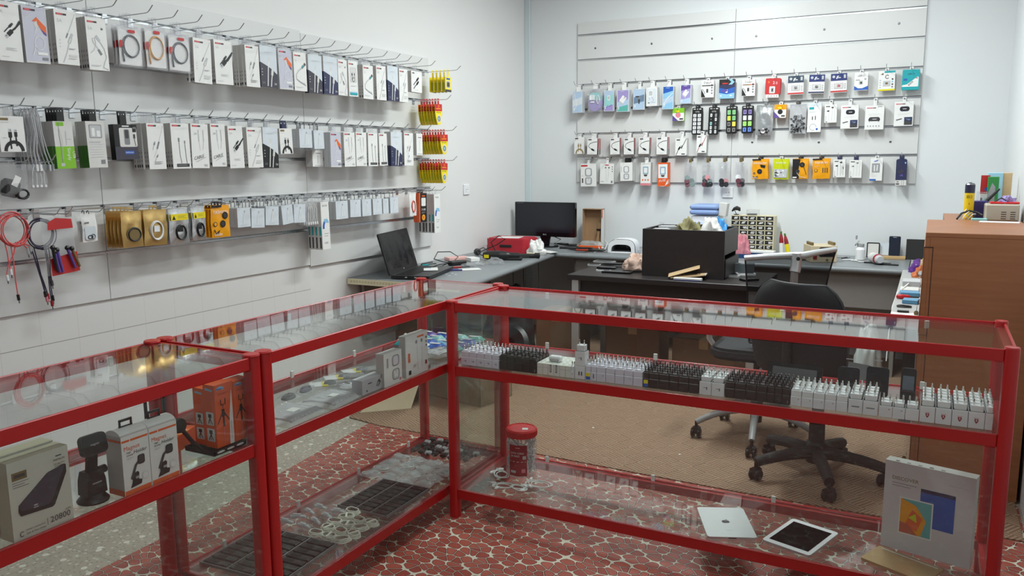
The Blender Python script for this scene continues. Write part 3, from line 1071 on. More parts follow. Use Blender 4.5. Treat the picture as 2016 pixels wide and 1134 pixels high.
def K_5a(mb, w, h, d, z0):
    bx(mb, w, h, d, z0, WHITE, SIDEW); side_marks(mb, w, h, d, z0)
    a = Art(mb, w, h, -d / 2 - .0002, z0)
    logo(a); a.txt('5A', .12, .77, .06, LGREY)
    a.line([(.95, .95), (.72, .72), (.5, .52)], .03, LGREY); a.line([(.56, .58), (.46, .49)], .06, MGREY)
    a.line([(.25, .03), (.45, .22), (.6, .42)], .04, LGREY); a.line([(.58, .40), (.68, .50)], .13, MGREY); a.line([(.582, .404), (.676, .496)], .10, OFFW); a.line([(.68, .50), (.76, .58)], .10, LGREY)
    for i in range(3):
        a.disc(.16, .32 + .06 * i, .025, LGREY)
    fine(a, .55, .30, 2, .3, MGREY); a.rect(.55, .15, .92, .19, OFFW); fine(a, .5, .12, 2, .4)


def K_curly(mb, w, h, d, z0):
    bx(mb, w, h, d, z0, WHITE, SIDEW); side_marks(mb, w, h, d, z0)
    a = Art(mb, w, h, -d / 2 - .0002, z0)
    logo(a); a.txt('5A', .1, .76, .06, LGREY); a.disc(.78, .80, .06, MGREY); a.disc(.78, .80, .045, WHITE); a.rect(.74, .785, .82, .81, DGREY)
    a.line([(.12, .32), (.3, .38), (.42, .50), (.38, .62), (.26, .60), (.30, .52), (.5, .42), (.62, .34)], .04, LGREY)
    a.line([(.45, .66), (.62, .56)], .13, LGREY); a.line([(.62, .56), (.82, .42), (.9, .26), (.78, .16), (.7, .06), (.95, .02)], .045, LGREY)
    a.line([(.52, .40), (.66, .30)], .11, MGREY); fine(a, .1, .09, 2, .5, LGREY)


def K_lilac(mb, w, h, d, z0):
    bx(mb, w, h, d, z0, LILAC, LGREY)
    a = Art(mb, w, h, -d / 2 - .0002, z0)
    a.rect(0, 0, 1, .03, OFFW); a.rect(0, 0, .025, 1, OFFW); a.rect(.975, 0, 1, 1, OFFW)
    logo(a, .08, .92); a.txt('2A', .14, .79, .06, WHITE)
    a.poly([(.38, .74), (.58, .82), (.95, .66), (.95, .54), (.72, .62), (.56, .74)], ORANGE); a.poly([(.72, .62), (.95, .54), (.95, .50), (.84, .53)], PURPLE); a.poly([(.44, .70), (.58, .76), (.62, .66), (.52, .62)], OFFW)
    a.line([(.55, .62), (.45, .52)], .03, WHITE); a.line(arc(.62, .36, .2, .12, 0, 360, 18), .025, WHITE); a.line([(.44, .33), (.36, .2), (.3, .14)], .03, WHITE)
    a.rect(.5, .15, .92, .20, WHITE); a.rect(.68, .06, .92, .11, MGREY)


def K_navy(dark):
    def f(mb, w, h, d, z0):
        bx(mb, w, h, d, z0, SKYG, SIDEW)
        for sx in (-1, 1):
            x = sx * (w / 2 + .0003)
            mb.add([(x, -d / 2, z0), (x, d / 2, z0), (x, d / 2, z0 + h * .62), (x, -d / 2, z0 + h * .58)], [(0, 1, 2, 3)], dark)
        a = Art(mb, w, h, -d / 2 - .0002, z0)
        a.poly([(0, 0), (1, 0), (1, .33), (.72, .44), (.4, .52), (0, .60)], dark)
        a.line([(.4, .03), (.46, .4), (.5, .62)], .05, WHITE); a.line([(.5, .62), (.52, .72)], .08, OFFW)
        a.line([(.6, .02), (.64, .18), (.68, .30)], .05, WHITE); a.line([(.68, .3), (.73, .46)], .13, OFFW)
        a.txt('5A', .8, .07, .05, WHITE); fine(a, .25, .85, 2, .5, LGREY); fine(a, .08, .12, 3, .2, MGREY)
        for i in range(3):
            a.rect(.06, .28 + .07 * i, .12, .30 + .07 * i, LGREY)
    return f


def K_win(mb, w, h, d, z0):
    bx(mb, w, h, d, z0, WHITE, SIDEW)
    a = Art(mb, w, h, -d / 2 - .0002, z0)
    logo(a); a.rr(.16, .40, .86, .82, .1, LGREY); a.rr(.2, .415, .82, .805, .09, OFFW)
    usb(a, .38, .66, PI / 2, .09, DGREY, BLACK); usb(a, .64, .66, PI / 2, .07, DGREY, BLACK); a.line(arc(.52, .48, .13, .06, 0, 360), .04, DGREY)
    a.rect(.1, .04, .9, .10, TEAL); a.rect(.1, .10, .9, .13, LBLUE); fine(a, .2, .3, 2, .6)


def K_conn(mb, w, h, d, z0):
    bx(mb, w, h, d, z0, WHITE, SIDEW); side_marks(mb, w, h, d, z0)
    a = Art(mb, w, h, -d / 2 - .0002, z0)
    logo(a); a.txt('5A', .1, .76, .05, LGREY)
    a.line([(.88, .70), (.62, .60)], .13, MGREY); a.line([(.92, .73), (.84, .69)], .15, DGREY); a.line([(.74, .655), (.68, .63)], .15, TEAL)
    a.line([(.62, .6), (.36, .52), (.18, .42), (.2, .3), (.45, .24), (.85, .19)], .07, LGREY); a.line([(.2, .3), (.5, .22), (.9, .15)], .035, MGREY)
    fine(a, .1, .1, 2, .6)


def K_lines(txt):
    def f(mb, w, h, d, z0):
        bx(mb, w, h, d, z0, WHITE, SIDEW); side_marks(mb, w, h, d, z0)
        a = Art(mb, w, h, -d / 2 - .0002, z0)
        logo(a, .08, .93)
        if txt == 'CABLE':
            a.txt('2A', .15, .75, .05, MGREY, it=.3); a.line([(.42, .86), (.44, .6)], .06, LGREY); a.line([(.7, .86), (.72, .6)], .06, LGREY)
            a.line([(.44, .62), (.5, .4)], .02, LGREY); a.line([(.72, .6), (.66, .42)], .02, LGREY)
            a.txt('CABLE', .14, .18, .07, DGREY, rot=.25, it=.3, fitw=.72); a.line([(.24, .14), (.8, .25)], .012, DGREY); fine(a, .68, .08, 3, .22, MGREY)
        elif txt == 'bar':
            a.line([(.4, .60), (.4, .68)], .09, MGREY); a.line([(.72, .56), (.72, .62)], .07, MGREY); a.line([(.4, .60), (.42, .3), (.48, .12)], .025, DGREY); a.line([(.72, .56), (.74, .3), (.78, .12)], .025, DGREY)
            a.rect(.2, .04, .9, .11, DGREY); fine(a, .26, .075, 1, .5, LGREY)
        else:
            a.line([(.95, .95), (.72, .68), (.62, .54)], .022, LGREY); a.line([(.66, .60), (.52, .44)], .09, MGREY); a.line([(.52, .44), (.3, .25)], .02, LGREY)
            usb(a, .40, .58, math.radians(70), .07, LGREY, MGREY); usb(a, .52, .3, math.radians(60), .06, LGREY, MGREY); fine(a, .3, .16, 4, .5, MGREY)
    return f


def K_bw(m_bg=WHITE, lab=BRONZE, cab=BLACK):
    def f(mb, w, h, d, z0):
        bx(mb, w, h, d, z0, m_bg, SIDEW)
        a = Art(mb, w, h, -d / 2 - .0002, z0)
        a.rect(.08, .88, .4, .95, lab); fine(a, .1, .82, 1, .3, MGREY)
        usb(a, .42, .56, PI / 2, .12, cab, cab, LGREY); usb(a, .64, .56, PI / 2, .10, cab, cab, LGREY)
        a.line([(.42, .36), (.40, .18)], .05, cab); a.line([(.64, .36), (.66, .18)], .05, cab); a.line(arc(.53, .02, .34, .26, 0, 180), .13, cab)
        fine(a, .12, .4, 2, .16)
    return f


def K_green(win):
    def f(mb, w, h, d, z0):
        bx(mb, w, h, d, z0, OFFW, SIDEW)
        for sx in (-1, 1):
            x = sx * (w / 2 + .0003)
            mb.add([(x, -d / 2, z0), (x, d / 2, z0), (x, d / 2, z0 + h * .48), (x, -d / 2, z0 + h * .48)], [(0, 1, 2, 3)], DGREEN)
        a = Art(mb, w, h, -d / 2 - .0002, z0)
        if win:
            a.rr(.16, .64, .84, .93, .06, MGREY); a.rr(.2, .655, .80, .915, .05, LGREY); a.rr(.3, .68, .46, .86, .05, WHITE); a.rr(.56, .67, .74, .8, .05, WHITE)
            for i in range(6):
                fine(a, .12, .5 - i * .055, 1, .7, LGREY)
            a.rect(.66, .08, .88, .17, MGREY); a.rect(.14, .54, .7, .57, LGREY)
        else:
            a.rect(0, 0, 1, .47, GREEN); a.rect(.15, .90, .55, .985, GREEN)
            a.line([(.28, .98), (.26, .7), (.3, .5), (.3, .12)], .035, MGREY); a.line([(.26, .9), (.4, .6), (.34, .2)], .02, LGREY); a.line([(.62, .8), (.6, .5)], .05, LGREY)
            a.txt('Simply', .62, .44, .13, WHITE, rot=-PI / 2, fitw=.62); a.txt('USB', .88, .36, .06, WHITE, rot=-PI / 2)
            a.rect(.2, .05, .4, .12, LGREY); fine(a, .62, .62, 1, .25, MGREY)
    return f


def K_samsung(mb, w, h, d, z0):
    bx(mb, w, h, d, z0, BLACK, BLACK)
    a = Art(mb, w, h, -d / 2 - .0002, z0)
    a.poly([(.0, 0), (1, 0), (1, .40), (.0, .36)], INK)
    a.rr(.22, .36, .98, .90, .06, OFFW); a.rr(.42, .42, .66, .86, .05, MGREY); a.rr(.46, .60, .62, .84, .04, DGREY); a.line([(.86, .7), (.86, .55), (.9, .38)], .03, DGREY); a.line([(.86, .72), (.86, .60)], .09, DGREY)
    a.rr(.40, .15, .80, .25, .03, BLUE); a.txt('SAMSUNG', .60, .18, .04, WHITE, mid=True, fitw=.34); a.rect(.8, .78, .96, .98, BLACK); a.txt('S10', .83, .88, .05, WHITE, fitw=.12)
    a.rect(.36, .93, .66, .965, WHITE)


def K_small(mb, w, h, d, z0):
    bx(mb, w, h, d, z0, SKYG, LGREY)
    a = Art(mb, w, h, -d / 2 - .0002, z0)
    a.line([(.55, .72), (.55, .85)], .09, LGREY); a.line([(.52, .74), (.48, .4), (.5, .15)], .035, WHITE); a.line([(.58, .74), (.66, .45), (.7, .2)], .035, WHITE); a.line([(.5, .72), (.44, .45), (.40, .2)], .02, LGREY)
    a.line([(.57, .84), (.57, .78)], .04, MGREY); fine(a, .2, .12, 2, .6, LGREY, .04); fine(a, .08, .92, 1, .25, LGREY)


def K_smallw(mb, w, h, d, z0):
    bx(mb, w, h, d, z0, WHITE, LGREY)
    a = Art(mb, w, h, -d / 2 - .0002, z0)
    a.line([(.4, .78), (.42, .4), (.46, .12)], .05, LGREY); a.line([(.56, .80), (.6, .35), (.6, .12)], .05, MGREY); a.line([(.5, .6), (.46, .3)], .03, DGREY); fine(a, .3, .1, 2, .5, LBLUE, .04)


def K_tiny(mb, w, h, d, z0):
    bx(mb, w, h, d, z0, WHITE, SIDEW)
    a = Art(mb, w, h, -d / 2 - .0002, z0)
    a.rect(.1, .88, .3, .93, DGREY); usb(a, .62, .66, math.radians(40), .10, BLACK, BLACK, DGREY); usb(a, .62, .48, math.radians(40), .10, BLACK, BLACK, DGREY); fine(a, .3, .12, 2, .4)


def K_narrow(mb, w, h, d, z0):
    bx(mb, w, h, d, z0, WHITE, SIDEW)
    a = Art(mb, w, h, -d / 2 - .0002, z0)
    a.rect(.3, .80, .8, .84, MGREY); a.line([(.5, .7), (.5, .2)], .06, LGREY); a.rect(.2, .04, .9, .09, LGREY)


def K_ekose(mb, w, h, d, z0):
    bx(mb, w, h, d, z0, WHITE, SIDEW)
    for sx in (-1, 1):
        x = sx * (w / 2 + .0004)
        for (p, q, m_) in ((.03, .26, DGREY), (.30, .48, TEAL)):
            mb.add([(x, -d * .22, z0 + h * p), (x, d * .22, z0 + h * p), (x, d * .22, z0 + h * q), (x, -d * .22, z0 + h * q)], [(0, 1, 2, 3)], m_)
    a = Art(mb, w, h, -d / 2 - .0002, z0)
    a.txt('EKOSE', .5, .90, .035, BLACK, mid=True, fitw=.62)
    a.line(arc(.56, .46, .32, .14, 60, 190), .22, BLUE); a.poly([(.3, .64), (.75, .64), (.95, .55), (.4, .56)], LBLUE)
    fine(a, .3, .33, 1, .55, DGREY); fine(a, .3, .28, 1, .45, DGREY); a.txt('CHZ', .5, .12, .035, DGREY, mid=True, it=.3)


def K_3usb(mb, w, h, d, z0):
    bx(mb, w, h, d, z0, BLACK, ORANGEBOX)
    a = Art(mb, w, h, -d / 2 - .0002, z0)
    a.rect(.0, 0, .12, 1, ORANGE); a.rr(.28, .55, .86, .84, .08, OFFW); a.rr(.32, .565, .82, .825, .06, WHITE); a.rect(.36, .88, .76, .92, ORANGE)
    a.txt('3 USB', .56, .40, .07, WHITE, mid=True, fitw=.7); fine(a, .3, .34, 2, .5, LGREY, .03); a.disc(.56, .16, .22, AMBER); a.disc(.56, .16, .12, ORANGE)


def pouch(mb, w, h, z0, m, bulge=0.008, yb=0.0, nx=10, ny=14, seed=0, smooth=True):
    """A sealed sachet: flat seams, softly bulging crinkled front and back."""
    rr_ = random.Random(seed)
    ph = [rr_.uniform(0, 6) for _ in range(4)]

    def f(sgn):
        def g(u, v):
            e = min(1, 6 * min(u, 1 - u)) * min(1, 5 * min(v, 0.92 - v if v < .92 else 0) if v < .92 else 0)
            b = bulge * max(0, e) * (0.75 + .25 * math.sin(9 * u + ph[0]) * math.sin(11 * v + ph[1]))
            return (-w / 2 + u * w + 0.002 * math.sin(8 * v + ph[2]), yb + sgn * (b + 0.0004), z0 + v * h + .001 * math.sin(12 * u + ph[3]))
        return g
    mb.grid(nx, ny, lambda u, v: f(-1)(u, v), m, smooth)
    mb.grid(nx, ny, lambda u, v: f(1)(1 - u, v), m, smooth)


def coil(mb, cx, cz, rx, rz, r, m, turns=3, y=-0.004, spread=0.0022, n=26, jit=0.04, seed=1):
    rr_ = random.Random(seed)
    pts = []
    for i in range(int(turns * n) + 1):
        a = 2 * PI * i / n
        k = 1 + jit * math.sin(a / turns * 2 + rr_.uniform(-.15, .15))
        pts.append((cx + rx * k * math.cos(a), y + spread * math.sin(a * .5 + rr_.uniform(-.2, .2)), cz + rz * k * math.sin(a)))
    mb.tube(pts, r, m, 6)


def K_coilbag(cm, seed):
    def f(mb, w, h, d, z0):
        pouch(mb, w, h, z0, CLEARP, d * .42, seed=seed)
        mb.box(-w * .46, 0.0015, z0 + h * .05, w * .46, 0.0022, z0 + h * .93, WHITE)
        coil(mb, w * .02, z0 + h * .50, w * .33, h * .26, .0026, cm, 4, -.003, .003, seed=seed)
        mb.tube([(-w * .33, -.003, z0 + h * .5), (-w * .34, -.003, z0 + h * .3), (-w * .3, -.003, z0 + h * .12)], .0035, cm, 6)
        a = Art(mb, w, h, -d * .2, z0)
        a.rr(.42, .82, .72, .89, .04, RED); a.rr(.05, .45, .18, .62, .02, RED)
    return f


def K_pouch(m, kind, seed=0):
    def f(mb, w, h, d, z0):
        pouch(mb, w, h, z0, m, d * .42, seed=seed)
        mb.box(-w * .49, -.0012, z0 + h * .86, w * .49, .0012, z0 + h * .872, m)
        a = Art(mb, w, h, -d * .46 - .001, z0)
        if kind == 'gold_dark':
            a.poly([(.5 + .32 * math.cos(i * .5), .36 + .2 * math.sin(i * .5)) for i in range(13)], BRONZE); coil(mb, w * .06, z0 + h * .36, w * .3, h * .18, .003, CABLEK, 3, -d * .5, .002, seed=seed)
        elif kind == 'gold_white':
            coil(mb, w * .0, z0 + h * .42, w * .26, h * .25, .0034, CABLEW, 3, -d * .5, .003, seed=seed); mb.box(-w * .12, -d * .52, z0 + h * .38, w * .12, -d * .45, z0 + h * .55, WPLAST, .002)
        elif kind == 'gold':
            pass
        elif kind == 'silver':
            a.rect(.06, .66, .94, .84, YELLOW); a.poly([(.12, .68), (.3, .68), (.21, .80)], BLACK); fine(a, .4, .78, 3, .45, DGREY, .03)
            coil(mb, w * .05, z0 + h * .32, w * .25, h * .2, .0028, CABLEK, 3, -d * .5, .003, seed=seed); mb.box(-w * .1, -d * .55, z0 + h * .34, w * .14, -d * .45, z0 + h * .5, BPLAST, .003)
        elif kind in ('fashion', 'fashion2', 'fashion3', 'fashion4'):
            a.rect(0, .94, .55, 1, BLACK)
            a.txt('FASHION', .5, .74, .10, WHITE, mid=True, fitw=.84)
            if kind == 'fashion':
                for (u, v, r) in ((.72, .68, .15), (.58, .42, .15)):
                    a.disc(u, v, r, BLACK); a.disc(u, v, r * .55, DGREY); a.disc(u, v, r * .2, BLACK)
                a.disc(.18, .42, .10, DGREY); a.disc(.18, .42, .07, AMBER); a.txt('Galax', .1, .06, .1, WHITE, it=.3, fitw=.55)
                a.line([(.1, .25), (.2, .12), (.4, .22), (.3, .1)], .05, BLACK)
            elif kind == 'fashion2':
                a.poly([(.5, .72), (.85, .68), (.8, .54), (.55, .58)], BLACK); a.disc(.48, .38, .16, BLACK); a.disc(.48, .38, .07, DGREY); a.disc(.14, .3, .07, BRONZE)
                a.line([(.06, .14), (.2, .06), (.36, .14)], .06, DGREY); a.txt('Galax', .04, .04, .07, WHITE, it=.3, fitw=.4)
            elif kind == 'fashion4':
                a.disc(.2, .42, .1, BRONZE); a.disc(.2, .42, .07, AMBER)
                for u in (.6, .72, .84):
                    a.line([(u, .3), (u, .54)], .05, DGREY)
                fine(a, .12, .62, 2, .3, OFFW, .04)
            else:
                pass
        elif kind == 'dark_orange':
            a.poly([(0, 0), (.44, 0), (.4, .45), (.5, .98), (0, .98)], BLACK); a.disc(.62, .70, .17, BLACK); a.disc(.62, .70, .09, DGREY); a.disc(.36, .38, .12, DGREY); a.disc(.36, .38, .06, BLACK)
            a.line([(.72, .6), (.92, .2)], .03, BLACK); a.line([(.3, .3), (.5, .1), (.9, .06)], .025, OFFW); a.rect(.04, .04, .3, .10, WHITE)
        elif kind == 'lime':
            a.txt('FASHION', .5, .76, .08, WHITE, mid=True, fitw=.6); a.rect(.08, .08, .92, .50, LGREY)
            rr_ = random.Random(4)
            for i in range(16):
                u, v = rr_.uniform(.12, .8), rr_.uniform(.1, .42)
                a.rect(u, v, u + rr_.uniform(.05, .14), v + rr_.uniform(.03, .08), rr_.choice([DGREY, BLACK, WHITE, MGREY]))
    return f


def K_silverbag(mb, w, h, d, z0):
    pouch(mb, w, h, z0, SILVER, d * .42, seed=5)
    rr_ = random.Random(6)
    for i in range(14):
        x, z = rr_.uniform(-.36, .3) * w, z0 + rr_.uniform(.04, .24) * h
        mb.at(x, -d * .4, z, rr_.uniform(0, 3), rr_.uniform(0, 3)).box(-.006, -.004, -.008, .006, .004, .008, rr_.choice([BPLAST, BPLAST, WPLAST]), .002)
    mb.at()


def K_clearblack(mb, w, h, d, z0):
    a = Art(mb, w, h, .002, z0)
    mb.box(-w / 2, .001, z0, w / 2, .0018, z0 + h, LGREY)
    for (u0, u1) in ((0, .06), (.94, 1)):
        a.rect(u0, 0, u1, 1, BLACK)
    a.rect(0, .92, 1, 1, BLACK); a.disc(.5, .95, .16, GOLD); a.disc(.3, .94, .05, WHITE)
    rr_ = random.Random(8)
    for i in range(46):
        x, z = rr_.uniform(-.4, .4) * w, z0 + rr_.uniform(.04, .60) * h
        mb.at(x, -rr_.uniform(.0, .4) * d, z, rr_.uniform(0, 3), rr_.uniform(0, 3), rr_.uniform(0, 3)).box(-.010, -.004, -.006, .010, .004, .006, rr_.choice([BPLAST, BPLAST, MGREY, DGREY, STEELD]), .002)
    mb.at()
    pouch(mb, w, h, z0, CLEARP, d * .5, seed=9)


def K_discs(cols, seed):
    def f(mb, w, h, d, z0):
        rr_ = random.Random(seed)
        for i, c in enumerate(cols):
            row, k = divmod(i, 3 if len(cols) > 5 else 2)
            n_ = (3 if len(cols) > 5 else 2)
            x = (-.30 + .6 * (k + .5) / n_ + rr_.uniform(-.06, .06)) * w * 1.1
            z = z0 + h * (.12 + .14 * row) + rr_.uniform(-.002, .002)
            mb.T = Matrix.Translation((x, -.003 - .003 * (i % 3), z)) @ Matrix.Rotation(PI / 2 + rr_.uniform(-.2, .2), 4, 'X') @ Matrix.Rotation(rr_.uniform(-.2, .2), 4, 'Y')
            mb.lathe([(0.0, -.003), (.0195, -.003), (.0205, 0), (.0195, .003), (.014, .0035), (0, .0035)], c, 18)
        mb.at()
        pouch(mb, w, h, z0, CLEARP, d * .5, seed=seed)
        mb.box(-w * .45, -.0008, z0 + h * .84, w * .45, .0008, z0 + h * .855, LGREY)
    return f


def K_cardblist(bg, top, inner, foot=None, title=None, dev=None):
    def f(mb, w, h, d, z0):
        bx(mb, w, h, d * .4, z0, bg, bg)
        a = Art(mb, w, h, -d * .2 - .0002, z0)
        if top:
            a.rect(0, .62, 1, 1, top); a.disc(.18, .84, .09, LGREY); a.line([(.36, .72), (.42, .86), (.5, .86)], .07, WHITE); a.rect(.44, .76, .62, .80, WHITE); a.rect(.80, .74, .93, .93, LGREY)
        if title:
            a.txt(title, .5, .80, .10, inner, mid=True, fitw=.8)
        if foot:
            a.rect(0, 0.02, 1, .10, foot)
        a.rr(.2, .2, .8, .5, .06, LGREY); a.rr(.22, .215, .78, .485, .05, OFFW); a.rect(.42, .28, .60, .42, dev or DGREY)
        for i in range(3):
            a.rect(.06, .2 + .1 * i, .13, .25 + .1 * i, LGREY); a.rect(.86, .2 + .1 * i, .93, .25 + .1 * i, MGREY)
        mb.at(0, -d * .2 - .003, 0)
        mb.box(-w * .29, -d * .28, z0 + h * .2, w * .29, .003, z0 + h * .5, CLEARP, .004)
        mb.at()
    return f


def K_data(mb, w, h, d, z0, bar=(DGREY, BLACK)):
    bx(mb, w, h, d, z0, WHITE, OFFW)
    a = Art(mb, w, h, -d / 2 - .0002, z0)
    a.txt('Data+', .5, .80, .13, DGREY, mid=True, fitw=.8); a.rect(.05, .66, .75, .72, bar[0]); a.rect(.55, .67, .97, .72, bar[1]); a.disc(.84, .70, .08, DGREY)
    a.poly([(0, .02), (.34, .02), (0, .5)], BLACK); a.line([(.05, .5), (.2, .4), (.3, .2)], .05, MGREY); a.rr(.40, .28, .56, .50, .02, DGREY)
    for i in range(3):
        a.disc(.84, .24 + .16 * i, .07, MGREY)
    fine(a, .3, .12, 1, .5, MGREY)


def K_data_brown(mb, w, h, d, z0):
    K_data(mb, w, h, d, z0, (BRONZE, ORANGE))


def K_bluecard(mb, w, h, d, z0):
    bx(mb, w, h, d, z0, BLUE, NAVY)
    a = Art(mb, w, h, -d / 2 - .0002, z0)
    a.rect(0, .72, 1, 1, BLACK); a.poly([(.6, 1), (.8, 1), (.98, .85), (.8, .70), (.6, .72), (.78, .86)], LBLUE); a.poly([(0, .72), (1, .72), (1, .60), (.5, .48), (0, .58)], RED if False else NAVY)
    a.rr(.2, .75, .58, .82, .03, RED); a.rr(.42, .3, .56, .46, .02, WHITE); a.poly([(0, 0), (1, 0), (1, .3), (.5, .22), (0, .3)], LBLUE); a.poly([(.1, .4), (.4, .5), (.6, .4), (.3, .3)], PURPLE)
    a.rect(.08, .12, .18, .17, WHITE); a.rect(.7, .12, .84, .17, WHITE)


def K_redcard(mb, w, h, d, z0):
    mb.prism(rrect(w, h * .84, .008, 3, 0, z0 + h * .58), -d * .2, d * .2, RED, 'y')
    a = Art(mb, w, h, -d * .2 - .0002, z0)
    a.rect(.08, .0, .92, .16, WHITE); a.disc(.22, .8, .07, ORANGE); a.txt('2', .5, .7, .14, WHITE); a.rect(.68, .68, .8, .82, PINK)
    a.rr(.28, .22, .66, .58, .05, OFFW); a.rr(.40, .28, .56, .5, .03, MGREY); a.rr(.44, .34, .52, .44, .01, BLACK)
    for u in (.2, .4, .6, .78):
        a.rect(u, .06, u + .06, .10, DGREY)


def K_abko(mb, w, h, d, z0):
    bx(mb, w, h, d * .4, z0, WHITE, OFFW)
    a = Art(mb, w, h, -d * .2 - .0002, z0)
    a.txt('aBKO', .5, .76, .11, DGREY, mid=True, fitw=.62); a.disc(.8, .62, .08, MGREY); a.disc(.8, .62, .06, LGREY); a.poly([(0, .02), (1, .02), (1, .24), (.6, .12), (.3, .12), (0, .26)], BLUE)
    a.rr(.34, .32, .62, .54, .03, LGREY); a.rr(.42, .36, .58, .48, .02, DGREY); a.rect(.1, .56, .4, .6, MGREY)


def K_whiteyellow(mb, w, h, d, z0):
    bx(mb, w, h, d * .6, z0, WHITE, OFFW)
    a = Art(mb, w, h, -d * .3 - .0002, z0)
    a.rect(0, 0, 1, .05, YELLOW); a.rect(0, .05, 1, .08, LIME); a.rect(.35, .9, 1, 1, TEAL); a.poly([(.12, .82), (.28, .92), (.3, .8)], BRONZE); a.line(arc(.52, .7, .1, .09, 30, 330), .04, DGREY)
    a.rr(.28, .22, .74, .5, .04, LGREY); a.rect(.42, .32, .58, .42, BRONZE)
    for i in range(4):
        a.rect(.8, .15 + .13 * i, .9, .22 + .13 * i, [MGREY, DGREY, LBLUE, DGREY][i]); a.rect(.07, .15 + .12 * i, .16, .2 + .12 * i, LGREY)


def K_teal(mb, w, h, d, z0):
    mb.prism(rrect(w, h, .006, 3, 0, z0 + h / 2), -d * .2, d * .2, TEAL, 'y')
    a = Art(mb, w, h, -d * .2 - .0002, z0)
    a.txt('aBKO', .5, .74, .09, NAVY, mid=True, fitw=.5); a.poly([(.02, .16), (.94, .16), (.94, .62), (.86, .64), (.3, .28), (.02, .24)], WHITE); a.line([(.38, .22), (.62, .42)], .10, MGREY); a.line([(.42, .25), (.6, .40)], .05, LGREY)
    a.rect(.08, .46, .3, .56, BLUE); a.rect(.78, .56, .9, .6, RED)


def gradbox(cols, dev, extra=None):
    """A phone-accessory sleeve printed in diagonal colour bands with a white charger or cable."""
    def f(mb, w, h, d, z0):
        bx(mb, w, h, d, z0, SKYG, LGREY)
        a = Art(mb, w, h, -d / 2 - .0002, z0)
        n = len(cols)
        for i, c in enumerate(cols):
            v0, v1 = .02 + .96 * (1 - (i + 1) / n), .02 + .96 * (1 - i / n)
            a.poly([(.05, max(.02, v0 - .06)), (.95, min(.98, v0 + .06) if i < n - 1 else .02), (.95, min(.98, v1 + .06)), (.05, max(.02, v1 - .06) if i else .98)], c)
        if dev == 'cable':
            a.line([(.2, .92), (.25, .7), (.5, .5), (.4, .3), (.15, .1)], .04, WHITE); a.line([(.28, .86), (.2, .55)], .03, OFFW); a.line([(.5, .5), (.75, .36)], .09, OFFW)
        elif dev == 'diag':
            a.line([(.1, .2), (.4, .45), (.9, .7)], .05, WHITE); a.line([(.1, .1), (.5, .38), (.92, .55)], .04, OFFW); a.line([(.4, .45), (.6, .56)], .1, OFFW)
        elif dev == 'head':
            a.poly([(.2, .52), (.5, .76), (.82, .62), (.52, .38)], WHITE); a.poly([(.2, .52), (.52, .38), (.52, .30), (.2, .44)], LGREY); a.line([(.6, .6), (.7, .7)], .05, MGREY)
        elif dev == 'plug':
            a.rr(.36, .52, .64, .76, .05, WHITE); a.rr(.40, .56, .60, .72, .04, LGREY); a.line([(.3, .14), (.42, .3), (.55, .2), (.8, .32)], .04, PURPLE)
        elif dev == 'car':
            a.rr(.4, .5, .62, .66, .04, MGREY); a.poly([(.42, .5), (.6, .5), (.56, .28), (.46, .28)], DGREY); a.rr(.2, .60, .5, .66, .02, DGREY)
        a.rect(.14, .10, .2, .24, WHITE); a.rect(.30, .92, .62, .945, LGREY)
    return f


MINT = mat('print_mint', srgb(150, 206, 206), 0.3)
PALEB = mat('print_pale_blue', srgb(176, 198, 222), 0.3)
PALEV = mat('print_pale_violet', srgb(160, 146, 200), 0.3)
SEAG = mat('print_sea_green', srgb(96, 176, 168), 0.3)
STEELB = mat('print_steel_blue', srgb(108, 132, 158), 0.3)


def K_chargerbag(mb, w, h, d, z0):
    mb.prism(ell(w * .48, h * .40, 20, 0, z0 + h * .42), .001, .002, PALEV, 'y')
    a = Art(mb, w, h, 0.0, z0)
    a.poly([(.06, .5), (.94, .5), (.9, .76), (.7, .84), (.3, .84), (.1, .76)], MINT)
    mb.box(-w * .38, -d * .4, z0 + h * .50, w * .02, 0, z0 + h * .74, WPLAST, .004)
    mb.box(-w * .3, -d * .35, z0 + h * .38, w * .0, 0, z0 + h * .46, WPLAST, .003)
    coil(mb, w * .26, z0 + h * .52, w * .08, h * .18, .002, CABLEW, 3, -d * .2, .003)
    pouch(mb, w, h, z0, CLEARP, d * .5, seed=14)


def K_whitehead(mb, w, h, d, z0):
    bx(mb, w, h, d, z0, WHITE, LGREY)
    a = Art(mb, w, h, -d / 2 - .0002, z0)
    a.rr(.08, .12, .92, .92, .08, SKYG); a.rr(.2, .5, .62, .86, .05, WHITE); a.rr(.25, .56, .56, .8, .04, LGREY); a.line([(.5, .5), (.7, .3), (.4, .2), (.8, .18)], .035, MGREY); a.rect(.16, .16, .3, .2, DGREY); a.line([(.3, .46), (.3, .34)], .06, LGREY)
    fine(a, .2, .06, 1, .6, LGREY)


def K_smallbox(c1, c2, c3):
    def f(mb, w, h, d, z0):
        bx(mb, w, h, d, z0, c1, c2)
        a = Art(mb, w, h, -d / 2 - .0002, z0)
        a.rect(.0, .62, 1, 1, c2); a.disc(.5, .45, .22, c3); a.poly([(0, 0), (.5, 0), (0, .45)], PURPLE); a.rect(.6, .08, .92, .2, DGREY); a.rect(.3, .70, .6, .82, YELLOW)
    return f


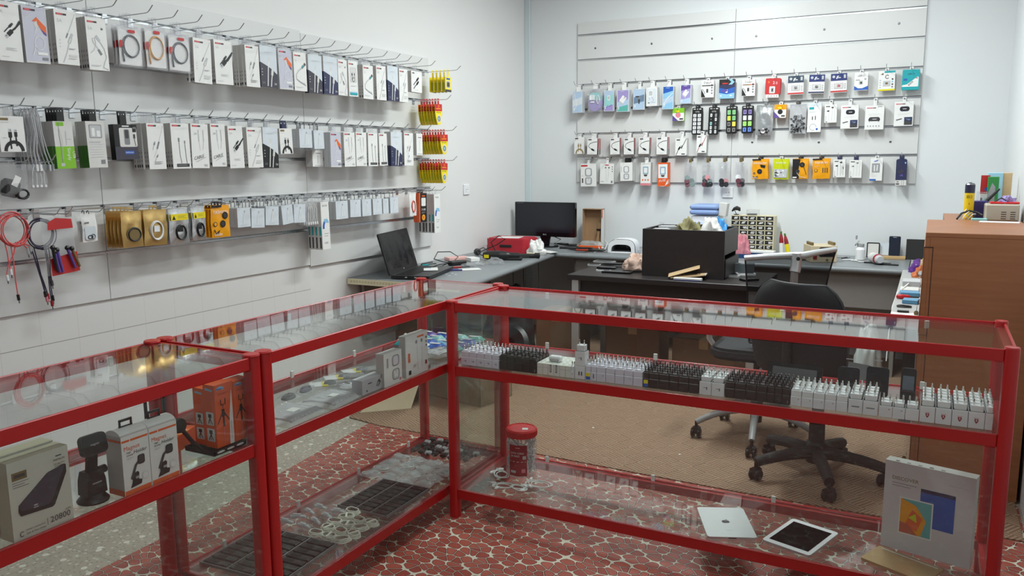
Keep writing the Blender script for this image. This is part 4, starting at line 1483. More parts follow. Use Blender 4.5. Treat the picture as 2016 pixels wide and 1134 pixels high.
def K_blister(kind):
    def f(mb, w, h, d, z0):
        mb.prism(rrect(w, h, .008, 3, 0, z0 + h / 2), -.0006, .0012, BLACK, 'y')
        a = Art(mb, w, h, -.0008, z0)
        if kind in ('otg', 'otg2'):
            a.txt('OTG', .5, .82, .05, WHITE, mid=True, fitw=.84)
        a.rect(.12, .93, .34, .96, OFFW); a.disc(.5, .945, .05, OFFW); a.rect(.66, .93, .88, .96, OFFW)
        R_ = dict(otg=5, otg2=5, green=4, blue=4)[kind]
        cs = dict(otg=[WPLAST] * 10, otg2=[WPLAST, GPLAST, BPLAST, WPLAST, MINT, DGREY, WPLAST, GPLAST, WPLAST, WPLAST],
                  green=[mat('reader_green', srgb(110, 190, 110), .35)] * 2 + [LIME, mat('reader_green', (0, 0, 0))] + [DGREY, YELLOW] + [DGREY, DGREY],
                  blue=[PURPLE, PURPLE, WPLAST, WPLAST, mat('reader_lime', srgb(150, 220, 90), .35), mat('reader_lime', (0, 0, 0)), BLUE, BLUE])[kind]
        vtop = .78 if kind in ('otg', 'otg2') else .88
        step = (vtop - .03) / R_
        for i in range(R_):
            for j in range(2):
                x = (-.22 + .44 * j) * w
                z = z0 + h * (vtop - step * (i + .5))
                hw, hh = w * (.15 if kind != 'otg2' else .085), h * step * .40
                mb.prism(rrect(hw * 2, hh * 2, .004, 3, x, z), -.0085, -.001, cs[(i * 2 + j) % len(cs)], 'y', True)
                if kind == 'otg':
                    a2 = Art(mb, hw * 2, hh * 2, -.0087, z - hh, x - hw); a2.rect(.25, .1, .75, .45, LGREY); a2.disc(.5, .66, .16, MGREY)
                elif kind == 'otg2':
                    a2 = Art(mb, hw * 2, hh * 2, -.0087, z - hh, x - hw); a2.rect(.3, .3, .7, .7, MGREY)
                else:
                    a2 = Art(mb, hw * 2, hh * 2, -.0087, z - hh, x - hw); a2.rr(.15, .12, .85, .88, .1, OFFW if cs[(i * 2 + j)] is not WPLAST else LGREY); a2.rr(.22, .17, .78, .83, .08, cs[(i * 2 + j)])
    return f


def K_earblue(mb, w, h, d, z0):
    bx(mb, w, h, d, z0, WHITE, SIDEW)
    a = Art(mb, w, h, -d / 2 - .0002, z0)
    a.rect(0, .92, 1, 1, SKYG); a.rect(.1, .78, .45, .86, TEAL); a.line([(.36, .42), (.36, .54)], .07, DGREY); a.line([(.58, .42), (.58, .56)], .06, DGREY); a.line(arc(.42, .17, .24, .11, 0, 300), .05, LGREY); a.disc(.72, .1, .08, BLUE)
    fine(a, .1, .7, 2, .6); a.rect(.12, .9, .9, .905, LBLUE)


def K_ear(m_top=DGREY, m_line=LGREY, buds=DGREY, extra=False):
    def f(mb, w, h, d, z0):
        bx(mb, w, h, d, z0, WHITE, SIDEW)
        a = Art(mb, w, h, -d / 2 - .0002, z0)
        a.rect(.1, .87, .42, .92, m_top); a.line([(.35, .68), (.36, .1)], .02, m_line); a.line([(.62, .76), (.60, .1)], .02, m_line)
        a.poly([(.18, .66), (.34, .70), (.40, .64), (.34, .60), (.18, .62)], buds); a.poly([(.52, .86), (.70, .88), (.74, .80), (.6, .78)], buds)
        a.line([(.8, .7), (.84, .3), (.82, .12)], .02, m_line)
        if extra:
            a.line([(.82, .6), (.84, .45)], .06, buds); a.line([(.72, .62), (.72, .2)], .02, m_line)
        for i in range(4):
            a.rect(.07, .08 + .08 * i, .15, .12 + .08 * i, LGREY)
        a.rect(.1, .03, .24, .07, MGREY)
    return f


def K_oval(kind):
    def f(mb, w, h, d, z0):
        bx(mb, w, h, d, z0, WHITE, SIDEW)
        a = Art(mb, w, h, -d / 2 - .0002, z0)
        logo(a, .08, .885, 1.0)
        if kind != 2:
            a.rr(.28, .60, .80, .80, .12, NAVY); a.rr(.31, .62, .77, .78, .1, BLACK); a.rect(.44, .685, .64, .715, LGREY)
            fine(a, .2, .5, 2, .65, LGREY, .04); a.rect(.54, .04, .96, .36, NAVY); a.poly([(.54, .04), (.96, .04), (.96, .14), (.7, .22), (.54, .18)], DGREY); a.poly([(.58, .3), (.9, .28), (.8, .22)], STEELB)
            a.line([(.12, .24), (.3, .28), (.42, .3)], .05, DGREY); a.disc(.14, .26, .03, MGREY)
        else:
            fine(a, .2, .64, 2, .65, LGREY, .04); a.rr(.2, .35, .80, .52, .12, BLACK); a.rr(.24, .37, .76, .5, .1, DGREY); a.rect(.4, .42, .62, .45, LGREY)
            a.line([(.18, .42), (.26, .32)], .03, BLACK); a.line([(.8, .42), (.72, .32)], .03, BLACK)
            for i in range(5):
                a.rect(.14 + .15 * i, .12, .19 + .15 * i, .17, MGREY)
            a.line(arc(.76, .93, .1, .03, 0, 180), .02, DGREY)
    return f


def K_redside(cab=BLACK):
    def f(mb, w, h, d, z0):
        bx(mb, w, h, d, z0, WHITE, DKRED)
        for sx in (-1, 1):
            x = sx * (w / 2 + .0003)
            mb.add([(x, -d / 2, z0), (x, d / 2, z0), (x, d / 2, z0 + h * .32), (x, -d / 2, z0 + h * .32)], [(0, 1, 2, 3)], DGREY)
        a = Art(mb, w, h, -d / 2 - .0002, z0)
        a.rect(.1, .88, .42, .95, DGREY); a.line([(.98, .80), (.6, .76), (.25, .66), (.12, .5), (.3, .38), (.45, .32)], .05, cab); a.line([(.42, .34), (.7, .24)], .16, cab); a.line([(.7, .24), (.82, .2)], .12, LGREY); fine(a, .3, .08, 1, .4, MGREY); fine(a, .1, .82, 1, .2)
    return f


def K_diag(cab):
    def f(mb, w, h, d, z0):
        bx(mb, w, h, d, z0, WHITE, SIDEW)
        a = Art(mb, w, h, -d / 2 - .0002, z0)
        a.rect(.1, .86, .38, .93, DGREY); a.line([(.95, .98), (.7, .62), (.55, .5)], .05, cab); a.line([(.44, .50), (.28, .34)], .15, BLACK); a.line([(.52, .58), (.44, .5)], .10, LGREY); a.line([(.28, .34), (.08, .02)], .05, cab); a.line([(.62, .56), (.52, .40)], .09, cab); a.rect(.55, .05, .85, .11, DGREY)
    return f


def K_airpods(second):
    def f(mb, w, h, d, z0):
        bx(mb, w, h, d, z0, WHITE, SIDEW)
        a = Art(mb, w, h, -d / 2 - .0002, z0)
        if not second:
            a.rect(.03, .87, .45, .94, RED)
        a.rr(.28, .44, .72, .80, .12, MGREY); a.rr(.32, .46, .68, .78, .10, LGREY); a.rr(.36, .50, .64, .76, .09, WHITE)
        a.rr(.28, .08, .72, .40, .12, MGREY); a.rr(.32, .10, .68, .38, .10, LGREY); a.line([(.42, .34), (.46, .14)], .08, WHITE); a.line([(.58, .34), (.54, .14)], .08, WHITE)
        a.rect(.08, .16, .16, .36, DGREY) if not second else a.rect(.07, .5, .12, .8, LGREY)
        fine(a, .08, .46, 1, .1, MGREY)
    return f


def K_earph(mb, w, h, d, z0):
    bx(mb, w, h, d, z0, WHITE, SIDEW)
    a = Art(mb, w, h, -d / 2 - .0002, z0)
    a.rect(.35, .90, .62, .95, RED); a.line([(.42, .80), (.46, .1)], .02, LGREY); a.line([(.62, .80), (.58, .1)], .02, LGREY); a.disc(.40, .80, .06, MGREY); a.disc(.64, .80, .06, MGREY)
    for i in range(3):
        a.disc(.88, .62 + .11 * i, .035, DGREY)
    a.rect(.8, .05, .92, .16, MGREY); a.rect(.06, .1, .3, .14, LGREY)


def K_orangecharger(mk, frame):
    def f(mb, w, h, d, z0):
        bx(mb, w, h, d, z0, WHITE if not frame else ORANGEBOX, SIDEW if not frame else ORANGE)
        a = Art(mb, w, h, -d / 2 - .0002, z0)
        if frame:
            a.rect(.06, .35, .94, .93, WHITE); a.poly([(0, .02), (.7, .02), (1, .3), (1, .12), (.6, 0)], WHITE); a.txt('FUSE', .5, .2, .10, WHITE, mid=True, rot=.2, it=.3, fitw=.8)
        else:
            a.rect(.05, .92, .95, .97, OFFW); a.rect(0, 0, 1, .10, PINK)
            for i in range(3):
                a.disc(.22 + .27 * i, .24, .08, ORANGE)
        a.rr(.24, .50, .76, .82, .06, MGREY); a.rr(.28, .52, .72, .80, .05, LBLUE); a.rr(.33, .55, .67, .77, .04, WHITE); a.poly([(.3, .48), (.7, .48), (.62, .40), (.38, .40)], DGREY)
    return f


def K_samear(mb, w, h, d, z0):
    bx(mb, w, h, d, z0, WHITE, SIDEW)
    a = Art(mb, w, h, -d / 2 - .0002, z0)
    a.poly([(.3, .86), (.62, .92), (.62, .88), (.3, .82)], BLUE); a.rect(.14, .36, .78, .76, MGREY); a.rect(.18, .38, .74, .74, GPLAST); a.line([(.34, .68), (.36, .42)], .09, WHITE); a.line([(.58, .70), (.56, .44)], .09, WHITE)
    fine(a, .1, .3, 1, .2, DGREY); fine(a, .1, .24, 3, .5, LGREY, .03); a.rect(0, 0, .5, .07, BLUE)


def K_navypack(mb, w, h, d, z0):
    mb.prism(rrect(w, h, .012, 3, 0, z0 + h / 2), -d / 2, d / 2, NAVY, 'y')
    a = Art(mb, w, h, -d / 2 - .0002, z0)
    a.rect(0, 0, 1, .2, OFFW); a.rect(.05, .03, .35, .08, DGREY); a.rect(.1, .12, .3, .15, DGREY); a.rect(.55, .0, .58, .2, MGREY); a.rect(.72, .0, .75, .2, MGREY)
    a.poly([(.1, .5), (.5, .62), (.8, .54), (.4, .44)], INK); a.poly([(.3, .36), (.6, .44), (.7, .34)], PURPLE); a.rect(.8, .82, .92, .88, LBLUE); a.poly([(.2, .7), (.6, .76), (.4, .66)], INK)


def K_yellow(mb, w, h, d, z0):
    bx(mb, w, h, d * .3, z0, YELLOW, YELLOW)
    a = Art(mb, w, h, -d * .15 - .0002, z0)
    a.rect(.1, .1, .9, .7, LIME)
    for i in range(8):
        a.rect(.14, .16 + .065 * i, .14 + .6 * (1 - .3 * (i % 3 == 1)), .18 + .065 * i, BRONZE)
    a.rect(.12, .76, .5, .9, YELLOW); a.rect(.56, .02, .98, .1, DGREY)


def K_yellow_front(mb, w, h, d, z0):
    bx(mb, w, h, d * .3, z0, YELLOW, YELLOW)
    a = Art(mb, w, h, -d * .15 - .0002, z0)
    a.rr(.18, .24, .82, .76, .1, LILAC); a.rr(.24, .3, .76, .7, .08, MGREY); a.rect(.3, .36, .7, .62, DGREY); a.rect(0, 0, 1, .16, DGREY); a.rect(.2, .82, .8, .94, BLUE)


def K_redyellow(front):
    def f(mb, w, h, d, z0):
        n = 10
        pts = [(w * .5, z0 + h), (-w * .5, z0 + h)] + [(-w * .5 * (1 - .62 * max(0, (i / n - .35) / .65) ** 2), z0 + h * (1 - .98 * i / n)) for i in range(1, n + 1)]
        pts += [(0, z0)] + [(w * .5 * (1 - .62 * max(0, (i / n - .35) / .65) ** 2), z0 + h * (1 - .98 * i / n)) for i in range(n, 0, -1)]
        mb.prism(pts, -d * .12, d * .12, YELLOW, 'y')
        a = Art(mb, w, h, -d * .12 - .0002, z0)
        a.rect(0, .66, 1, 1, RED); a.rect(.15, .76, .8, .8, AMBER); a.disc(.5, .9, .12, ORANGE)
        for i in range(3):
            a.disc(.25 + .22 * i, .6, .05, DGREY)
        if front:
            a.disc(.5, .3, .3, OFFW); a.disc(.5, .3, .22, MGREY); a.disc(.5, .3, .1, LBLUE)
        else:
            a.rect(.2, .18, .8, .5, LIME)
    return f


def K_earbag(mb, w, h, d, z0):
    pouch(mb, w, h, z0, WHITE, d * .4, seed=21)
    a = Art(mb, w, h, -d * .44, z0)
    a.rr(.12, .08, .86, .55, .1, SKYG); a.rect(.16, .66, .44, .72, MGREY)
    coil(mb, -w * .05, z0 + h * .17, w * .16, h * .06, .0016, CABLEK, 2, -d * .5, .001)
    coil(mb, w * .14, z0 + h * .18, w * .12, h * .08, .0016, STEELD, 2, -d * .5, .001)


def K_redcable(mb, w, h, d, z0):
    pouch(mb, w, h, z0, WHITE, d * .4, seed=23)
    coil(mb, 0, z0 + h * .42, w * .25, h * .24, .003, mat('cable_coral', srgb(206, 96, 84), .5), 3, -d * .5, .002)


def K_micbag(mb, w, h, d, z0):
    a = Art(mb, w, h, -.014, z0)
    a.poly([(.1, 0), (1, 0.03), (.96, .38), (.1, .30)], RED); a.poly([(.12, .80), (.92, .80), (.9, .96), (.4, 1), (.14, .93)], RED)
    for i, (x0, z1, x1, z2, c) in enumerate([(-.3, .42, -.2, .06, PURPLE), (-.22, .45, -.1, .05, PURPLE), (.1, .46, .3, .1, PURPLE), (.24, .44, .44, .11, BRONZE), (-.36, .5, -.3, .1, BPLAST)]):
        p, q = V((x0 * w, -.024 - .001 * i, z0 + z1 * h)), V((x1 * w, -.022 - .001 * i, z0 + z2 * h))
        mb.tube([p, p.lerp(q, .5), q], [.0065, .0055, .005], c, 8)
        mb.at(p.x, p.y, p.z).lathe([(0, -.008), (.008, -.005), (.0095, .002), (.006, .009), (0, .011)], BPLAST, 10); mb.at()
    pouch(mb, w, h, z0, POLY, d * .4, seed=25)


def K_clearcable(cm, seed, k=5):
    def f(mb, w, h, d, z0):
        rr_ = random.Random(seed)
        for i in range(k):
            x = (-.35 + .7 * i / max(1, k - 1)) * w
            mb.tube([(x * .5, -.004, z0 + h * .95), (x * .9, -.006, z0 + h * .7), (x + rr_.uniform(-.1, .1) * w, -.004, z0 + h * .4), (x, -.003, z0 + h * .12)], .0022, cm, 6)
            mb.box(x - .005, -.008, z0 + h * .05, x + .005, -.001, z0 + h * .17, WPLAST, .002)
        pouch(mb, w, h, z0, POLY, d * .45, seed=seed)
    return f


def K_bagcharger(mb, w, h, d, z0):
    mb.at(-.01, 0, z0 + h * .38, 0, 0, .25).box(-w * .34, -.018, -h * .26, w * .28, .018, h * .22, BPLASTM, .012); mb.at()
    coil(mb, w * .22, z0 + h * .2, w * .2, h * .12, .004, CABLEK, 3, -.012, .006)
    mb.at(.0, -.02, z0 + h * .55, 0, 0, .5).box(-.012, -.0005, -.02, .012, .0005, .02, WHITE); mb.at()
    pouch(mb, w, h, z0, POLY, .026, seed=31)


# ---------------------------------------------------------------- hooks and stacks
def make_hook(length, tip=0.028):
    m = MB()
    m.box(-0.013, -0.0035, -0.034, 0.013, -0.0005, 0.004, CHROME, 0.0006)
    m.box(-0.011, -0.006, -0.004, 0.011, 0.0, 0.0055, CHROME)
    plate = m.mesh('hook_plate')
    m = MB()
    m.tube([(0, -0.003, -0.012), (0, -length * .5, -0.012), (0, -length + .012, -0.012), (0, -length, -0.010), (0, -length - .010, -0.004), (0, -length - .010 - tip * .8, tip * .55)], 0.0021, CHROME, 6)
    return plate, m.mesh('hook_prong')


HOOKS = {L_: make_hook(L_) for L_ in (0.27, 0.20, 0.13, 0.10)}


def put_hook(wall, along, z, length, label):
    plate, prong = HOOKS[length]
    o = bpy.data.objects.new('wall_hook', plate)
    COL.objects.link(o)
    if wall == 'L':
        o.location = (0.0182, along, z); o.rotation_euler = (0, 0, PI / 2)
    else:
        o.location = (along, -0.0182, z)
    tag(o, label, 'hook', 'chrome hooks in the slatted panels')
    p = bpy.data.objects.new('prong', prong)
    COL.objects.link(p)
    p.parent = o
    return o


NUMW = ['', 'one', 'two', 'three', 'four', 'five', 'six', 'seven', 'eight']


def stack(wall, slot_z, bbox, kind, name, cat, desc, where, n=1, t=0.016, d=0.014, front=0.15, hook=0.2, tabm=WHITE, tab=True, kindb=None, group=None, tilt=0.0, nohook=False, z_off=0.0):
    """A hook with n packs. bbox = front pack's left, right, top and bottom in the photo."""
    l, r, tp, bt = bbox
    ax, val = (0, 0.018 + front) if wall == 'L' else (1, -0.018 - front)
    mid = (tp + bt) / 2
    A, B2 = hit(l, mid, ax, val), hit(r, mid, ax, val)
    T_, Bm = hit((l + r) / 2, tp, ax, val), hit((l + r) / 2, bt, ax, val)
    w = abs(B2[1 - ax] - A[1 - ax]) * 0.985
    along = (A[1 - ax] + B2[1 - ax]) / 2
    hz = slot_z - 0.012 + z_off
    tabh = hz - T_.z
    if tabh < 0.009:
        tabh = 0.009
    h = (hz - tabh) - Bm.z
    mb = MB()
    kind(mb, w, h, d, -tabh - h)
    mesh_tab = None
    if tab:
        if tabm in (BPLAST, CHROME, NAVY):
            tm = MB(); (tm.tube([(.004, 0, -tabh), (.005, 0, -.010), (.004, 0, .002), (0, 0, .0045), (-.004, 0, .002), (-.005, 0, -.006)], .0016, tabm, 5) if 'small' in desc else hang_tab(tm, w, tabh, tabm, 0, 0.03)); mesh_tab = tm.mesh('hang_tab')
        else:
            hang_tab(mb, w, tabh, POLY if tabm is WHITE and wall == 'L' else tabm)
    me = mb.mesh(name)
    meb = me
    if kindb:
        m2 = MB(); kindb(m2, w, h, d, -tabh - h)
        if tab and mesh_tab is None:
            hang_tab(m2, w, tabh, tabm)
        meb = m2.mesh(name)
    for i in range(n):
        o = bpy.data.objects.new(name, me if i == 0 else meb)
        COL.objects.link(o)
        off = val + (-1 if wall == 'L' else 1) * i * t
        o.location = (off, along, hz) if wall == 'L' else (along, off, hz)
        sway = tilt + (random.uniform(-.018, .018) if i else 0)
        o.rotation_euler = (0, sway, PI / 2 if wall == 'L' else 0)
        if n == 1:
            lab = f'{desc}, {where}'
        elif i == 0:
            lab = f'{desc}, {where}, frontmost'
        else:
            lab = f'{desc}, {where}, {ORD[i + 1]} from front'
        tag(o, lab, cat, group or f'{desc}, {where}')
        if mesh_tab:
            c = bpy.data.objects.new('hang_tab', mesh_tab)
            COL.objects.link(c); c.parent = o
    if not nohook:
        put_hook(wall, along, slot_z, hook, f'chrome hook for {desc}, {where}')
    return along

# ---------------------------------------------------------------- long wall, top row
def where_row(row):
    k = [0]

    def nxt():
        k[0] += 1
        return f'{ORD[k[0]]} hook, {row}'
    return nxt


LB = 'cable box'
W1 = where_row('long wall top row')
TOP = [
    ((-9, 38, 4, 120), K_black, 'white box with black cable', 3), ((43, 90.6, 14, 124), K_lilac, 'lilac 2A cable box', 2),
    ((107, 150, 21, 127), K_5a, 'white 5A cable box', 3), ((168, 208, 36, 138), K_curly, 'white box with curly white cable', 4),
    ((232, 280, 50, 132), K_coilbag(CABLEG, 1), 'clear pack, grey coiled cable', 3), ((285, 327, 52, 137), K_coilbag(CABLET, 2), 'clear pack, tan coiled cable', 2),
    ((332, 376, 66, 143), K_coilbag(CABLEG, 3), 'clear pack, dark coiled cable', 3), ((380, 415, 77, 164), K_5a, 'white 5A cable box', 3),
    ((420, 455, 80, 166), K_black, 'white box with black cable', 3), ((481, 508, 90, 171), K_lines('plain'), 'white box with drawn white cable', 5),
    ((510, 543, 91, 172), K_navy(INK), 'white and dark plum cable box', 2), ((546, 573, 98, 176), K_lilac, 'lilac 2A cable box', 2),
    ((576, 601, 104, 179), K_conn, 'white box with bent grey cable', 2), ((605, 632, 109, 184), K_navy(INK), 'white and dark plum cable box', 2),
    ((635, 663, 112, 186), K_navy(NAVY), 'white and navy cable box', 3), ((664, 682, 118, 188), K_curly, 'white box with curly white cable', 2),
    ((684, 702, 121, 190), K_win, 'white box with cable window', 1), ((713, 733, 129, 195), K_conn, 'white box with bent grey cable', 4),
    ((739, 758, 130, 197), K_5a, 'white 5A cable box', 3), ((761, 782, 131, 199), K_navy(NAVY), 'white and navy cable box', 3),
    ((784, 801, 136, 201), K_5a, 'white 5A cable box', 3), ((808, 829, 141, 182), K_tiny, 'small white card with two black cables', 2)]
for bb, kd, ds, n in TOP:
    bag = ds.startswith('clear pack')
    stack('L', LZ[0], bb, kd, 'cable_pack' if bag else 'cable_box', 'cable', ds, W1(), n, 0.02 if bag else 0.0165, 0.016 if bag else 0.0145, 0.15, 0.27, WHITE, tilt=random.uniform(-.02, .02))


def spaced_cards(slot_z, pxs, y0, y1, wpx, kinds, name, cat, desc, where, d=0.012, y_al=None, hook=0.2):
    """Cards hung one behind the other along one hook; each px in pxs is a card's centre."""
    n = len(pxs)
    al = y_al
    fr0, step = 0.20, 0.03 if n < 6 else 0.022
    hz = slot_z - 0.012
    T_, B2 = hit(pxs[-1], y0, 0, 0.018 + fr0), hit(pxs[-1], y1, 0, 0.018 + fr0)
    L_, R_ = hit(pxs[-1] - wpx / 2, (y0 + y1) / 2, 0, 0.018 + fr0), hit(pxs[-1] + wpx / 2, (y0 + y1) / 2, 0, 0.018 + fr0)
    w, tabh = R_.y - L_.y, max(0.010, hz - T_.z)
    h = hz - tabh - B2.z
    along = (L_.y + R_.y) / 2
    mes = {}
    for k_ in set(kinds):
        mb = MB(); k_(mb, w, h, d, -tabh - h); hang_tab(mb, w, tabh, YELLOW if cat == 'card' else RED); mes[k_] = mb.mesh(name)
    for i in range(n):
        o = bpy.data.objects.new(name, mes[kinds[i]])
        COL.objects.link(o)
        o.location = (0.018 + fr0 - (n - 1 - i) * step, along, hz)
        o.rotation_euler = (0, random.uniform(-.04, .04), PI / 2 + random.uniform(-.05, .05))
        k_ = n - i
        tag(o, f'{desc}, {where}, ' + ('frontmost' if k_ == 1 else ORD[k_] + ' from front'), cat, f'{desc}, {where}')
    put_hook('L', along, slot_z, 0.27, f'chrome hook for {desc}, {where}')


spaced_cards(LZ[0], [842, 852, 862, 872, 882], 152, 181, 12, [K_yellow] * 4 + [K_yellow_front], 'accessory_card', 'card', 'yellow pack', 'long wall top row end')
RY, RYF = K_redyellow(False), K_redyellow(True)
spaced_cards(LZ[1], [0] * 6 + [863], 205, 246, 14, [RY] * 6 + [RYF], 'air_freshener', 'air freshener', 'red and yellow pointed pack', 'long wall upper end hook')
spaced_cards(LZ[2], [0] * 8 + [874], 265, 304, 14, [RY] * 8 + [RYF], 'air_freshener', 'air freshener', 'red and yellow pointed pack', 'long wall middle end hook')
spaced_cards(LZ[3], [0] * 8 + [875], 321, 361, 13, [RY] * 8 + [RYF], 'air_freshener', 'air freshener', 'red and yellow pointed pack', 'long wall lowest end hook')

# ---------------------------------------------------------------- long wall, middle row
W2 = where_row('long wall middle row')
MID = [
    ((-5, 46, 229, 299), K_bw(), 'white box with black braided cable', 2, 'cable_box', WHITE), None,
    ((104, 142, 239, 332), K_green(False), 'grey and lime green cable box', 5, 'cable_box', BPLAST), ((168, 205, 239, 330), K_green(True), 'grey and green box with window', 4, 'cable_box', BPLAST),
    ((222, 268, 245, 314), K_samsung, 'black charger box with blue patch', 2, 'charger_box', BPLAST), ((288, 322, 243, 333), K_lines('plain'), 'white box with drawn white cable', 6, 'cable_box', WHITE),
    ((335, 371, 243, 332), K_lines('bar'), 'white box with dark bottom bar', 3, 'cable_box', WHITE), ((375, 409, 244, 331), K_lines('CABLE'), 'white box lettered CABLE', 2, 'cable_box', WHITE),
    ((413, 442, 244, 328), K_lines('CABLE'), 'white box lettered CABLE', 2, 'cable_box', WHITE), ((447, 476, 248, 331), K_black, 'white box with black cable', 2, 'cable_box', WHITE),
    ((484, 514, 251, 330), K_5a, 'white 5A cable box', 2, 'cable_box', WHITE), ((516, 546, 251, 331), K_navy(BLACK), 'white and black cable box', 2, 'cable_box', WHITE),
    ((548, 573, 253, 303), K_bw(), 'short white box with black cable', 2, 'cable_box', NAVY), ((586, 611, 254, 291), K_small, 'small pale cable box', 3, 'cable_box', BPLAST),
    ((614, 634, 257, 293), K_small, 'small pale cable box', 3, 'cable_box', BPLAST), ((649, 670, 261, 329), K_lilac, 'lilac 2A cable box', 3, 'cable_box', WHITE),
    ((675, 697, 261, 328), K_lines('CABLE'), 'white box lettered CABLE', 2, 'cable_box', WHITE), ((699, 720, 261, 327), K_lines('CABLE'), 'white box lettered CABLE', 2, 'cable_box', WHITE),
    ((723, 742, 262, 327), K_lines('bar'), 'white box with dark bottom bar', 2, 'cable_box', WHITE), ((744, 760, 263, 326), K_lines('bar'), 'white box with dark bottom bar', 1, 'cable_box', WHITE),
    ((768, 790, 260, 327), K_navy(NAVY), 'white and navy cable box', 3, 'cable_box', WHITE), ((794, 812, 262, 326), K_lines('plain'), 'white box with drawn white cable', 2, 'cable_box', WHITE),
    ((818, 830, 263, 306), K_narrow, 'narrow white box', 2, 'cable_box', WHITE)]
for row in MID:
    wh = W2()
    if row is None:
        al = hit(67, 250, 0, 0.12).y
        put_hook('L', al, LZ[2], 0.20, f'chrome hook for looped grey cables, {wh}')
        for i in range(5):
            m = MB()
            rr_ = random.Random(40 + i)
            for k in range(4):
                sgn = (-1) ** k
                dy = sgn * (0.012 + .006 * k)
                m.tube([(rr_.uniform(-.003, .003), 0, 0.004 + .001 * k), (dy * .6, .002, -0.03), (dy * .5 + .004, -.002, -.09), (dy + .010, .003, -.16), (dy * 1.2 + .02, 0, -.21)], .0026, mat('cable_braid_grey', srgb(188, 188, 192), .6, var=.25, scale=200), 6)
                m.box(dy * 1.2 + .016, -.005, -.235, dy * 1.2 + .026, .004, -.208, WPLAST if k % 2 else SILV, .002)
            o = m.build('cable', None, (0.05 + .022 * i, al, LZ[2] - .0135), PI / 2)
            tag(o, f'looped grey braided cable on the second hook of the middle row, {ORD[5 - i]} from front', 'cable', 'looped grey cables on one hook')
        continue
    bb, kd, ds, n, nm, tb = row
    small = 'small pale' in ds
    stack('L', LZ[2], bb, kd, nm, 'cable' if 'charger' not in nm else 'charger', ds, wh, n, 0.017 if not small else .026, 0.0155 if not small else .024, 0.13, 0.20, tb, tilt=random.uniform(-.03, .02))
# the grey boxes hanging behind the small pale one
stack('L', LZ[2], (613, 634, 296, 328), K_narrow, 'cable_box', 'cable', 'long grey box below small pale boxes', 'long wall middle row', 3, 0.017, .0155, 0.075, 0.20, WHITE, nohook=True)

# two bags on the slot below the looped cables
stack('L', LZ[3], (-4, 55, 322, 397), K_bagcharger, 'clear_bag', 'bag', 'clear bag with a bulky black charger', 'below the looped grey cables', 1, .03, .05, .11, .20, WHITE)
stack('L', LZ[3], (56, 92, 322, 372), K_clearcable(CABLEW, 33, 4), 'clear_bag', 'bag', 'small clear bag with white cables', 'below the looped grey cables', 1, .03, .03, .11, .20, WHITE)

# ---------------------------------------------------------------- long wall, bottom row
W3 = where_row('long wall bottom row')


def coil_bundle(px, py, rpx, cm, name, label, tails, xf, r, seed):
    """A coil of thin leads over a hook, with loose ends that hang straight down."""
    c = hit(px, py, 0, xf)
    k = abs(hit(px + rpx, py, 0, xf).y - c.y)
    m = MB()
    rr_ = random.Random(seed)
    for i in range(6):
        f = rr_.uniform(.86, 1.08)
        ox, oz = rr_.uniform(-.008, .008), rr_.uniform(-.006, .006)
        m.tube([(ox + k * f * math.cos(2 * PI * j / 28), rr_.uniform(-.001, .001) - .004 * i + .01, oz + (1 - f) * .0 + k * 1.12 * f * math.sin(2 * PI * j / 28)) for j in range(28)], r, cm, 6, True)
    o = m.build(name, None, c, PI / 2)
    tag(o, label, 'cable')
    for (a, b2, ln, end) in tails:
        t = MB()
        t.tube([(a * k, 0, -k * .9), (a * k + (b2 - a) * k * .3, -.004, -k * .9 - ln * .35), (a * k + (b2 - a) * k * .8, .002, -k * .9 - ln * .75), (b2 * k, 0, -k * .9 - ln)], r, cm, 6)
        z = -k * .9 - ln
        t.tube([(b2 * k, 0, z), (b2 * k + .002, 0, z - .022)], .0055, end, 8)
        t.tube([(b2 * k + .002, 0, z - .022), (b2 * k + .003, 0, z - .034)], .0022, STEELD, 6)
        t.build('loose_end', o)
    return c


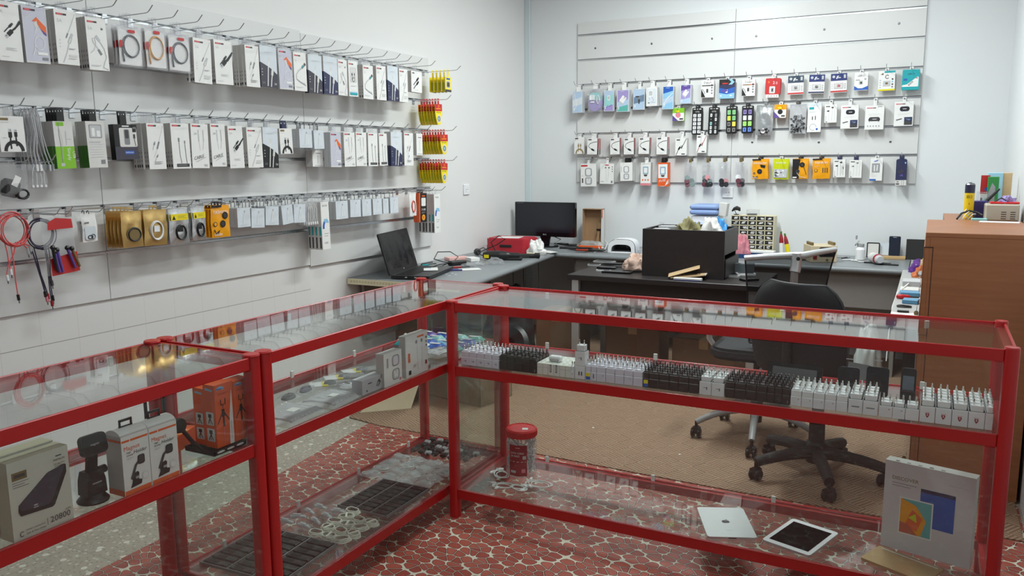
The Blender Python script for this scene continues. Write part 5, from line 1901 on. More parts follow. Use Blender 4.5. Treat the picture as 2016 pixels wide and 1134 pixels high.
for px, py, rp, cm, ds, tails, seed in [
        (26, 452, 27, CABLEP, 'coil of pink and red leads', [(-.7, -.5, .10, WPLAST), (.1, -.8, .12, WPLAST), (.4, .9, .03, SILV), (.2, 1.1, .02, SILV), (-.3, -.15, .20, BPLAST)], 3),
        (82, 459, 26, CABLEV, 'coil of dark violet leads', [(-.9, -.2, .18, BPLAST), (-.7, -.1, .20, PINK), (-.9, 0, .19, DKRED), (.2, .35, .20, BPLAST), (.4, .4, .14, STEELD), (.1, .25, .22, DKRED)], 9)]:
    wh = W3()
    c = coil_bundle(px, py, rp, cm, 'audio_cable', f'{ds} hanging from the {wh}', tails, 0.12, .0024, seed)
    put_hook('L', c.y, LZ[4], 0.20, f'chrome hook for {ds}, {wh}')
BOT = [
    ((83, 147, 428, 541), K_micbag, 'clear red zip bag with microphones', 1, 'zip_bag', WHITE, .02, .02), ((160, 190, 421, 476), K_earbag, 'small white earphone bag', 2, 'earphone_bag', BPLAST, .03, .014),
    ((238, 279, 414, 487), K_pouch(GOLD, 'gold_dark', 51), 'gold pouch with dark cable', 5, 'pouch', GOLD, .024, .018), ((284, 330, 412, 483), K_pouch(GOLD, 'gold_white', 52), 'gold pouch with white cable', 2, 'pouch', GOLD, .024, .018),
    ((332, 371, 408, 480), K_pouch(SILVER, 'silver', 53), 'silver pouch with yellow label', 2, 'pouch', SILVER, .024, .018), ((377, 404, 405, 473), K_pouch(SILVER, 'silver', 54), 'silver pouch with yellow label', 3, 'pouch', SILVER, .024, .018),
    ((415, 452, 404, 467), K_pouch(AMBER, 'fashion', 55), 'orange earphone pouch', 3, 'earphone_pouch', BPLAST, .02, .014),
    ((464, 490, 409, 447), K_small, 'small grey-white cable box', 4, 'cable_box', BPLAST, .026, .022), ((493, 519, 410, 448), K_small, 'small grey-white cable box', 4, 'cable_box', BPLAST, .026, .022),
    ((521, 547, 406, 443), K_small, 'small grey-white cable box', 4, 'cable_box', BPLAST, .026, .022), ((550, 572, 404, 441), K_small, 'small grey-white cable box', 4, 'cable_box', BPLAST, .026, .022),
    ((576, 599, 402, 438), K_small, 'small grey-white cable box', 4, 'cable_box', BPLAST, .026, .022), ((601, 626, 398, 445), K_clearcable(CABLEW, 61, 5), 'clear bag of white cables', 3, 'cable_bag', WHITE, .03, .02),
    ((629, 645, 397, 491), K_ekose, 'tall white box with blue swirl', 4, 'cable_box', WHITE, .026, .024),
    ((658, 682, 396, 431), K_small, 'small grey-white cable box', 4, 'cable_box', BPLAST, .026, .022), ((687, 708, 393, 427), K_small, 'small grey-white cable box', 4, 'cable_box', BPLAST, .026, .022),
    ((710, 728, 392, 425), K_small, 'small grey-white cable box', 3, 'cable_box', BPLAST, .026, .022), ((731, 749, 391, 422), K_small, 'small grey-white cable box', 3, 'cable_box', BPLAST, .026, .022),
    ((751, 762, 391, 420), K_small, 'small grey-white cable box', 2, 'cable_box', BPLAST, .026, .022), ((765, 781, 388, 419), K_small, 'small grey-white cable box', 2, 'cable_box', BPLAST, .026, .022),
    ((806, 819, 380, 425), K_redcable, 'white sachet with coral cable', 1, 'cable_sachet', WHITE, .02, .012), ((823, 838, 380, 437), K_3usb, 'black and orange USB pack', 2, 'usb_pack', BPLAST, .024, .022),
    ((852, 864, 382, 458), K_ekose, 'tall white box with blue swirl', 5, 'cable_box', WHITE, .026, .024)]
for bb, kd, ds, n, nm, tb, t_, d_ in BOT:
    wh = W3()
    tl = {521: .06, 493: .05, 550: -.09}.get(bb[0], random.uniform(-.03, .03))
    stack('L', LZ[4], bb, kd, nm, 'earphones' if 'ear' in nm else 'cable' if 'cable' in nm else 'pouch' if nm == 'pouch' else 'pack', ds, wh, n, t_, d_, 0.125 if n < 5 else .15, 0.20, tb, tilt=tl)

# ---------------------------------------------------------------- desk wall
BW = {}


def brow(k, word, rows, hook=0.13):
    W_ = where_row(f'desk wall {word} row')
    for row in rows:
        bb, kd, ds, n, nm, cat = row[:6]
        t_, d_, tb = (list(row[6:]) + [.014, .012, WHITE])[:3] if len(row) < 9 else row[6:9]
        stack('B', BZ[k], bb, kd, nm, cat, ds, W_(), n, t_, d_, max(.045, .02 + t_ * n), hook, tb, tilt=random.uniform(-.025, .025))


brow(2, 'top', [
    ((1127.5, 1147, 180, 222), gradbox([PALEB, SKYG, PALEB], 'cable'), 'pale blue cable box', 4, 'cable_box', 'cable'), ((1157, 1184, 175, 220), K_chargerbag, 'round-topped bag with white charger', 3, 'charger_bag', 'charger', .022, .02, WHITE),
    ((1190, 1209, 178, 219), gradbox([PALEB, MINT, MINT, PALEV], 'plug'), 'mint and blue charger box', 3, 'charger_box', 'charger'), ((1215, 1239, 177, 220), gradbox([PALEV, PALEV, PALEB, SEAG], 'head'), 'violet and green charger box', 4, 'charger_box', 'charger'),
    ((1247, 1270, 175, 216), gradbox([PALEB, STEELB, PALEB], 'car'), 'steel blue car charger box', 2, 'charger_box', 'charger'), ((1272, 1294, 172, 209), K_whitehead, 'white charger box with window', 4, 'charger_box', 'charger'),
    ((1305, 1327, 170, 215), gradbox([BLUE, LBLUE, PALEB, LBLUE], 'diag'), 'blue cable box', 3, 'cable_box', 'cable'), ((1340, 1361, 167, 204), gradbox([PURPLE, PALEV, PALEV, PALEB], 'head'), 'purple charger box', 4, 'charger_box', 'charger'),
    ((1381, 1406, 157, 192), K_data, 'memory card pack with black corner', 2, 'memory_card_pack', 'memory card'), ((1416, 1447, 156, 194), K_bluecard, 'blue and black memory card pack', 2, 'memory_card_pack', 'memory card'),
    ((1461, 1487, 157, 189), K_data_brown, 'memory card pack with brown stripe', 2, 'memory_card_pack', 'memory card'), ((1507, 1537, 154, 192), K_redcard, 'red memory card pack', 4, 'memory_card_pack', 'memory card'),
    ((1551, 1582, 148, 186), K_cardblist(WHITE, mat('print_slate_navy', srgb(54, 68, 90), .4), WHITE, RED), 'slate blue memory card pack', 2, 'memory_card_pack', 'memory card'), ((1593, 1624, 146, 184), K_cardblist(WHITE, mat('print_royal_navy', srgb(38, 50, 110), .4), WHITE, NAVY, None, BLACK), 'navy and white adapter card pack', 2, 'memory_card_pack', 'memory card'),
    ((1635, 1667, 144, 182), K_cardblist(WHITE, mat('print_royal_navy', (0, 0, 0)), WHITE, RED, None, RED), 'navy card pack with red stripe', 2, 'memory_card_pack', 'memory card'), ((1682, 1709, 142, 178), K_abko, 'white blue memory card pack', 2, 'memory_card_pack', 'memory card'),
    ((1729, 1762, 139, 178.5), K_whiteyellow, 'white and yellow memory card pack', 2, 'memory_card_pack', 'memory card'), ((1776, 1811, 136, 177), K_teal, 'teal memory card pack', 3, 'memory_card_pack', 'memory card')], 0.13)
brow(3, 'second', [
    ((1324, 1347, 213, 238), K_smallbox(WHITE, GREEN, PINK), 'small green and violet box', 2, 'small_box', 'box'), ((1362.5, 1383, 212, 265), K_blister('otg'), 'black card of white adapters', 2, 'adapter_card', 'adapter', .014, .01, BPLAST),
    ((1395, 1416, 211, 265), K_blister('otg2'), 'black card of mixed adapters', 2, 'adapter_card', 'adapter', .014, .01, BPLAST), ((1429, 1451, 209, 263), K_blister('green'), 'black card of green readers', 2, 'adapter_card', 'adapter', .014, .01, BPLAST),
    ((1460, 1483, 208, 262.5), K_blister('blue'), 'black card of blue readers', 2, 'adapter_card', 'adapter', .014, .01, BPLAST), ((1489, 1523, 207, 266), K_silverbag, 'silver pouch with dark parts', 1, 'pouch', 'pouch', .02, .02, SILVER),
    ((1525, 1548.5, 206, 232), K_smallbox(WHITE, AMBER, BLACK), 'small white and amber box', 2, 'small_box', 'box', .022, .02, WHITE), ((1554, 1587, 205, 263), K_clearblack, 'black-edged bag of dark parts', 1, 'parts_bag', 'bag', .02, .03, BPLAST),
    ((1590, 1617, 203, 260), K_earblue, 'pale blue audio cable box', 2, 'cable_box', 'cable'), ((1623, 1647.5, 206, 241.5), K_ear(), 'small white earphone box', 1, 'earphone_box', 'earphones'),
    ((1655, 1690, 207, 253), K_oval(1), 'headset box with navy picture', 3, 'headset_box', 'headset'), ((1703, 1740.5, 208, 255), K_oval(2), 'headset box with wide oval', 3, 'headset_box', 'headset'),
    ((1760, 1798, 200, 248), K_oval(3), 'headset box with black oval', 2, 'headset_box', 'headset')], 0.13)
TAN = mat('cable_gold_braid', srgb(150, 130, 90), .5)
brow(4, 'third', [
    ((1131, 1151, 270, 303), K_bw(WHITE, DGREY, TAN), 'white box with tan cable', 2, 'cable_box', 'cable'), ((1157, 1177, 272.5, 304), K_redside(), 'red-sided box with curved black cable', 5, 'cable_box', 'cable'),
    ((1201, 1220, 272, 304), K_redside(), 'red-sided box with curved black cable', 3, 'cable_box', 'cable'), ((1228, 1248, 272, 304), K_redside(), 'red-sided box with curved black cable', 3, 'cable_box', 'cable'),
    ((1258, 1279, 271, 303), K_redside(), 'red-sided box with curved black cable', 4, 'cable_box', 'cable'), ((1293, 1314, 270, 304), K_redside(), 'red-sided box with curved black cable', 4, 'cable_box', 'cable'),
    ((1330, 1353, 272, 306), K_diag(CABLEK), 'white box with straight black cable', 3, 'cable_box', 'cable'), ((1372, 1392, 266, 301), K_diag(DKRED), 'white box with dark red cable', 3, 'cable_box', 'cable')], 0.13)
PKD, GYD, DRD, BKD = mat('disc_pink', srgb(206, 140, 146), .5), mat('disc_sage', srgb(126, 142, 142), .5), mat('disc_wine', srgb(112, 62, 74), .5), mat('disc_black', srgb(44, 44, 46), .5)
brow(5, 'bottom', [
    ((1143, 1174, 322, 367), K_airpods(False), 'white earbud box with red label', 1, 'earbud_box', 'earphones'), ((1182, 1210, 322, 362), K_earph, 'white wired earphone box', 1, 'earphone_box', 'earphones', .02, .016, WHITE),
    ((1221, 1245.5, 320, 356), K_airpods(True), 'white earbud box', 4, 'earbud_box', 'earphones', .018, .016, BPLAST), ((1262, 1282, 320, 365), K_orangecharger(0, False), 'charger box with orange dots', 2, 'charger_box', 'charger', .026, .024, WHITE),
    ((1295, 1315.5, 320, 367), K_orangecharger(0, True), 'orange and white charger box', 3, 'charger_box', 'charger', .022, .02, BPLAST),
    ((1346, 1370.5, 320, 369), K_discs([DRD, GYD, DRD, GYD, GYD], 71), 'bag of wine and sage discs', 1, 'disc_bag', 'bag', .02, .018, BRONZE), ((1381, 1405, 320, 369), K_discs([DRD, BKD, BKD, BKD, DRD, GYD, GYD, PKD], 72), 'clear bag of mixed grip discs', 1, 'disc_bag', 'bag', .02, .018, BRONZE),
    ((1414, 1437, 319, 369), K_discs([BKD, BKD, BKD, PKD], 73), 'bag of black and pink discs', 1, 'disc_bag', 'bag', .02, .018, BRONZE), ((1446, 1469, 319, 369), K_discs([DRD, BKD, DRD, BKD, WPLAST], 74), 'bag of wine and black discs', 1, 'disc_bag', 'bag', .02, .018, BRONZE),
    ((1480.5, 1512, 311, 352.5), K_pouch(AMBER, 'fashion2', 75), 'amber pouch with round earbud', 3, 'earphone_pouch', 'earphones', .016, .012, BPLAST), ((1522, 1553, 311, 353), K_pouch(mat('bag_lime', srgb(200, 206, 30), .25, bump=.5, scale=20), 'lime', 76), 'lime earphone pouch with window', 2, 'earphone_pouch', 'earphones', .016, .012, WHITE),
    ((1560, 1591, 310, 352), K_pouch(AMBER, 'dark_orange', 77), 'black and amber earphone pouch', 3, 'earphone_pouch', 'earphones', .016, .012, BPLAST), ((1599, 1634, 309, 352), K_pouch(AMBER, 'fashion4', 78), 'amber pouch with three plugs', 2, 'earphone_pouch', 'earphones', .016, .012, BPLAST),
    ((1640, 1664, 314, 349), K_ear(DGREY, DGREY, BLACK, True), 'white box with black earphones', 2, 'earphone_box', 'earphones', .02, .018, NAVY), ((1672, 1697, 315, 350), K_ear(DGREY, LGREY, MGREY), 'white box with grey earphones', 2, 'earphone_box', 'earphones', .02, .018, NAVY),
    ((1713, 1737.5, 311, 355.5), K_samear, 'earphone box with grey window', 2, 'earphone_box', 'earphones', .02, .018, WHITE), ((1763, 1784.5, 313, 365), K_navypack, 'navy pack with white foot', 3, 'cable_pack', 'cable', .018, .014, NAVY)], 0.13)

# ---------------------------------------------------------------- plug chargers on the shelf of the charger counter
BROWNK = mat('charger_black_brown', srgb(44, 38, 38), 0.35)
PINM = mat('plug_pin', srgb(200, 198, 190), 0.25, metal=1.0)


def charger_mesh(w, d, hb, hu, hc, m, mark):
    b_ = MB()
    b_.box(-w / 2, -d / 2, 0, w / 2, d / 2, hb, m, .0015)
    b_.box(-w / 2 + .0008, -d / 2 + .001, hb, w / 2 - .0008, d / 2 - .001, hb + hu, m, .0015)
    if hc:
        b_.prism(rrect(w * .8, d * .74, .004, 3), hb + hu, hb + hu + hc, m, 'z', True)
    a = Art(b_, w, hb, -d / 2 - .0003, 0)
    if mark == 'dot':
        a.line([(.35, .55), (.6, .55)], .05, MGREY); a.rect(.58, .4, .68, .62, MGREY)
    elif mark == 'text':
        for i in range(4):
            fine(a, .14, .75 - i * .13, 1, .6, LGREY)
        a.disc(.74, .72, .05, MGREY)
    elif mark == 'bar':
        a.rect(.22, .46, .78, .54, MGREY)
    elif mark == 'label':
        a.rect(.1, .1, .9, .45, BLUE); a.rect(.1, .45, .9, .85, YELLOW)
    elif mark == 'heart':
        a.rect(.34, .62, .66, .65, PINK); a.poly([(.36, .54), (.42, .60), (.49, .55), (.56, .60), (.63, .54), (.60, .42), (.49, .30), (.40, .42)], DKRED); a.disc(.5, .48, .05, WHITE)
    elif mark == 'port':
        a.rect(.40, .3, .56, .8, DGREY)
    elif mark == 'ring':
        a.rect(.7, .2, .8, .45, LGREY); a.rect(.72, .24, .78, .40, BROWNK)
    return b_.mesh('plug_charger')


def pin_mesh(tipm):
    b_ = MB()
    b_.lathe([(.0026, 0), (.0026, .010), (.0025, .0100)], m_pin, 8); b_.lathe([(.0025, .010), (.0025, .0178), (.0013, .019), (0, .019)], tipm, 8)
    return b_.mesh('pin')


m_pin = WPLAST
PIN_W = pin_mesh(PINM)
m_pin = BPLAST
PIN_B = pin_mesh(STEELD)
ZS = SHELF + .0003
YF = -3.700
CSPEC = dict(w=(.030, .034, .020, .004, WPLAST, PIN_W), l=(.030, .034, .022, .004, WPLASTV, PIN_W), k=(.030, .034, .022, .004, BROWNK, PIN_B), t=(.032, .048, .0, .016, WPLAST, PIN_W), g=(.034, .052, .0, .018, WPLAST, PIN_W), s=(.028, .038, .0, .012, WPLAST, PIN_W))
GROUPS_ = [
    ('first white block', 'white', [908, 923, 938, 953, 968, 982], 'l', ['dot'] * 5, 4),
    ('first black block', 'black', [983, 998, 1013, 1028, 1043, 1056], 'k', ['', '', '', '', 'ring'], 4),
    ('second white block', 'white', [1152, 1163, 1174, 1192, 1210, 1228, 1246, 1265], 'l', ['label', 'port', 'text', '', '', 'text', ''], 4),
    ('second black block', 'black', [1266, 1277, 1297, 1317, 1336, 1356, 1376], 'k', ['label', '', '', '', '', ''], 4),
    ('white pair between black blocks', 'tall white', [1377, 1401, 1427], 't', ['dot', 'dot'], 3),
    ('third black block', 'black', [1428, 1447, 1469, 1490, 1511, 1526, 1541, 1557], 'k', ['', '', '', '', '', '', 'ring'], 4),
    ('third white block', 'white', [1558, 1580, 1603, 1626, 1649, 1672], 'w', ['text', 'text', 'text', 'text', ''], 4),
    ('barred white block', 'wide white', [1673, 1702, 1733], 't', ['bar', 'bar'], 4),
    ('small white block', 'small white', [1735, 1762, 1787, 1815], 's', ['text', 'text', ''], 2),
    ('last block', 'large white', [1816, 1847, 1880, 1913, 1947, 1963], 'g', ['heart'] * 4 + ['text'], 5)]
for gname, colr, pxs, spec, marks, rows in GROUPS_:
    d, hb, hu, hc, mm, pm = CSPEC[spec]
    for ci in range(len(pxs) - 1):
        xa, xb = hit(pxs[ci], 740, 1, YF).x, hit(pxs[ci + 1], 740, 1, YF).x
        w = (xb - xa) * .965
        me = charger_mesh(w, d * .97, hb, hu, hc, mm, marks[ci])
        mb0 = charger_mesh(w, d * .97, hb, hu, hc, mm, '') if marks[ci] else me
        for r in range(rows):
            o = bpy.data.objects.new('plug_charger', me if r == 0 else mb0)
            COL.objects.link(o)
            o.location = ((xa + xb) / 2, YF + d / 2 + r * (d + .0012), ZS)
            mk = dict(label=' with blue-yellow label', heart=' with red heart mark').get(marks[ci], '') if r == 0 else ''
            tag(o, f'{colr} plug charger{mk}, {gname}, {ORD[ci + 1]} column, ' + ('front row' if r == 0 else f'{ORD[r + 1]} row back'), 'charger', 'plug chargers on the glass shelf')
            for sx in (-1, 1):
                p = bpy.data.objects.new('pin', pm)
                COL.objects.link(p); p.parent = o
                p.location = (sx * min(.0095, w * .3), 0, hb + hu + hc)
# open white adapter cubes with round sockets on top
xa, xb = hit(1057, 740, 1, YF).x, hit(1124, 740, 1, YF).x
cw = (xb - xa) / 6
for ci in range(6):
    for r in range(4):
        m = MB(); m.box(-cw * .48, -.016, 0, cw * .48, .016, .046, mat('adapter_cream_white', srgb(226, 226, 216), .35), .0015)
        m.prism(ell(cw * .3, .007, 14), .0461, .0464, LGREY, 'z')
        if r == 0:
            a = Art(m, cw * .96, .046, -.0163, 0)
            if ci in (2, 3):
                a.rect(.3, .3, .6, .95, DGREY); a.rect(.36, .36, .54, .88, LGREY)
            else:
                a.rect(.06, .62, .94, .66, LGREY)
        o = m.build('adapter_cube', None, (xa + cw * (ci + .5), YF + .016 + r * .034, ZS))
        tag(o, f'cream white adapter cube, {ORD[ci + 1]} column beside the first black block, ' + ('front row' if r == 0 else f'{ORD[r + 1]} row back'), 'adapter', 'cream adapter cubes on the glass shelf')
m = MB(); m.box(-.024, -.014, 0, .024, .014, .022, WPLAST, .004)
a = Art(m, .048, .022, -.0143, 0); a.rect(.14, .2, .86, .5, DGREY); a.rect(.18, .26, .82, .44, OFFW)
tag(m.build('card_reader', None, (hit(1093, 712, 1, -3.66).x, -3.655, ZS + .0468)), 'small white card reader lying on top of the cream adapter cubes', 'card reader')
x = hit(1141, 740, 1, YF).x
m = MB(); m.box(-.020, -.02, 0, .020, .02, .05, WPLAST, .002)
a = Art(m, .04, .05, -.0203, 0); a.rect(.36, .3, .48, .6, DGREY); a.rect(.62, .3, .74, .6, DGREY)
tag(m.build('adapter_cube', None, (x, YF + .022, ZS)), 'white adapter cube carrying the tall upright charger', 'adapter')
o = bpy.data.objects.new('plug_charger', charger_mesh(.040, .04, .056, 0, .022, WPLAST, 'dot')); COL.objects.link(o); o.location = (x, YF + .022, ZS + .0505)
tag(o, 'tall white plug charger standing on an adapter cube, above all the others', 'charger')
for sx in (-1, 1):
    p = bpy.data.objects.new('pin', PIN_W); COL.objects.link(p); p.parent = o; p.location = (sx * .0095, 0, .078)
x = hit(1125.5, 740, 1, YF).x
o = bpy.data.objects.new('plug_charger', charger_mesh(.014, .028, .032, 0, .012, WPLAST, 'dot')); COL.objects.link(o); o.location = (x, YF + .016, ZS)
tag(o, 'narrow white plug charger between the cream cubes and the tall one', 'charger')
for sx in (-1, 1):
    p = bpy.data.objects.new('pin', PIN_W); COL.objects.link(p); p.parent = o; p.location = (sx * .0045, 0, .044)

# ---------------------------------------------------------------- devices leaning behind the chargers
SCREEN = mat('dark_screen', srgb(88, 90, 92), 0.2, var=.05)
SCREENK = mat('black_screen', srgb(16, 17, 19), 0.08, var=.05)


def slab_device(name, label, cat, w, h, t, r, body, screen, mx, my, loc, rz, lean, edge=None, extra=None):
    """A flat device standing on its lower edge, leaning back by lean radians."""
    m = MB()
    m.T = Matrix.Rotation(-lean, 4, 'X')
    m.prism(rrect(w, h, r, 4, 0, h / 2), -t / 2, t / 2, body, 'y', True, edge or body)
    o = m.build(name, None, loc, rz)
    tag(o, label, cat)
    s = MB(); s.T = Matrix.Rotation(-lean, 4, 'X')
    s.prism(rrect(w - 2 * mx, h - 2 * my, .002, 2, 0, h / 2), -t / 2 - .0006, -t / 2, screen, 'y')
    s.build('screen', o)
    if extra:
        e = MB(); e.T = Matrix.Rotation(-lean, 4, 'X')
        extra(e)
        e.build('speaker_slot', o)
    st = MB(); st.T = Matrix.Identity(4)
    if lean > .12:
        zt = h * .55 * math.cos(lean)
        yt = h * .55 * math.sin(lean) + t
        st.prism([(yt - .004, zt), (yt + .003, zt), (yt + .05, .0), (yt + .046, 0)], -w * .22, w * .22, mat('clear_stand', srgb(180, 184, 186), .2), 'x')
        st.build('stand', o)
    return o


def lean_at(px0, px1, pytop, y, name, label, cat, t, r, body, screen, mx, my, lean=.22, edge=None, extra=None, rz=0.0):
    A, B2 = hit(px0, pytop, 1, y), hit(px1, pytop, 1, y)
    w = B2.x - A.x
    h = (A.z - ZS) / math.cos(lean)
    yb = y - math.sin(lean) * h
    return slab_device(name, label, cat, w, h, t, r, body, screen, mx, my, ((A.x + B2.x) / 2, yb, ZS + t * .3), rz, lean, edge, extra)


lean_at(1512, 1621, 712, -3.46, 'tablet', 'black tablet with a grey screen leaning behind the third white charger block', 'tablet', .009, .012, BGLOSS, SCREEN, .018, .016, .25, rz=-.06)
slot = lambda e: e.box(-.012, -.0062, .122, .012, -.0052, .125, GPLAST)
lean_at(1651, 1694, 722, -3.47, 'smartphone', 'black smartphone with a silver rim, nearer the tablet on the charger shelf', 'phone', .009, .010, BGLOSS, SCREENK, .004, .012, .2, SILV, slot)
lean_at(1707, 1752, 722, -3.45, 'smartphone', 'black smartphone with a silver rim, nearer the keypad phone on the charger shelf', 'phone', .009, .010, BGLOSS, SCREENK, .004, .012, .2, SILV, slot)


def keys(e):
    for i in range(4):
        for j in range(3):
            e.box(-.015 + j * .0105, -.0068, .008 + i * .007, -.006 + j * .0105, -.0055, .0135 + i * .007, BLACK, .001)
    e.box(-.018, -.0066, .038, .018, -.0054, .050, DGREY, .001)


A = hit(1790, 731, 1, -3.50)
nk = slab_device('keypad_phone', 'black and silver keypad phone leaning beside the large white chargers', 'phone', .046, .118, .012, .010, BGLOSS, mat('keypad_screen', srgb(92, 100, 112), .15), .006, .036, (A.x, -3.50 - .02, ZS + .004), 0.0, .2, SILV, keys)
nk.children[0].location.z += .010
nk.children[1].name = 'keypad'

# ---------------------------------------------------------------- lower deck of the charger counter
ZDK = DECK + .0004
jp = hit(1027, 932, 2, ZDK)
jar = thing('plastic_jar', 'clear jar with a red lid, packed with white cables, on the glass bottom', 'jar', (jp.x, jp.y, ZDK))
m = MB()
m.lathe([(.048, 0), (.062, .004), (.065, .012), (.065, .075), (.060, .082), (.065, .090), (.065, .150), (.058, .166), (.054, .170), (.054, .18)], CLEARP, 32)
m.build('body', jar)
m = MB()
rr_ = random.Random(12)
for i in range(300):
    a, r = rr_.uniform(0, 2 * PI), .058 * math.sqrt(rr_.uniform(.45, 1))
    p = V((r * math.cos(a), r * math.sin(a), rr_.uniform(.012, .155)))
    q = p + V((rr_.uniform(-.02, .02), rr_.uniform(-.02, .02), rr_.uniform(-.035, .035)))
    q.x, q.y = [c * min(1, .060 / max(1e-5, math.hypot(q.x, q.y))) for c in (q.x, q.y)]
    q.z = min(.165, max(.008, q.z))
    m.tube([p, (p + q) / 2 + V((rr_.uniform(-.004, .004), 0, .003)), q], rr_.choice([.002, .003, .0045]), rr_.choice([CABLEW, CABLEW, OFFW, LGREY]), 5)
c = m.build('packed_cables', jar); c['kind'] = 'stuff'
m = MB()
m.lathe([(.058, .172), (.066, .174), (.067, .184), (.067, .200), (.062, .206), (.058, .2065), (.057, .204), (.0, .204)], mat('red_lid', srgb(206, 34, 36), .35), 32)
for i in range(60):
    a = 2 * PI * i / 60
    m.at(.067 * math.cos(a), .067 * math.sin(a), .178, a).box(-.0005, -.0014, 0, .0012, .0014, .02, mat('red_lid', (0, 0, 0)))
m.at(.02, -.005, .2042, .4).box(-.012, -.012, 0, .012, .012, .0006, WHITE); m.at()
m.build('lid', jar)
m = MB()
n_ = 12
ang = math.radians(-78)
vs = []
for i in range(n_ + 1):
    a = ang - .62 + 1.24 * i / n_
    vs += [(.0657 * math.cos(a), .0657 * math.sin(a), .012), (.0657 * math.cos(a), .0657 * math.sin(a), .148)]
m.add(vs, [(2 * i, 2 * i + 2, 2 * i + 3, 2 * i + 1) for i in range(n_)], DKRED, True)


def on_jar(u0, v0, u1, v1, mm):
    q = []
    for i in range(5):
        a = ang - .62 + 1.24 * (u0 + (u1 - u0) * i / 4)
        q += [(.0661 * math.cos(a), .0661 * math.sin(a), .012 + .136 * v0), (.0661 * math.cos(a), .0661 * math.sin(a), .012 + .136 * v1)]
    m.add(q, [(2 * i, 2 * i + 2, 2 * i + 3, 2 * i + 1) for i in range(4)], mm, True)


for t_, v0, hh in (('DATA CABLE', .72, .06), ('2A FAST', .62, .06)):
    vs_, fs_, L_ = text_geo(t_)
    H_ = min(hh * .136, .06 / L_)
    m.add([(.0662 * math.cos(ang - .50 + x * H_ / .0662), .0662 * math.sin(ang - .50 + x * H_ / .0662), .012 + .136 * v0 + y * H_) for x, y in vs_], fs_, WHITE)
on_jar(.06, .46, .94, .475, WHITE); on_jar(.1, .1, .4, .18, LGREY); on_jar(.7, .12, .9, .24, PINK); on_jar(.38, .9, .62, .93, PINK); on_jar(.76, .55, .94, .66, LGREY)
m.build('label', jar)


def loose_cable(px, py, z, size, turns, r, cm, name, label, seed, ends=True, group=None, ry=0.6):
    """A hand-wound cable lying flat, wound in loose loops with its two plugs beside it."""
    c = hit(px, py, 2, z)
    size *= 1.5
    rr_ = random.Random(seed)
    a0 = rr_.uniform(0, 6)
    pts = []
    for i in range(int(turns * 22)):
        a = 2 * PI * i / 22
        k = size * (1 + .16 * math.sin(a * .37 + a0) + .05 * math.sin(a * 1.7))
        x, y = k * math.cos(a), k * ry * math.sin(a)
        c0, s0 = math.cos(a0 + .05 * a), math.sin(a0 + .05 * a)
        pts.append((c0 * x - s0 * y + .15 * size * math.sin(a * .21), s0 * x + c0 * y, r + r * 1.0 * (1 + math.sin(a * .5 + a0)) + .0006 * i / 22))
    m = MB(); m.tube(pts, r, cm, 6)
    for e, q in ((0, pts[0]), (1, pts[-1])):
        if ends:
            b_ = rr_.uniform(0, 6)
            m.at(q[0], q[1], q[2] - r + .0002, b_).box(-.004, -.006, 0, .018, .006, .007, cm, .002)
            m.box(.018, -.0045, .001, .029, .0045, .0055, SILV); m.at()
    o = m.build(name, None, (c.x, c.y, z))
    tag(o, label, 'cable', group)
    return o


for i, (px, py, s_, lab) in enumerate([(985, 935, .028, 'white cable loosely wound just beside the red-lidded jar, nearest the corner post'), (990, 958, .026, 'white cable wound beside the jar, at the counter rail'), (1020, 962, .024, 'white cable wound in front of the red-lidded jar'), (1060, 955, .034, 'larger white cable coil on the open side of the red-lidded jar')]):
    loose_cable(px, py, ZDK, s_, 3.2, .0021, CABLEW, 'cable', lab, 60 + i)


def flat_quad(corners, z, t, body, name, label, cat, inset=None, r=.008):
    """A flat device lying on the glass, its outline from four corner points (counter-clockwise)."""
    P = [hit(px, py, 2, z) for px, py in corners]
    c = sum(P, V((0, 0, 0))) / 4
    e1 = ((P[1] - P[0]) + (P[2] - P[3])) / 2
    e2 = ((P[3] - P[0]) + (P[2] - P[1])) / 2
    rz = math.atan2(e1.y, e1.x)
    return c, e1.length, e2.length, rz


c, w, d, rz = flat_quad([(1388, 1059), (1487, 1064), (1466, 1003), (1376, 1003)], ZDK, .009, SILV, 0, 0, 0)
ALUM = mat('tablet_aluminium', srgb(214, 216, 216), .35, metal=.75)
m = MB(); m.prism(rrect(w, d, .012, 4), 0, .008, ALUM, 'z', True)
o = tag(m.build('tablet', None, (c.x, c.y, ZDK), rz), 'silver tablet lying face down on the glass bottom', 'tablet')
m = MB()
m.prism(ell(.011, .012, 16, -.004, 0.0), .0081, .0084, DGREY, 'z'); m.prism(ell(.0105, .0105, 14, .004, 0.0), .00805, .00845, DGREY, 'z'); m.prism(ell(.0042, .0022, 8, .004, .0165), .0081, .0084, DGREY, 'z'); m.prism(ell(.0042, .0042, 10, .0155, .002), .0083, .0086, ALUM, 'z')
m.build('logo', o)
m = MB(); m.box(-.014, -d / 2 - .0004, .002, .014, -d / 2 + .001, .0055, DGREY); m.box(-.012, -d * .28, .0081, .012, -d * .275, .0083, LGREY)
m.build('port', o)
c, w, d, rz = flat_quad([(1500, 1066), (1594, 1099), (1651, 1053), (1560, 1024)], ZDK, .009, SILV, 0, 0, 0)
m = MB(); m.prism(rrect(w, d, .012, 4), 0, .008, WPLAST, 'z', True, SILV)
o = tag(m.build('tablet', None, (c.x, c.y, ZDK), rz), 'white tablet lying face up with a dark screen on the glass bottom', 'tablet')
m = MB(); m.prism(rrect(w * .82, d * .80, .001, 2), .0081, .0086, SCREENK, 'z'); m.build('screen', o)
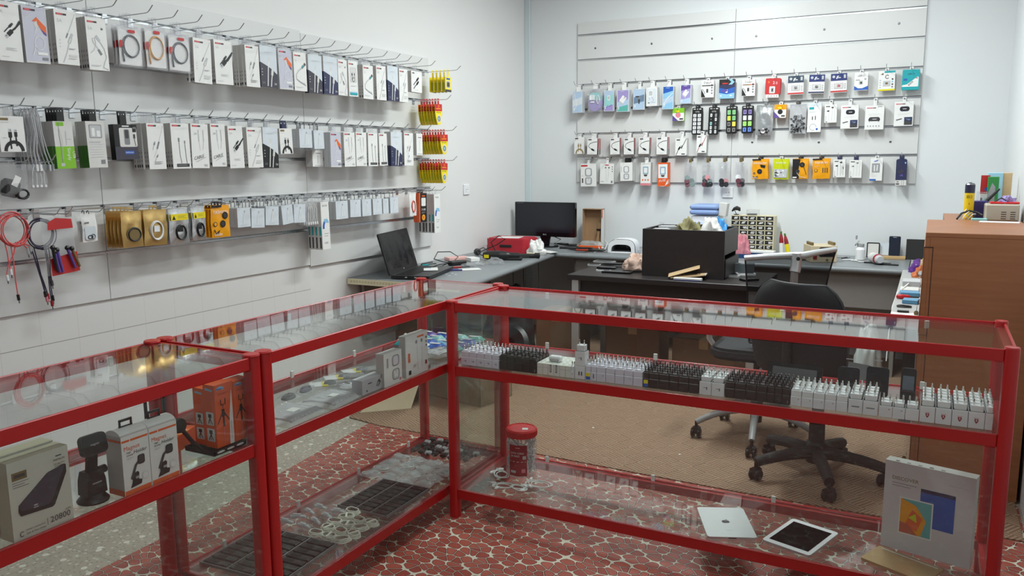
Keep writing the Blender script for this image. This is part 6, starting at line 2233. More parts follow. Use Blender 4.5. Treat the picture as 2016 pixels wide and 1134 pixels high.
# boxed tablet standing on its long side
pA, pB = hit(1733, 1072, 2, ZDK), hit(1908, 1122, 2, ZDK)
pT = hit(1735, 962, 0, pA.x)
w = (pB - pA).length
h = pT.z - ZDK
rz = math.atan2(pB.y - pA.y, pB.x - pA.x)
m = MB(); bx(m, w, h, .045, 0, mat('tablet_box_white', srgb(212, 208, 210), .4), SIDEW)
a = Art(m, w, h, -.0228, 0)
a.txt('DISCOVER', .09, .80, .06, BRONZE, fitw=.30); fine(a, .09, .76, 2, .28, MGREY, .03); fine(a, .72, .86, 1, .2, LGREY)
a.rect(.42, .34, .80, .76, BLUE); a.rect(.42, .72, .80, .76, NAVY); a.rect(.19, .20, .57, .62, WHITE)
cols = [AMBER, mat('print_turquoise', srgb(96, 178, 180), .4), ORANGE, mat('print_sand', srgb(224, 190, 110), .4), mat('print_brick', srgb(196, 96, 70), .4)]
a.rect(.205, .215, .555, .605, cols[1]); a.poly([(.205, .215), (.45, .215), (.5, .4), (.38, .55), (.205, .605)], cols[0]); a.poly([(.26, .3), (.4, .26), (.46, .42), (.34, .5)], cols[2]); a.poly([(.205, .215), (.42, .215), (.3, .32), (.205, .34)], cols[4]); a.poly([(.3, .4), (.4, .36), (.38, .46)], LIME)
for i in range(5):
    m.box(-w / 2 + .03 + i * .035, -.016, h + .0001, -w / 2 + .042 + i * .035, -.008, h + .0006, DGREY if i in (0, 3) else MGREY)
cc = (pA + pB) / 2
nrm = V((-(pB - pA).y, (pB - pA).x, 0)).normalized()
o = m.build('tablet_box', None, (cc.x + nrm.x * .0228, cc.y + nrm.y * .0228, ZDK), rz)
tag(o, 'white tablet box with a coloured screen picture, standing on the glass bottom', 'box')
c, w, d, rz = flat_quad([(1676, 1101), (1850, 1143), (1867, 1122), (1738, 1074)], ZDK, .006, GOLD, 0, 0, 0)
GOLDT = mat('gold_anodised', srgb(196, 164, 120), .35, metal=.55)
p0q, p1q, p2q, p3q = [hit(*q, 2, ZDK) for q in [(1682, 1100), (1822, 1142), (1862, 1124), (1738, 1078)]]
w = ((p1q - p0q).length + (p2q - p3q).length) / 2; d = ((p3q - p0q).length + (p2q - p1q).length) / 2; rz = math.atan2((p2q - p3q).y, (p2q - p3q).x)
cc = (p0q + p1q + p2q + p3q) / 4
m = MB(); m.prism(rrect(w, d, .010, 4), 0, .009, GOLDT, 'z', True)
o = tag(m.build('tablet', None, (cc.x, cc.y - .012, ZDK), rz), 'gold-backed tablet lying in front of the white tablet box', 'tablet')
m = MB(); m.box(-w * .44, d / 2 - .016, .0091, w * .44, d / 2 - .011, .0096, OFFW); m.build('back_strip', o)

# ---------------------------------------------------------------- first counter: power banks, holders, tripods
MILKY = film('milky_poly_bag', (0.95, 0.95, 0.96), 0.38, (0.84, 0.85, 0.87), 0.06, 0.15, 0.9)
def upright(px0, px1, py_top, xf, name, label, cat, d, art, body, side=None, zb=ZS, ch=0, top=None):
    """A box on a counter shelf whose printed face looks at the customer (+x); px0/px1 = lower corners of that face."""
    A, B2 = hit(px0[0], px0[1], 2, zb), hit(px1[0], px1[1], 2, zb)
    ya, yb = hit(px0[0], px0[1], 0, xf).y, hit(px1[0], px1[1], 0, xf).y
    T_ = hit((px0[0] + px1[0]) / 2, py_top, 0, xf)
    w, h = yb - ya, T_.z - zb
    m = MB()
    bx(m, w, h, d, 0, body, side or SIDEW)
    a = Art(m, w, h, -d / 2 - .0002, 0)
    if art:
        art(a, m, w, h, d)
    o = m.build(name, None, (xf - d / 2 - .0005, (ya + yb) / 2, zb), PI / 2)
    return tag(o, label, cat), w, h


PBC = mat('power_bank_card', srgb(204, 202, 190), .45)
PBS = mat('power_bank_card_edge', srgb(182, 176, 150), .5)


def pb_art(a, m, w, h, d):
    a.rect(.06, .76, .30, .86, BRONZE); a.rect(.09, .79, .27, .83, DGREY); fine(a, .06, .73, 3, .26, DGREY, .03)
    a.txt('PREMIUM', .74, .84, .035, DGREY, fitw=.19); a.txt('QUALITY', .74, .785, .04, DGREY, fitw=.19); a.rect(.78, .895, .88, .91, DGREY); fine(a, .75, .765, 1, .17, DGREY)
    a.poly([(.14, .30), (.66, .27), (.70, .29), (.94, .66), (.94, .76), (.91, .77), (.62, .73), (.12, .44), (.11, .36)], BLACK)
    a.poly([(.12, .43), (.62, .72), (.92, .765), (.92, .75), (.65, .34), (.60, .32), (.16, .36)], INK)
    a.rect(.36, .37, .42, .385, LGREY); a.rect(.35, .345, .43, .355, LGREY)
    a.txt('20800', .60, .075, .075, DGREY, fitw=.36); a.txt('mAh', .87, .165, .025, BRONZE); a.line([(.55, .06), (.55, .15)], .008, DGREY)
    a.txt('SMART CHARGING', .20, .095, .028, DGREY, fitw=.31); a.txt('Safe & Fast charge', .20, .05, .03, DGREY, fitw=.32); a.line(arc(.13, .075, .03, .03, 40, 320), .012, DGREY)


upright((29, 1074), (146, 1017), 890, 1.468, 'power_bank_box', 'pale power bank box printed 20800, in front of its twin', 'box', .045, pb_art, PBC, PBS)
upright((0, 1062), (118, 1008), 881, 1.418, 'power_bank_box', 'pale power bank box half hidden behind the one printed 20800', 'box', .042, pb_art, PBC, PBS)

c = hit(184, 985, 2, ZS)
t = thing('phone_mount', 'black suction phone mount standing between the power bank and holder boxes', 'phone holder', (c.x, c.y, ZS), PI / 2)
k = (hit(180, 880, 0, c.x).z - ZS) / .17
m = MB(); m.lathe([(.036, 0), (.037, .004), (.034, .008), (.03, .012), (.026, .022)], BPLAST, 28); m.build('suction_base', t)
m = MB(); m.prism([(-.026, .02), (.026, .02), (.024, .055), (.018, .076), (-.018, .076), (-.024, .055)], -.02, .018, BPLAST, 'y'); m.box(-.012, -.0215, .048, .012, -.02, .051, GPLAST)
m.T = Matrix.Translation((.03, 0, .07)) @ Matrix.Rotation(PI / 2, 4, 'Y'); m.lathe([(0, -.012), (.010, -.012), (.010, .008), (0, .008)], BPLAST, 16)
m.build('body', t)
m = MB(); m.T = Matrix.Translation((0, 0, .07)) @ Matrix.Rotation(.16, 4, 'X'); m.box(-.013, -.008, 0, .013, .006, .055, BPLASTM, .002); m.build('arm', t)
m = MB(); m.T = Matrix.Translation((0, -.016, .145)) @ Matrix.Rotation(-.2, 4, 'X'); m.prism(rrect(.066, .05, .012, 5), -.008, .006, BPLAST, 'y', True); m.prism(rrect(.058, .042, .010, 5), -.0088, -.008, BPLASTM, 'y')
a = Art(m, .058, .042, -.0089, -.021); a.txt('magnet', .5, .46, .10, LGREY, mid=True)
m.build('magnet_head', t)


def mag_art(a, m, w, h, d):
    a.rect(.02, .895, .98, .93, ORANGE); a.rect(.30, .895, .33, .93, WHITE); a.rect(.02, 0, .98, .085, ORANGE)
    a.txt('Magnet', .08, .755, .07, ORANGE, fitw=.6); a.txt('Holder', .42, .665, .06, BLACK, it=.2, fitw=.52); a.txt('High', .16, .70, .03, BLACK, it=.2); a.txt('Quality', .16, .655, .03, BLACK, it=.2, fitw=.24); fine(a, .16, .62, 2, .25, LGREY)
    a.poly([(.22, .11), (.62, .13), (.66, .20), (.54, .22), (.56, .33), (.50, .36), (.32, .33), (.30, .2)], BLACK); a.poly([(.24, .27), (.32, .23), (.50, .46), (.62, .50), (.56, .54), (.42, .48)], DGREY)
    a.rr(.54, .46, .80, .62, .07, BLACK); a.rr(.57, .475, .77, .605, .05, DGREY); a.disc(.78, .25, .12, LGREY); a.disc(.78, .25, .11, WHITE); a.rect(.42, .24, .54, .28, GPLAST)


for i, (q0, q1, pt, lab) in enumerate([((247, 977), (300, 959), 850, 'white and orange magnet holder box, next to the phone mount'), ((301, 958), (355, 940), 832, 'white and orange magnet holder box, next to the orange tripod boxes')]):
    o, w, h = upright(q0, q1, pt, 1.470, 'magnet_holder_box', lab, 'box', .058, mag_art, WHITE, SIDEW)
    if i == 0:
        m = MB(); a = Art(m, .058, h, 0, 0); m.T = Matrix.Translation((-w / 2 - .0004, 0, 0)) @ Matrix.Rotation(-PI / 2, 4, 'Z')
        a.rect(0, 0, 1, .1, ORANGE); a.rect(0, .9, 1, .94, ORANGE); a.disc(.5, .46, .36, LGREY); a.disc(.5, .46, .30, SIDEW); a.txt('10', .5, .44, .04, LGREY, mid=True); m.build('side_print', o)
    m = MB(); n_ = 8
    prof = [(-.029 + .058 * j / n_, h + .014 * math.sin(PI * j / n_) ** .6) for j in range(n_ + 1)]
    m.prism([(y, z) for y, z in prof], -w / 2, w / 2, WHITE, 'x', True); m.build('curved_lid', o)
    m = MB()
    hz_ = h + .013
    m.box(-.019, .0, hz_, -.013, .003, hz_ + .020, BPLAST, .001); m.box(.013, 0, hz_, .019, .003, hz_ + .020, BPLAST, .001); m.box(-.019, 0, hz_ + .014, .019, .003, hz_ + .021, BPLAST, .001); m.box(-.019, 0, hz_ - .002, .019, .003, hz_ + .004, BPLAST)
    m.build('hang_handle', o)


def tri_art(big):
    def f(a, m, w, h, d):
        a.poly([(.10, .95), (.3, .97), (.52, .945), (.5, .905), (.28, .92), (.10, .91)], LBLUE); a.poly([(.1, .94), (.5, .93), (.5, .92), (.1, .92)], BLUE)
        a.txt('HR-CB10', .18, .83, .03, DKRED, it=.2, fitw=.55)
        if big:
            a.poly([(.70, 0), (.93, 0), (.93, .55), (.90, .88), (.74, .45)], WHITE); a.line([(.82, .08), (.82, .38)], .05, LGREY)
        u = .40
        a.line([(u - .10, .76), (u - .10, .67), (u + .14, .67), (u + .14, .76)], .05, BLACK); a.line([(u, .67), (u, .62)], .04, BLACK); a.poly([(u - .09, .48), (u + .09, .48), (u + .07, .60), (u - .07, .60)], BLACK)
        a.line([(u - .02, .56), (u - .32, .38)], .045, BLACK); a.line([(u + .02, .56), (u + .32, .40)], .045, BLACK); a.line([(u, .5), (u + .02, .32)], .09, BLACK); a.line([(u, .3), (u + .02, .02)], .03, PINK)
        # pictures on the narrow side
        m.T = Matrix.Translation((-w / 2 - .0004, 0, 0)) @ Matrix.Rotation(-PI / 2, 4, 'Z')
        b_ = Art(m, d, h, 0, 0)
        b_.poly([(.2, .95), (.8, .93), (.8, .90), (.2, .91)], LBLUE)
        for v in (.10, .36):
            b_.rr(.16, v, .84, v + .21, .08, LGREY); b_.rr(.2, v + .008, .8, v + .202, .06, OFFW)
            b_.rect(.36, v + .12, .64, v + .18, BLACK); b_.line([(.5, v + .12), (.32, v + .02)], .06, BLACK); b_.line([(.5, v + .12), (.7, v + .02)], .06, BLACK); b_.line([(.5, v + .12), (.5, v + .02)], .05, BLACK)
        m.at()
    return f


ZT = ZS + .014
upright((430, 893), (465, 880), 752, 1.440, 'tripod_box', 'orange tripod box with a white stripe, foremost of the standing three', 'box', .045, tri_art(True), ORANGEBOX, ORANGEBOX, ZT)
upright((458, 885), (496, 870), 740, 1.462, 'tripod_box', 'plain orange tripod box nearest the counter post', 'box', .045, tri_art(False), ORANGEBOX, ORANGEBOX, ZT) if False else None
y0r = hit(464, 880, 0, 1.44).y + .001
o, w, h = upright((466, 880), (498, 868), 744, 1.440, 'tripod_box', 'plain orange tripod box nearest the counter post', 'box', .045, tri_art(False), ORANGEBOX, ORANGEBOX, ZT)
upright((409, 887), (446, 873), 758, 1.392, 'tripod_box', 'orange tripod box standing behind the white-striped one', 'box', .045, tri_art(False), ORANGEBOX, ORANGEBOX, ZT)
c = hit(372, 868, 2, ZS)
m = MB(); bx(m, .05, .045, .17, 0, ORANGEBOX, ORANGEBOX)
m.poly = None
for (a0, a1, mm) in ((-.08, -.055, WHITE), (-.04, -.03, WHITE), (.0, .05, mat('print_peach', srgb(240, 150, 100), .45))):
    m.box(-.0245, a0, .0452, .0245, a1, .0456, mm)
m.prism(rrect(.03, .03, .006, 3, 0, .022), -.0856, -.0852, OFFW, 'y')
tag(m.build('tripod_box', None, (1.30, -4.905, ZS), .35), 'orange tripod box lying on the shelf behind the magnet holder boxes', 'box')
# black folding tray under the tripod boxes
c = hit(440, 895, 2, ZS)
ty0, ty1 = hit(430, 897, 0, 1.45).y - .015, -4.778
t = thing('black_tray', 'black plastic tray with a thin arm and round knob, under the tripod boxes', 'tray', (0, 0, 0))
m = MB(); m.box(1.335, ty0, ZS, 1.452, ty1, ZS + .004, BPLASTM, .001)
for (a_, b_, c_, d_) in ((1.335, ty0, 1.452, ty0 + .004), (1.335, ty1 - .004, 1.452, ty1), (1.335, ty0, 1.339, ty1), (1.448, ty0, 1.452, ty1)):
    m.box(a_, b_, ZS + .004, c_, d_, ZS + .0135, BPLASTM)
for f in (.2, .5, .8):
    y = ty0 + (ty1 - ty0) * f
    m.prism(ell(.014, .003, 12, y, ZS + .008), 1.4522, 1.4526, OFFW, 'x')
m.build('tray_body', t)
kn = hit(352, 838, 0, 1.38)
m = MB(); m.tube([kn, kn.lerp(V((1.40, ty0, ZS + .012)), .6) + V((0, 0, -.004)), V((1.40, ty0 + .004, ZS + .010))], .006, BPLASTM, 8); m.build('arm', t)
m = MB(); m.T = Matrix.Translation(kn) @ Matrix.Rotation(PI / 2, 4, 'Y'); m.lathe([(0, -.011), (.020, -.008), (.022, 0), (.020, .008), (0, .011)], BPLASTM, 18); m.build('knob', t)
c = hit(372, 818, 2, ZS)
gx, gy = 1.11, -4.81
m = MB(); m.prism(rrect(.08, .07, .015, 4), 0, .006, BPLAST, 'z', True)
for s in (-1, 1):
    m.box(s * .032 - .004, -.004, .005, s * .032 + .004, .004, .12, BPLAST, .001)
m.box(-.036, -.004, .112, .036, .004, .12, BPLAST, .001)
tag(m.build('display_stand', None, (gx, gy, ZS), PI / 2), 'black U-shaped display stand at the back of the first counter shelf', 'stand')

# ---------------------------------------------------------------- second counter: shelf
def bag_flat(px, py, z, w, d, h, fill, name, label, cat, rz, seed, body=POLY):
    c = hit(px, py, 2, z) if px > 10 else V((px, py, z))
    m = MB()
    rr_ = random.Random(seed)
    fill(m, w, d, h, rr_)
    m.at()
    p1, p2 = rr_.uniform(0, 6), rr_.uniform(0, 6)

    def top(u, v):
        e = min(1, 7 * min(u, 1 - u)) * min(1, 7 * min(v, 1 - v))
        return (-w / 2 + u * w, -d / 2 + v * d, .0006 + h * e * (.85 + .12 * math.sin(9 * u + p1) * math.cos(8 * v + p2)))
    m.grid(14, 12, top, body)
    o = m.build(name, None, (c.x, c.y, z), rz)
    return tag(o, label, cat)


def fill_cables(cm, n=5, r=.004):
    def f(m, w, d, h, rr_):
        for i in range(n):
            y = (-.38 + .76 * i / max(1, n - 1)) * d
            m.tube([(-w * .42, y, h * .4), (-w * .2, y + rr_.uniform(-.004, .004), h * .6), (w * .2, y + rr_.uniform(-.004, .004), h * .55), (w * .42, y, h * .4)], r, cm, 6)
        m.prism(rrect(w * .2, d * .2, .003, 3, w * .1, 0), h * .98, h * .985, OFFW, 'z')
    return f


def fill_coil(cm, r=.0035, n=4):
    def f(m, w, d, h, rr_):
        for i in range(n):
            m.tube([(w * .34 * (1 - .06 * i) * math.cos(2 * PI * j / 24), d * .30 * (1 - .08 * i) * math.sin(2 * PI * j / 24), h * (.25 + .15 * i)) for j in range(24)], r, cm, 6, True)
        m.box(-w * .15, -d * .08, h * .2, w * .2, d * .1, h * .7, cm, .002)
    return f


CG = mat('cable_pale_grey', srgb(196, 196, 198), .45)
bag_flat(1.375, -4.515, ZS, .17, .19, .022, fill_cables(CG, 9, .0055), 'cable_bag', 'clear bag of bundled grey cables, next to the counter post', 'cable', .08, 1, MILKY)
bag_flat(1.385, -4.325, ZS, .15, .17, .022, fill_cables(CG, 7, .0055), 'cable_bag', 'clear bag of bundled grey cables, beside the grey box', 'cable', .12, 2, MILKY)
bag_flat(568, 785, ZS, .085, .06, .016, fill_coil(CABLEK), 'cable_bag', 'small bag with a black cable, nearest the counter post', 'cable', 1.7, 3)
bag_flat(602, 770, ZS, .085, .05, .016, fill_coil(CABLEV), 'cable_bag', 'small bag with a violet-black cable, near the yellow labels', 'cable', 1.8, 4)
for i, (px, py, lab) in enumerate([(650, 756, 'first'), (678, 742, 'middle'), (712, 729, 'last')]):
    c = hit(px, py, 2, ZS)
    m = MB(); rr_ = random.Random(80 + i)
    m.box(-.075, -.03, .0005, -.028, .03, .0025, WHITE); m.box(-.030, -.03, .0005, -.008, .03, .0035, YELLOW); m.prism([(-.026, -.012), (-.013, -.012), (-.0195, .006)], .0036, .0038, BLACK, 'z')
    fill_coil(STEELD if i else CABLEK, .003)(m, .06, .05, .014, rr_)
    for k in range(len(m.v)):
        pass
    m.grid(10, 8, lambda u, v: (-.078 + .156 * u, -.032 + .064 * v, .004 + .012 * math.sin(PI * min(1, u * 1.1)) * math.sin(PI * v)), POLY)
    tag(m.build('cable_sachet', None, (c.x, c.y, ZS), .75 + .1 * i), f'clear sachet with a yellow label, {lab} of three from the post', 'cable', 'yellow-labelled sachets on the shelf')


def fill_print(m, w, d, h, rr_):
    for i in range(4):
        coil_ = [(w * .3 * math.cos(2 * PI * j / 20) * (1 - .15 * i), d * .3 * math.sin(2 * PI * j / 20) * (1 - .1 * i), h * (.3 + .15 * i)) for j in range(20)]
        m.tube(coil_, .003, WPLAST, 6, True)
    for i in range(6):
        x, y = rr_.uniform(-.35, .3) * w, rr_.uniform(-.35, .3) * d
        m.box(x, y, h * .9, x + .012, y + .004, h * .92, DGREY)


bag_flat(684, 766, ZS, .085, .07, .026, fill_print, 'cable_bag', 'clear bag with a white cable and black print, behind the grey box', 'cable', .9, 6)
GBX = mat('grey_card_box', srgb(190, 190, 194), .45)


def hb_art(a, m, w, h, d):
    a.rect(.26, .62, .44, .70, DGREY); fine(a, .22, .5, 2, .3, MGREY, .08); a.rect(.84, .7, .99, .98, MGREY); a.poly([(.62, .3), (.74, .24), (.84, .5), (.78, .74), (.70, .62)], DGREY); a.poly([(.64, .34), (.72, .3), (.78, .5), (.72, .56)], GPLAST); a.disc(.2, .2, .03, DGREY); a.rect(.5, .3, .56, .42, LGREY)


upright((714, 784), (757, 768), 742, 1.452, 'headset_box', 'low grey headset box on the shelf, beside the upright earbud box', 'box', .045, hb_art, GBX, GBX)


def air_art(a, m, w, h, d):
    a.rr(.45, .54, .86, .88, .12, MGREY); a.rr(.49, .56, .82, .86, .1, LGREY); a.rr(.53, .58, .78, .84, .09, WPLASTV); a.rr(.45, .12, .86, .46, .12, MGREY); a.rr(.49, .14, .82, .44, .10, LGREY); a.line([(.58, .4), (.62, .2)], .08, WHITE); a.line([(.73, .4), (.70, .2)], .08, WHITE)
    [a.rect(.16, .56 + .05 * i, .24, .59 + .05 * i, MGREY) for i in range(6)]; a.rect(.84, .06, .94, .14, PINK)


upright((757, 758), (792, 744), 692, 1.462, 'earbud_box', 'white earbud box standing upright on the shelf, two grey cut-outs', 'box', .035, air_art, WHITE, SIDEW)


def ear_art(a, m, w, h, d):
    a.rect(.52, .89, .82, .935, ORANGE); a.line([(.50, .78), (.54, .12)], .016, LGREY); a.line([(.74, .80), (.72, .12)], .016, LGREY); a.disc(.48, .80, .05, MGREY); a.disc(.72, .80, .05, MGREY)
    for i in range(3):
        a.disc(.93, .84 - .1 * i, .03, DGREY)
    a.rect(.1, .36, .19, .58, ORANGE); a.rect(.12, .06, .22, .16, BLACK); fine(a, .32, .26, 4, .16, MGREY); a.rect(.86, .18, .95, .28, DKRED)


upright((800, 741), (843, 724), 656, 1.462, 'earphone_box', 'tall white earphone box standing on the shelf nearest the corner', 'box', .03, ear_art, WHITE, SIDEW)
# coloured cable packs in the corner of the shelf
PK = [TEAL, BLUE, WPLAST, SEAG, PURPLE, LBLUE, MINT, NAVY]
PKN = ['teal', 'blue', 'white', 'sea green', 'purple', 'light blue', 'mint', 'navy']
k = 0
for r in range(4):
    for q in range(4):
        i = [0, 2, 1, 3, 2, 1, 5, 4, 3, 6, 7, 1, 4, 1, 6, 3][k]
        x, y = 1.115 + .085 * q, -3.49 + .066 * r
        m = MB(); rr_ = random.Random(k)

        def tp(u, v):
            e = min(1, 5 * min(u, 1 - u)) * min(1, 5 * min(v, 1 - v))
            return (-.039 + .078 * u, -.031 + .062 * v, .002 + .020 * e * (.85 + .15 * math.sin(7 * u + k)))
        m.grid(8, 8, tp, mat(f'pack_{PKN[i].replace(" ", "_")}', (0, 0, 0)) if bpy.data.materials.get(f'pack_{PKN[i].replace(" ", "_")}') else PK[i])
        m.box(-.039, -.031, .0, .039, .031, .003, PK[i]); m.box(-.03, -.012, .0215, .02, .004, .0222, WHITE)
        tag(m.build('cable_pack', None, (x, y, ZS), rr_.uniform(-.12, .12)), f'{PKN[i]} padded cable pack, {ORD[4 - r]} row from back, {ORD[q + 1]} from wall side', 'cable', 'coloured cable packs in the shelf corner')
        k += 1
for i, (x, y, lab) in enumerate([(1.37, -3.60, 'grey bundled cables lying before the coloured packs, at the shelf edge'), (1.25, -3.60, 'grey bundled cables lying before the coloured packs, at the wall side')]):
    m = MB(); rr_ = random.Random(90 + i)
    fill_cables(CG, 7, .005)(m, .11, .09, .03, rr_)
    m.grid(10, 8, lambda u, v: (-.058 + .116 * u, -.05 + .1 * v, .002 + .028 * min(1, 6 * min(u, 1 - u)) * min(1, 6 * min(v, 1 - v))), POLY)
    tag(m.build('cable_bag', None, (x, y, ZS), 1.4), lab, 'cable')

# ---------------------------------------------------------------- second counter: glass bottom
TRAYG = mat('tray_smoke', srgb(128, 124, 126), .3)


def chip_tray(name, label, cx, cy, rz, nx, ny, pw, pd, word):
    w, d = nx * pw + .008, ny * pd + .008
    m = MB(); m.box(-w / 2, -d / 2, 0, w / 2, d / 2, .003, TRAYG)
    for i in range(nx + 1):
        x = -w / 2 + .004 + i * pw
        m.box(x - .0022, -d / 2, .003, x + .0022, d / 2, .010, TRAYG, .001)
    for (a_, b_) in ((-d / 2, -d / 2 + .003), (d / 2 - .003, d / 2)):
        m.box(-w / 2, a_, .003, w / 2, b_, .010, TRAYG)
    tag(m.build(name, None, (cx, cy, ZDK), rz), label, 'tray')
    cm = MB(); cm.box(-pw * .43, -pd * .42, 0, pw * .43, pd * .42, .009, BPLAST, .003); cm.box(-pw * .3, -pd * .2, .009, pw * .05, pd * .2, .0096, BPLASTM); cm.box(pw * .2, -pd * .12, .009, pw * .3, pd * .12, .0096, DGREY)
    cm = cm.mesh('adapter')
    c, s = math.cos(rz), math.sin(rz)
    for j in range(ny):
        for i in range(nx):
            lx, ly = -w / 2 + .004 + pw * (i + .5), -d / 2 + .004 + pd * (j + .5)
            o = bpy.data.objects.new('adapter', cm); COL.objects.link(o)
            o.location = (cx + c * lx - s * ly, cy + s * lx + c * ly, ZDK + .0032); o.rotation_euler = (0, 0, rz)
            tag(o, f'small black adapter in the {word} tray, {ORD[i + 1]} column from wall, {ORD[j + 1]} cell', 'adapter', f'black adapters in the {word} tray')


chip_tray('compartment_tray', 'smoky tray of black adapters nearest the first counter', 1.245, -4.505, .04, 3, 8, .112, .036, 'near')
chip_tray('compartment_tray', 'smoky tray of black adapters in the middle of the glass bottom', 1.318, -3.945, 0.0, 3, 8, .076, .036, 'middle')


def fill_plugs(m, w, d, h, rr_):
    for i in range(3):
        a = rr_.uniform(0, 3)
        m.at(rr_.uniform(-.25, .25) * w, rr_.uniform(-.25, .25) * d, 0)
        m.tube([(.02 * math.cos(2 * PI * j / 16), .014 * math.sin(2 * PI * j / 16), .006 + .002 * i) for j in range(16)], .0022, CABLEW, 6, True)
        m.box(-.006, -.004, .004, .012, .004, .010, rr_.choice([WPLAST, WPLAST, DGREY]), .001)
    m.at()


k = 0
for r in range(4):
    for q in range(4):
        px, py = 738 + 38 * q + 14 * r, 945 - 12 * r + 6 * q - 6
        x, y = 1.115 + .088 * q, -3.765 + .072 * r
        m = MB(); rr_ = random.Random(200 + k)
        fill_plugs(m, .08, .07, .02, rr_)
        p1 = rr_.uniform(0, 6)
        m.grid(8, 7, lambda u, v: (-.042 + .084 * u, -.035 + .07 * v, .001 + .020 * min(1, 5 * min(u, 1 - u)) * min(1, 5 * min(v, 1 - v)) * (.8 + .2 * math.sin(9 * u + p1))), MILKY)
        tag(m.build('cable_bag', None, (x, y, ZDK), rr_.uniform(-.3, .3)), f'small clear bag with a white plug, {ORD[r + 1]} row from middle tray, {ORD[q + 1]} from wall side', 'cable', 'clear plug bags on the glass bottom')
        k += 1
for i in range(8):
    r, q = divmod(i, 2)
    x, y = 1.13 + .085 * q + .01 * r, -4.30 + .052 * r
    m = MB(); rr_ = random.Random(300 + i)
    m.tube([(-.035, 0, .013), (-.02, 0, .014), (.02, .002, .014), (.036, 0, .012)], [.004, .011, .009, .003], POLY, 8)
    m.tube([(-.03, 0, .012), (.0, .003, .014), (.03, 0, .012)], .005, WPLAST, 6)
    m.box(-.02, -.004, .022, .01, .004, .0235, LGREY)
    tag(m.build('cable_bag', None, (x, y, ZDK), rr_.uniform(-.4, .4)), f'rolled clear bag with white earphones, {ORD[r + 1]} row from near tray, {ORD[q + 1]} from wall side', 'earphones', 'rolled earphone bags on the glass bottom')
k = 0
IVORY = mat('cable_ivory', srgb(226, 226, 214), .5)
for r in range(5):
    for q in range(3 if r < 4 else 1):
        x, y = 1.285 + .058 * q + .012 * (r % 2), -4.315 + .052 * r
        rr_ = random.Random(400 + k)
        m = MB()
        for i in range(4):
            m.tube([((.034 - .0025 * i) * math.cos(2 * PI * j / 22 + i), (.023 - .002 * i) * math.sin(2 * PI * j / 22 + i) + .002 * math.sin(j), .003 + .0035 * i) for j in range(22)], .0022, IVORY, 6, True)
        m.box(-.004, -.021, .0, .004, .021, .016, IVORY, .001) if k % 2 else None
        tag(m.build('cable', None, (x, y, ZDK), rr_.uniform(-.6, .9)), f'ivory cable wound in loops, {ORD[r + 1]} row from near tray, {ORD[q + 1]} from wall side', 'cable', 'wound ivory cables on the glass bottom')
        k += 1
k = 0
for r in range(5):
    for q in range(8):
        rr_ = random.Random(500 + k)
        x, y = 1.125 + .040 * q + rr_.uniform(-.004, .004), -3.45 + .040 * r + rr_.uniform(-.004, .004)
        m = MB()
        m.at(0, 0, 0, 0, .25).box(-.016, -.014, .004, .016, .012, .018, rr_.choice([BPLAST, BPLASTM, GPLAST, BPLAST]), .005)
        m.at().box(-.006, -.018, 0, .006, .006, .012, STEELD if k % 3 == 0 else BPLAST, .002)
        tag(m.build('plug_adapter', None, (x, y, ZDK), rr_.uniform(-.5, .5)), f'small black plug adapter in the corner heap, {ORD[r + 1]} row from bags, {ORD[q + 1]} from wall', 'adapter', 'black plug adapters heaped in the counter corner')
        k += 1

# ---------------------------------------------------------------- things on the desks
ZDS = ZD + .0006


def at(px, py, z=ZDS):
    return hit(px, py, 2, z)


def blob(name, label, cat, loc, rx, ry, h, m_, seed, rz=0, fold=.16, nu=40, nv=20, extra=None):
    """A crumpled soft heap: a dome with folds, flat underneath."""
    rr_ = random.Random(seed)
    P_ = [rr_.uniform(0, 6) for _ in range(6)]

    def f(u, v):
        a = 2 * PI * u
        t = v * PI / 2
        k = 1 + fold * math.sin(3 * a + P_[0]) * math.cos(t) + fold * .7 * math.sin(5 * a + 4 * t + P_[1]) + fold * .4 * math.sin(9 * a - 5 * t + P_[2])
        zz = h * math.sin(t) * (1 + fold * math.sin(4 * a + P_[3]) * math.cos(t) + fold * .8 * math.sin(2 * a + 5 * t + P_[4]))
        p = V((math.cos(a) * math.cos(t), math.sin(a) * math.cos(t), math.sin(t)))
        q = 1 + fold * (1.6 * abs(mnoise.noise(p * 2.3 + V((seed, 0, 0)))) + .9 * abs(mnoise.noise(p * 5.1 + V((0, seed, 0)))) - .45)
        return (rx * k * q * math.cos(a) * math.cos(t) ** .7, ry * k * q * math.sin(a) * math.cos(t) ** .7, max(0, zz * q))
    mb = MB(); mb.grid(nu, nv, f, m_)
    if extra:
        extra(mb)
    return tag(mb.build(name, None, loc, rz), label, cat)


def boxy(name, label, cat, px, py, w, d, h, m_, rz=0, z=ZDS, art=None, ch=.002, yfront=True, group=None):
    """A box standing where the photo shows its lower front edge centre."""
    c = at(px, py, z)
    mb = MB()
    mb.box(-w / 2, 0, 0, w / 2, d, h, m_, ch)
    if art:
        art(Art(mb, w, h, -.0003, 0), mb, w, d, h)
        mb.at()
    return tag(mb.build(name, None, c, rz), label, cat, group)


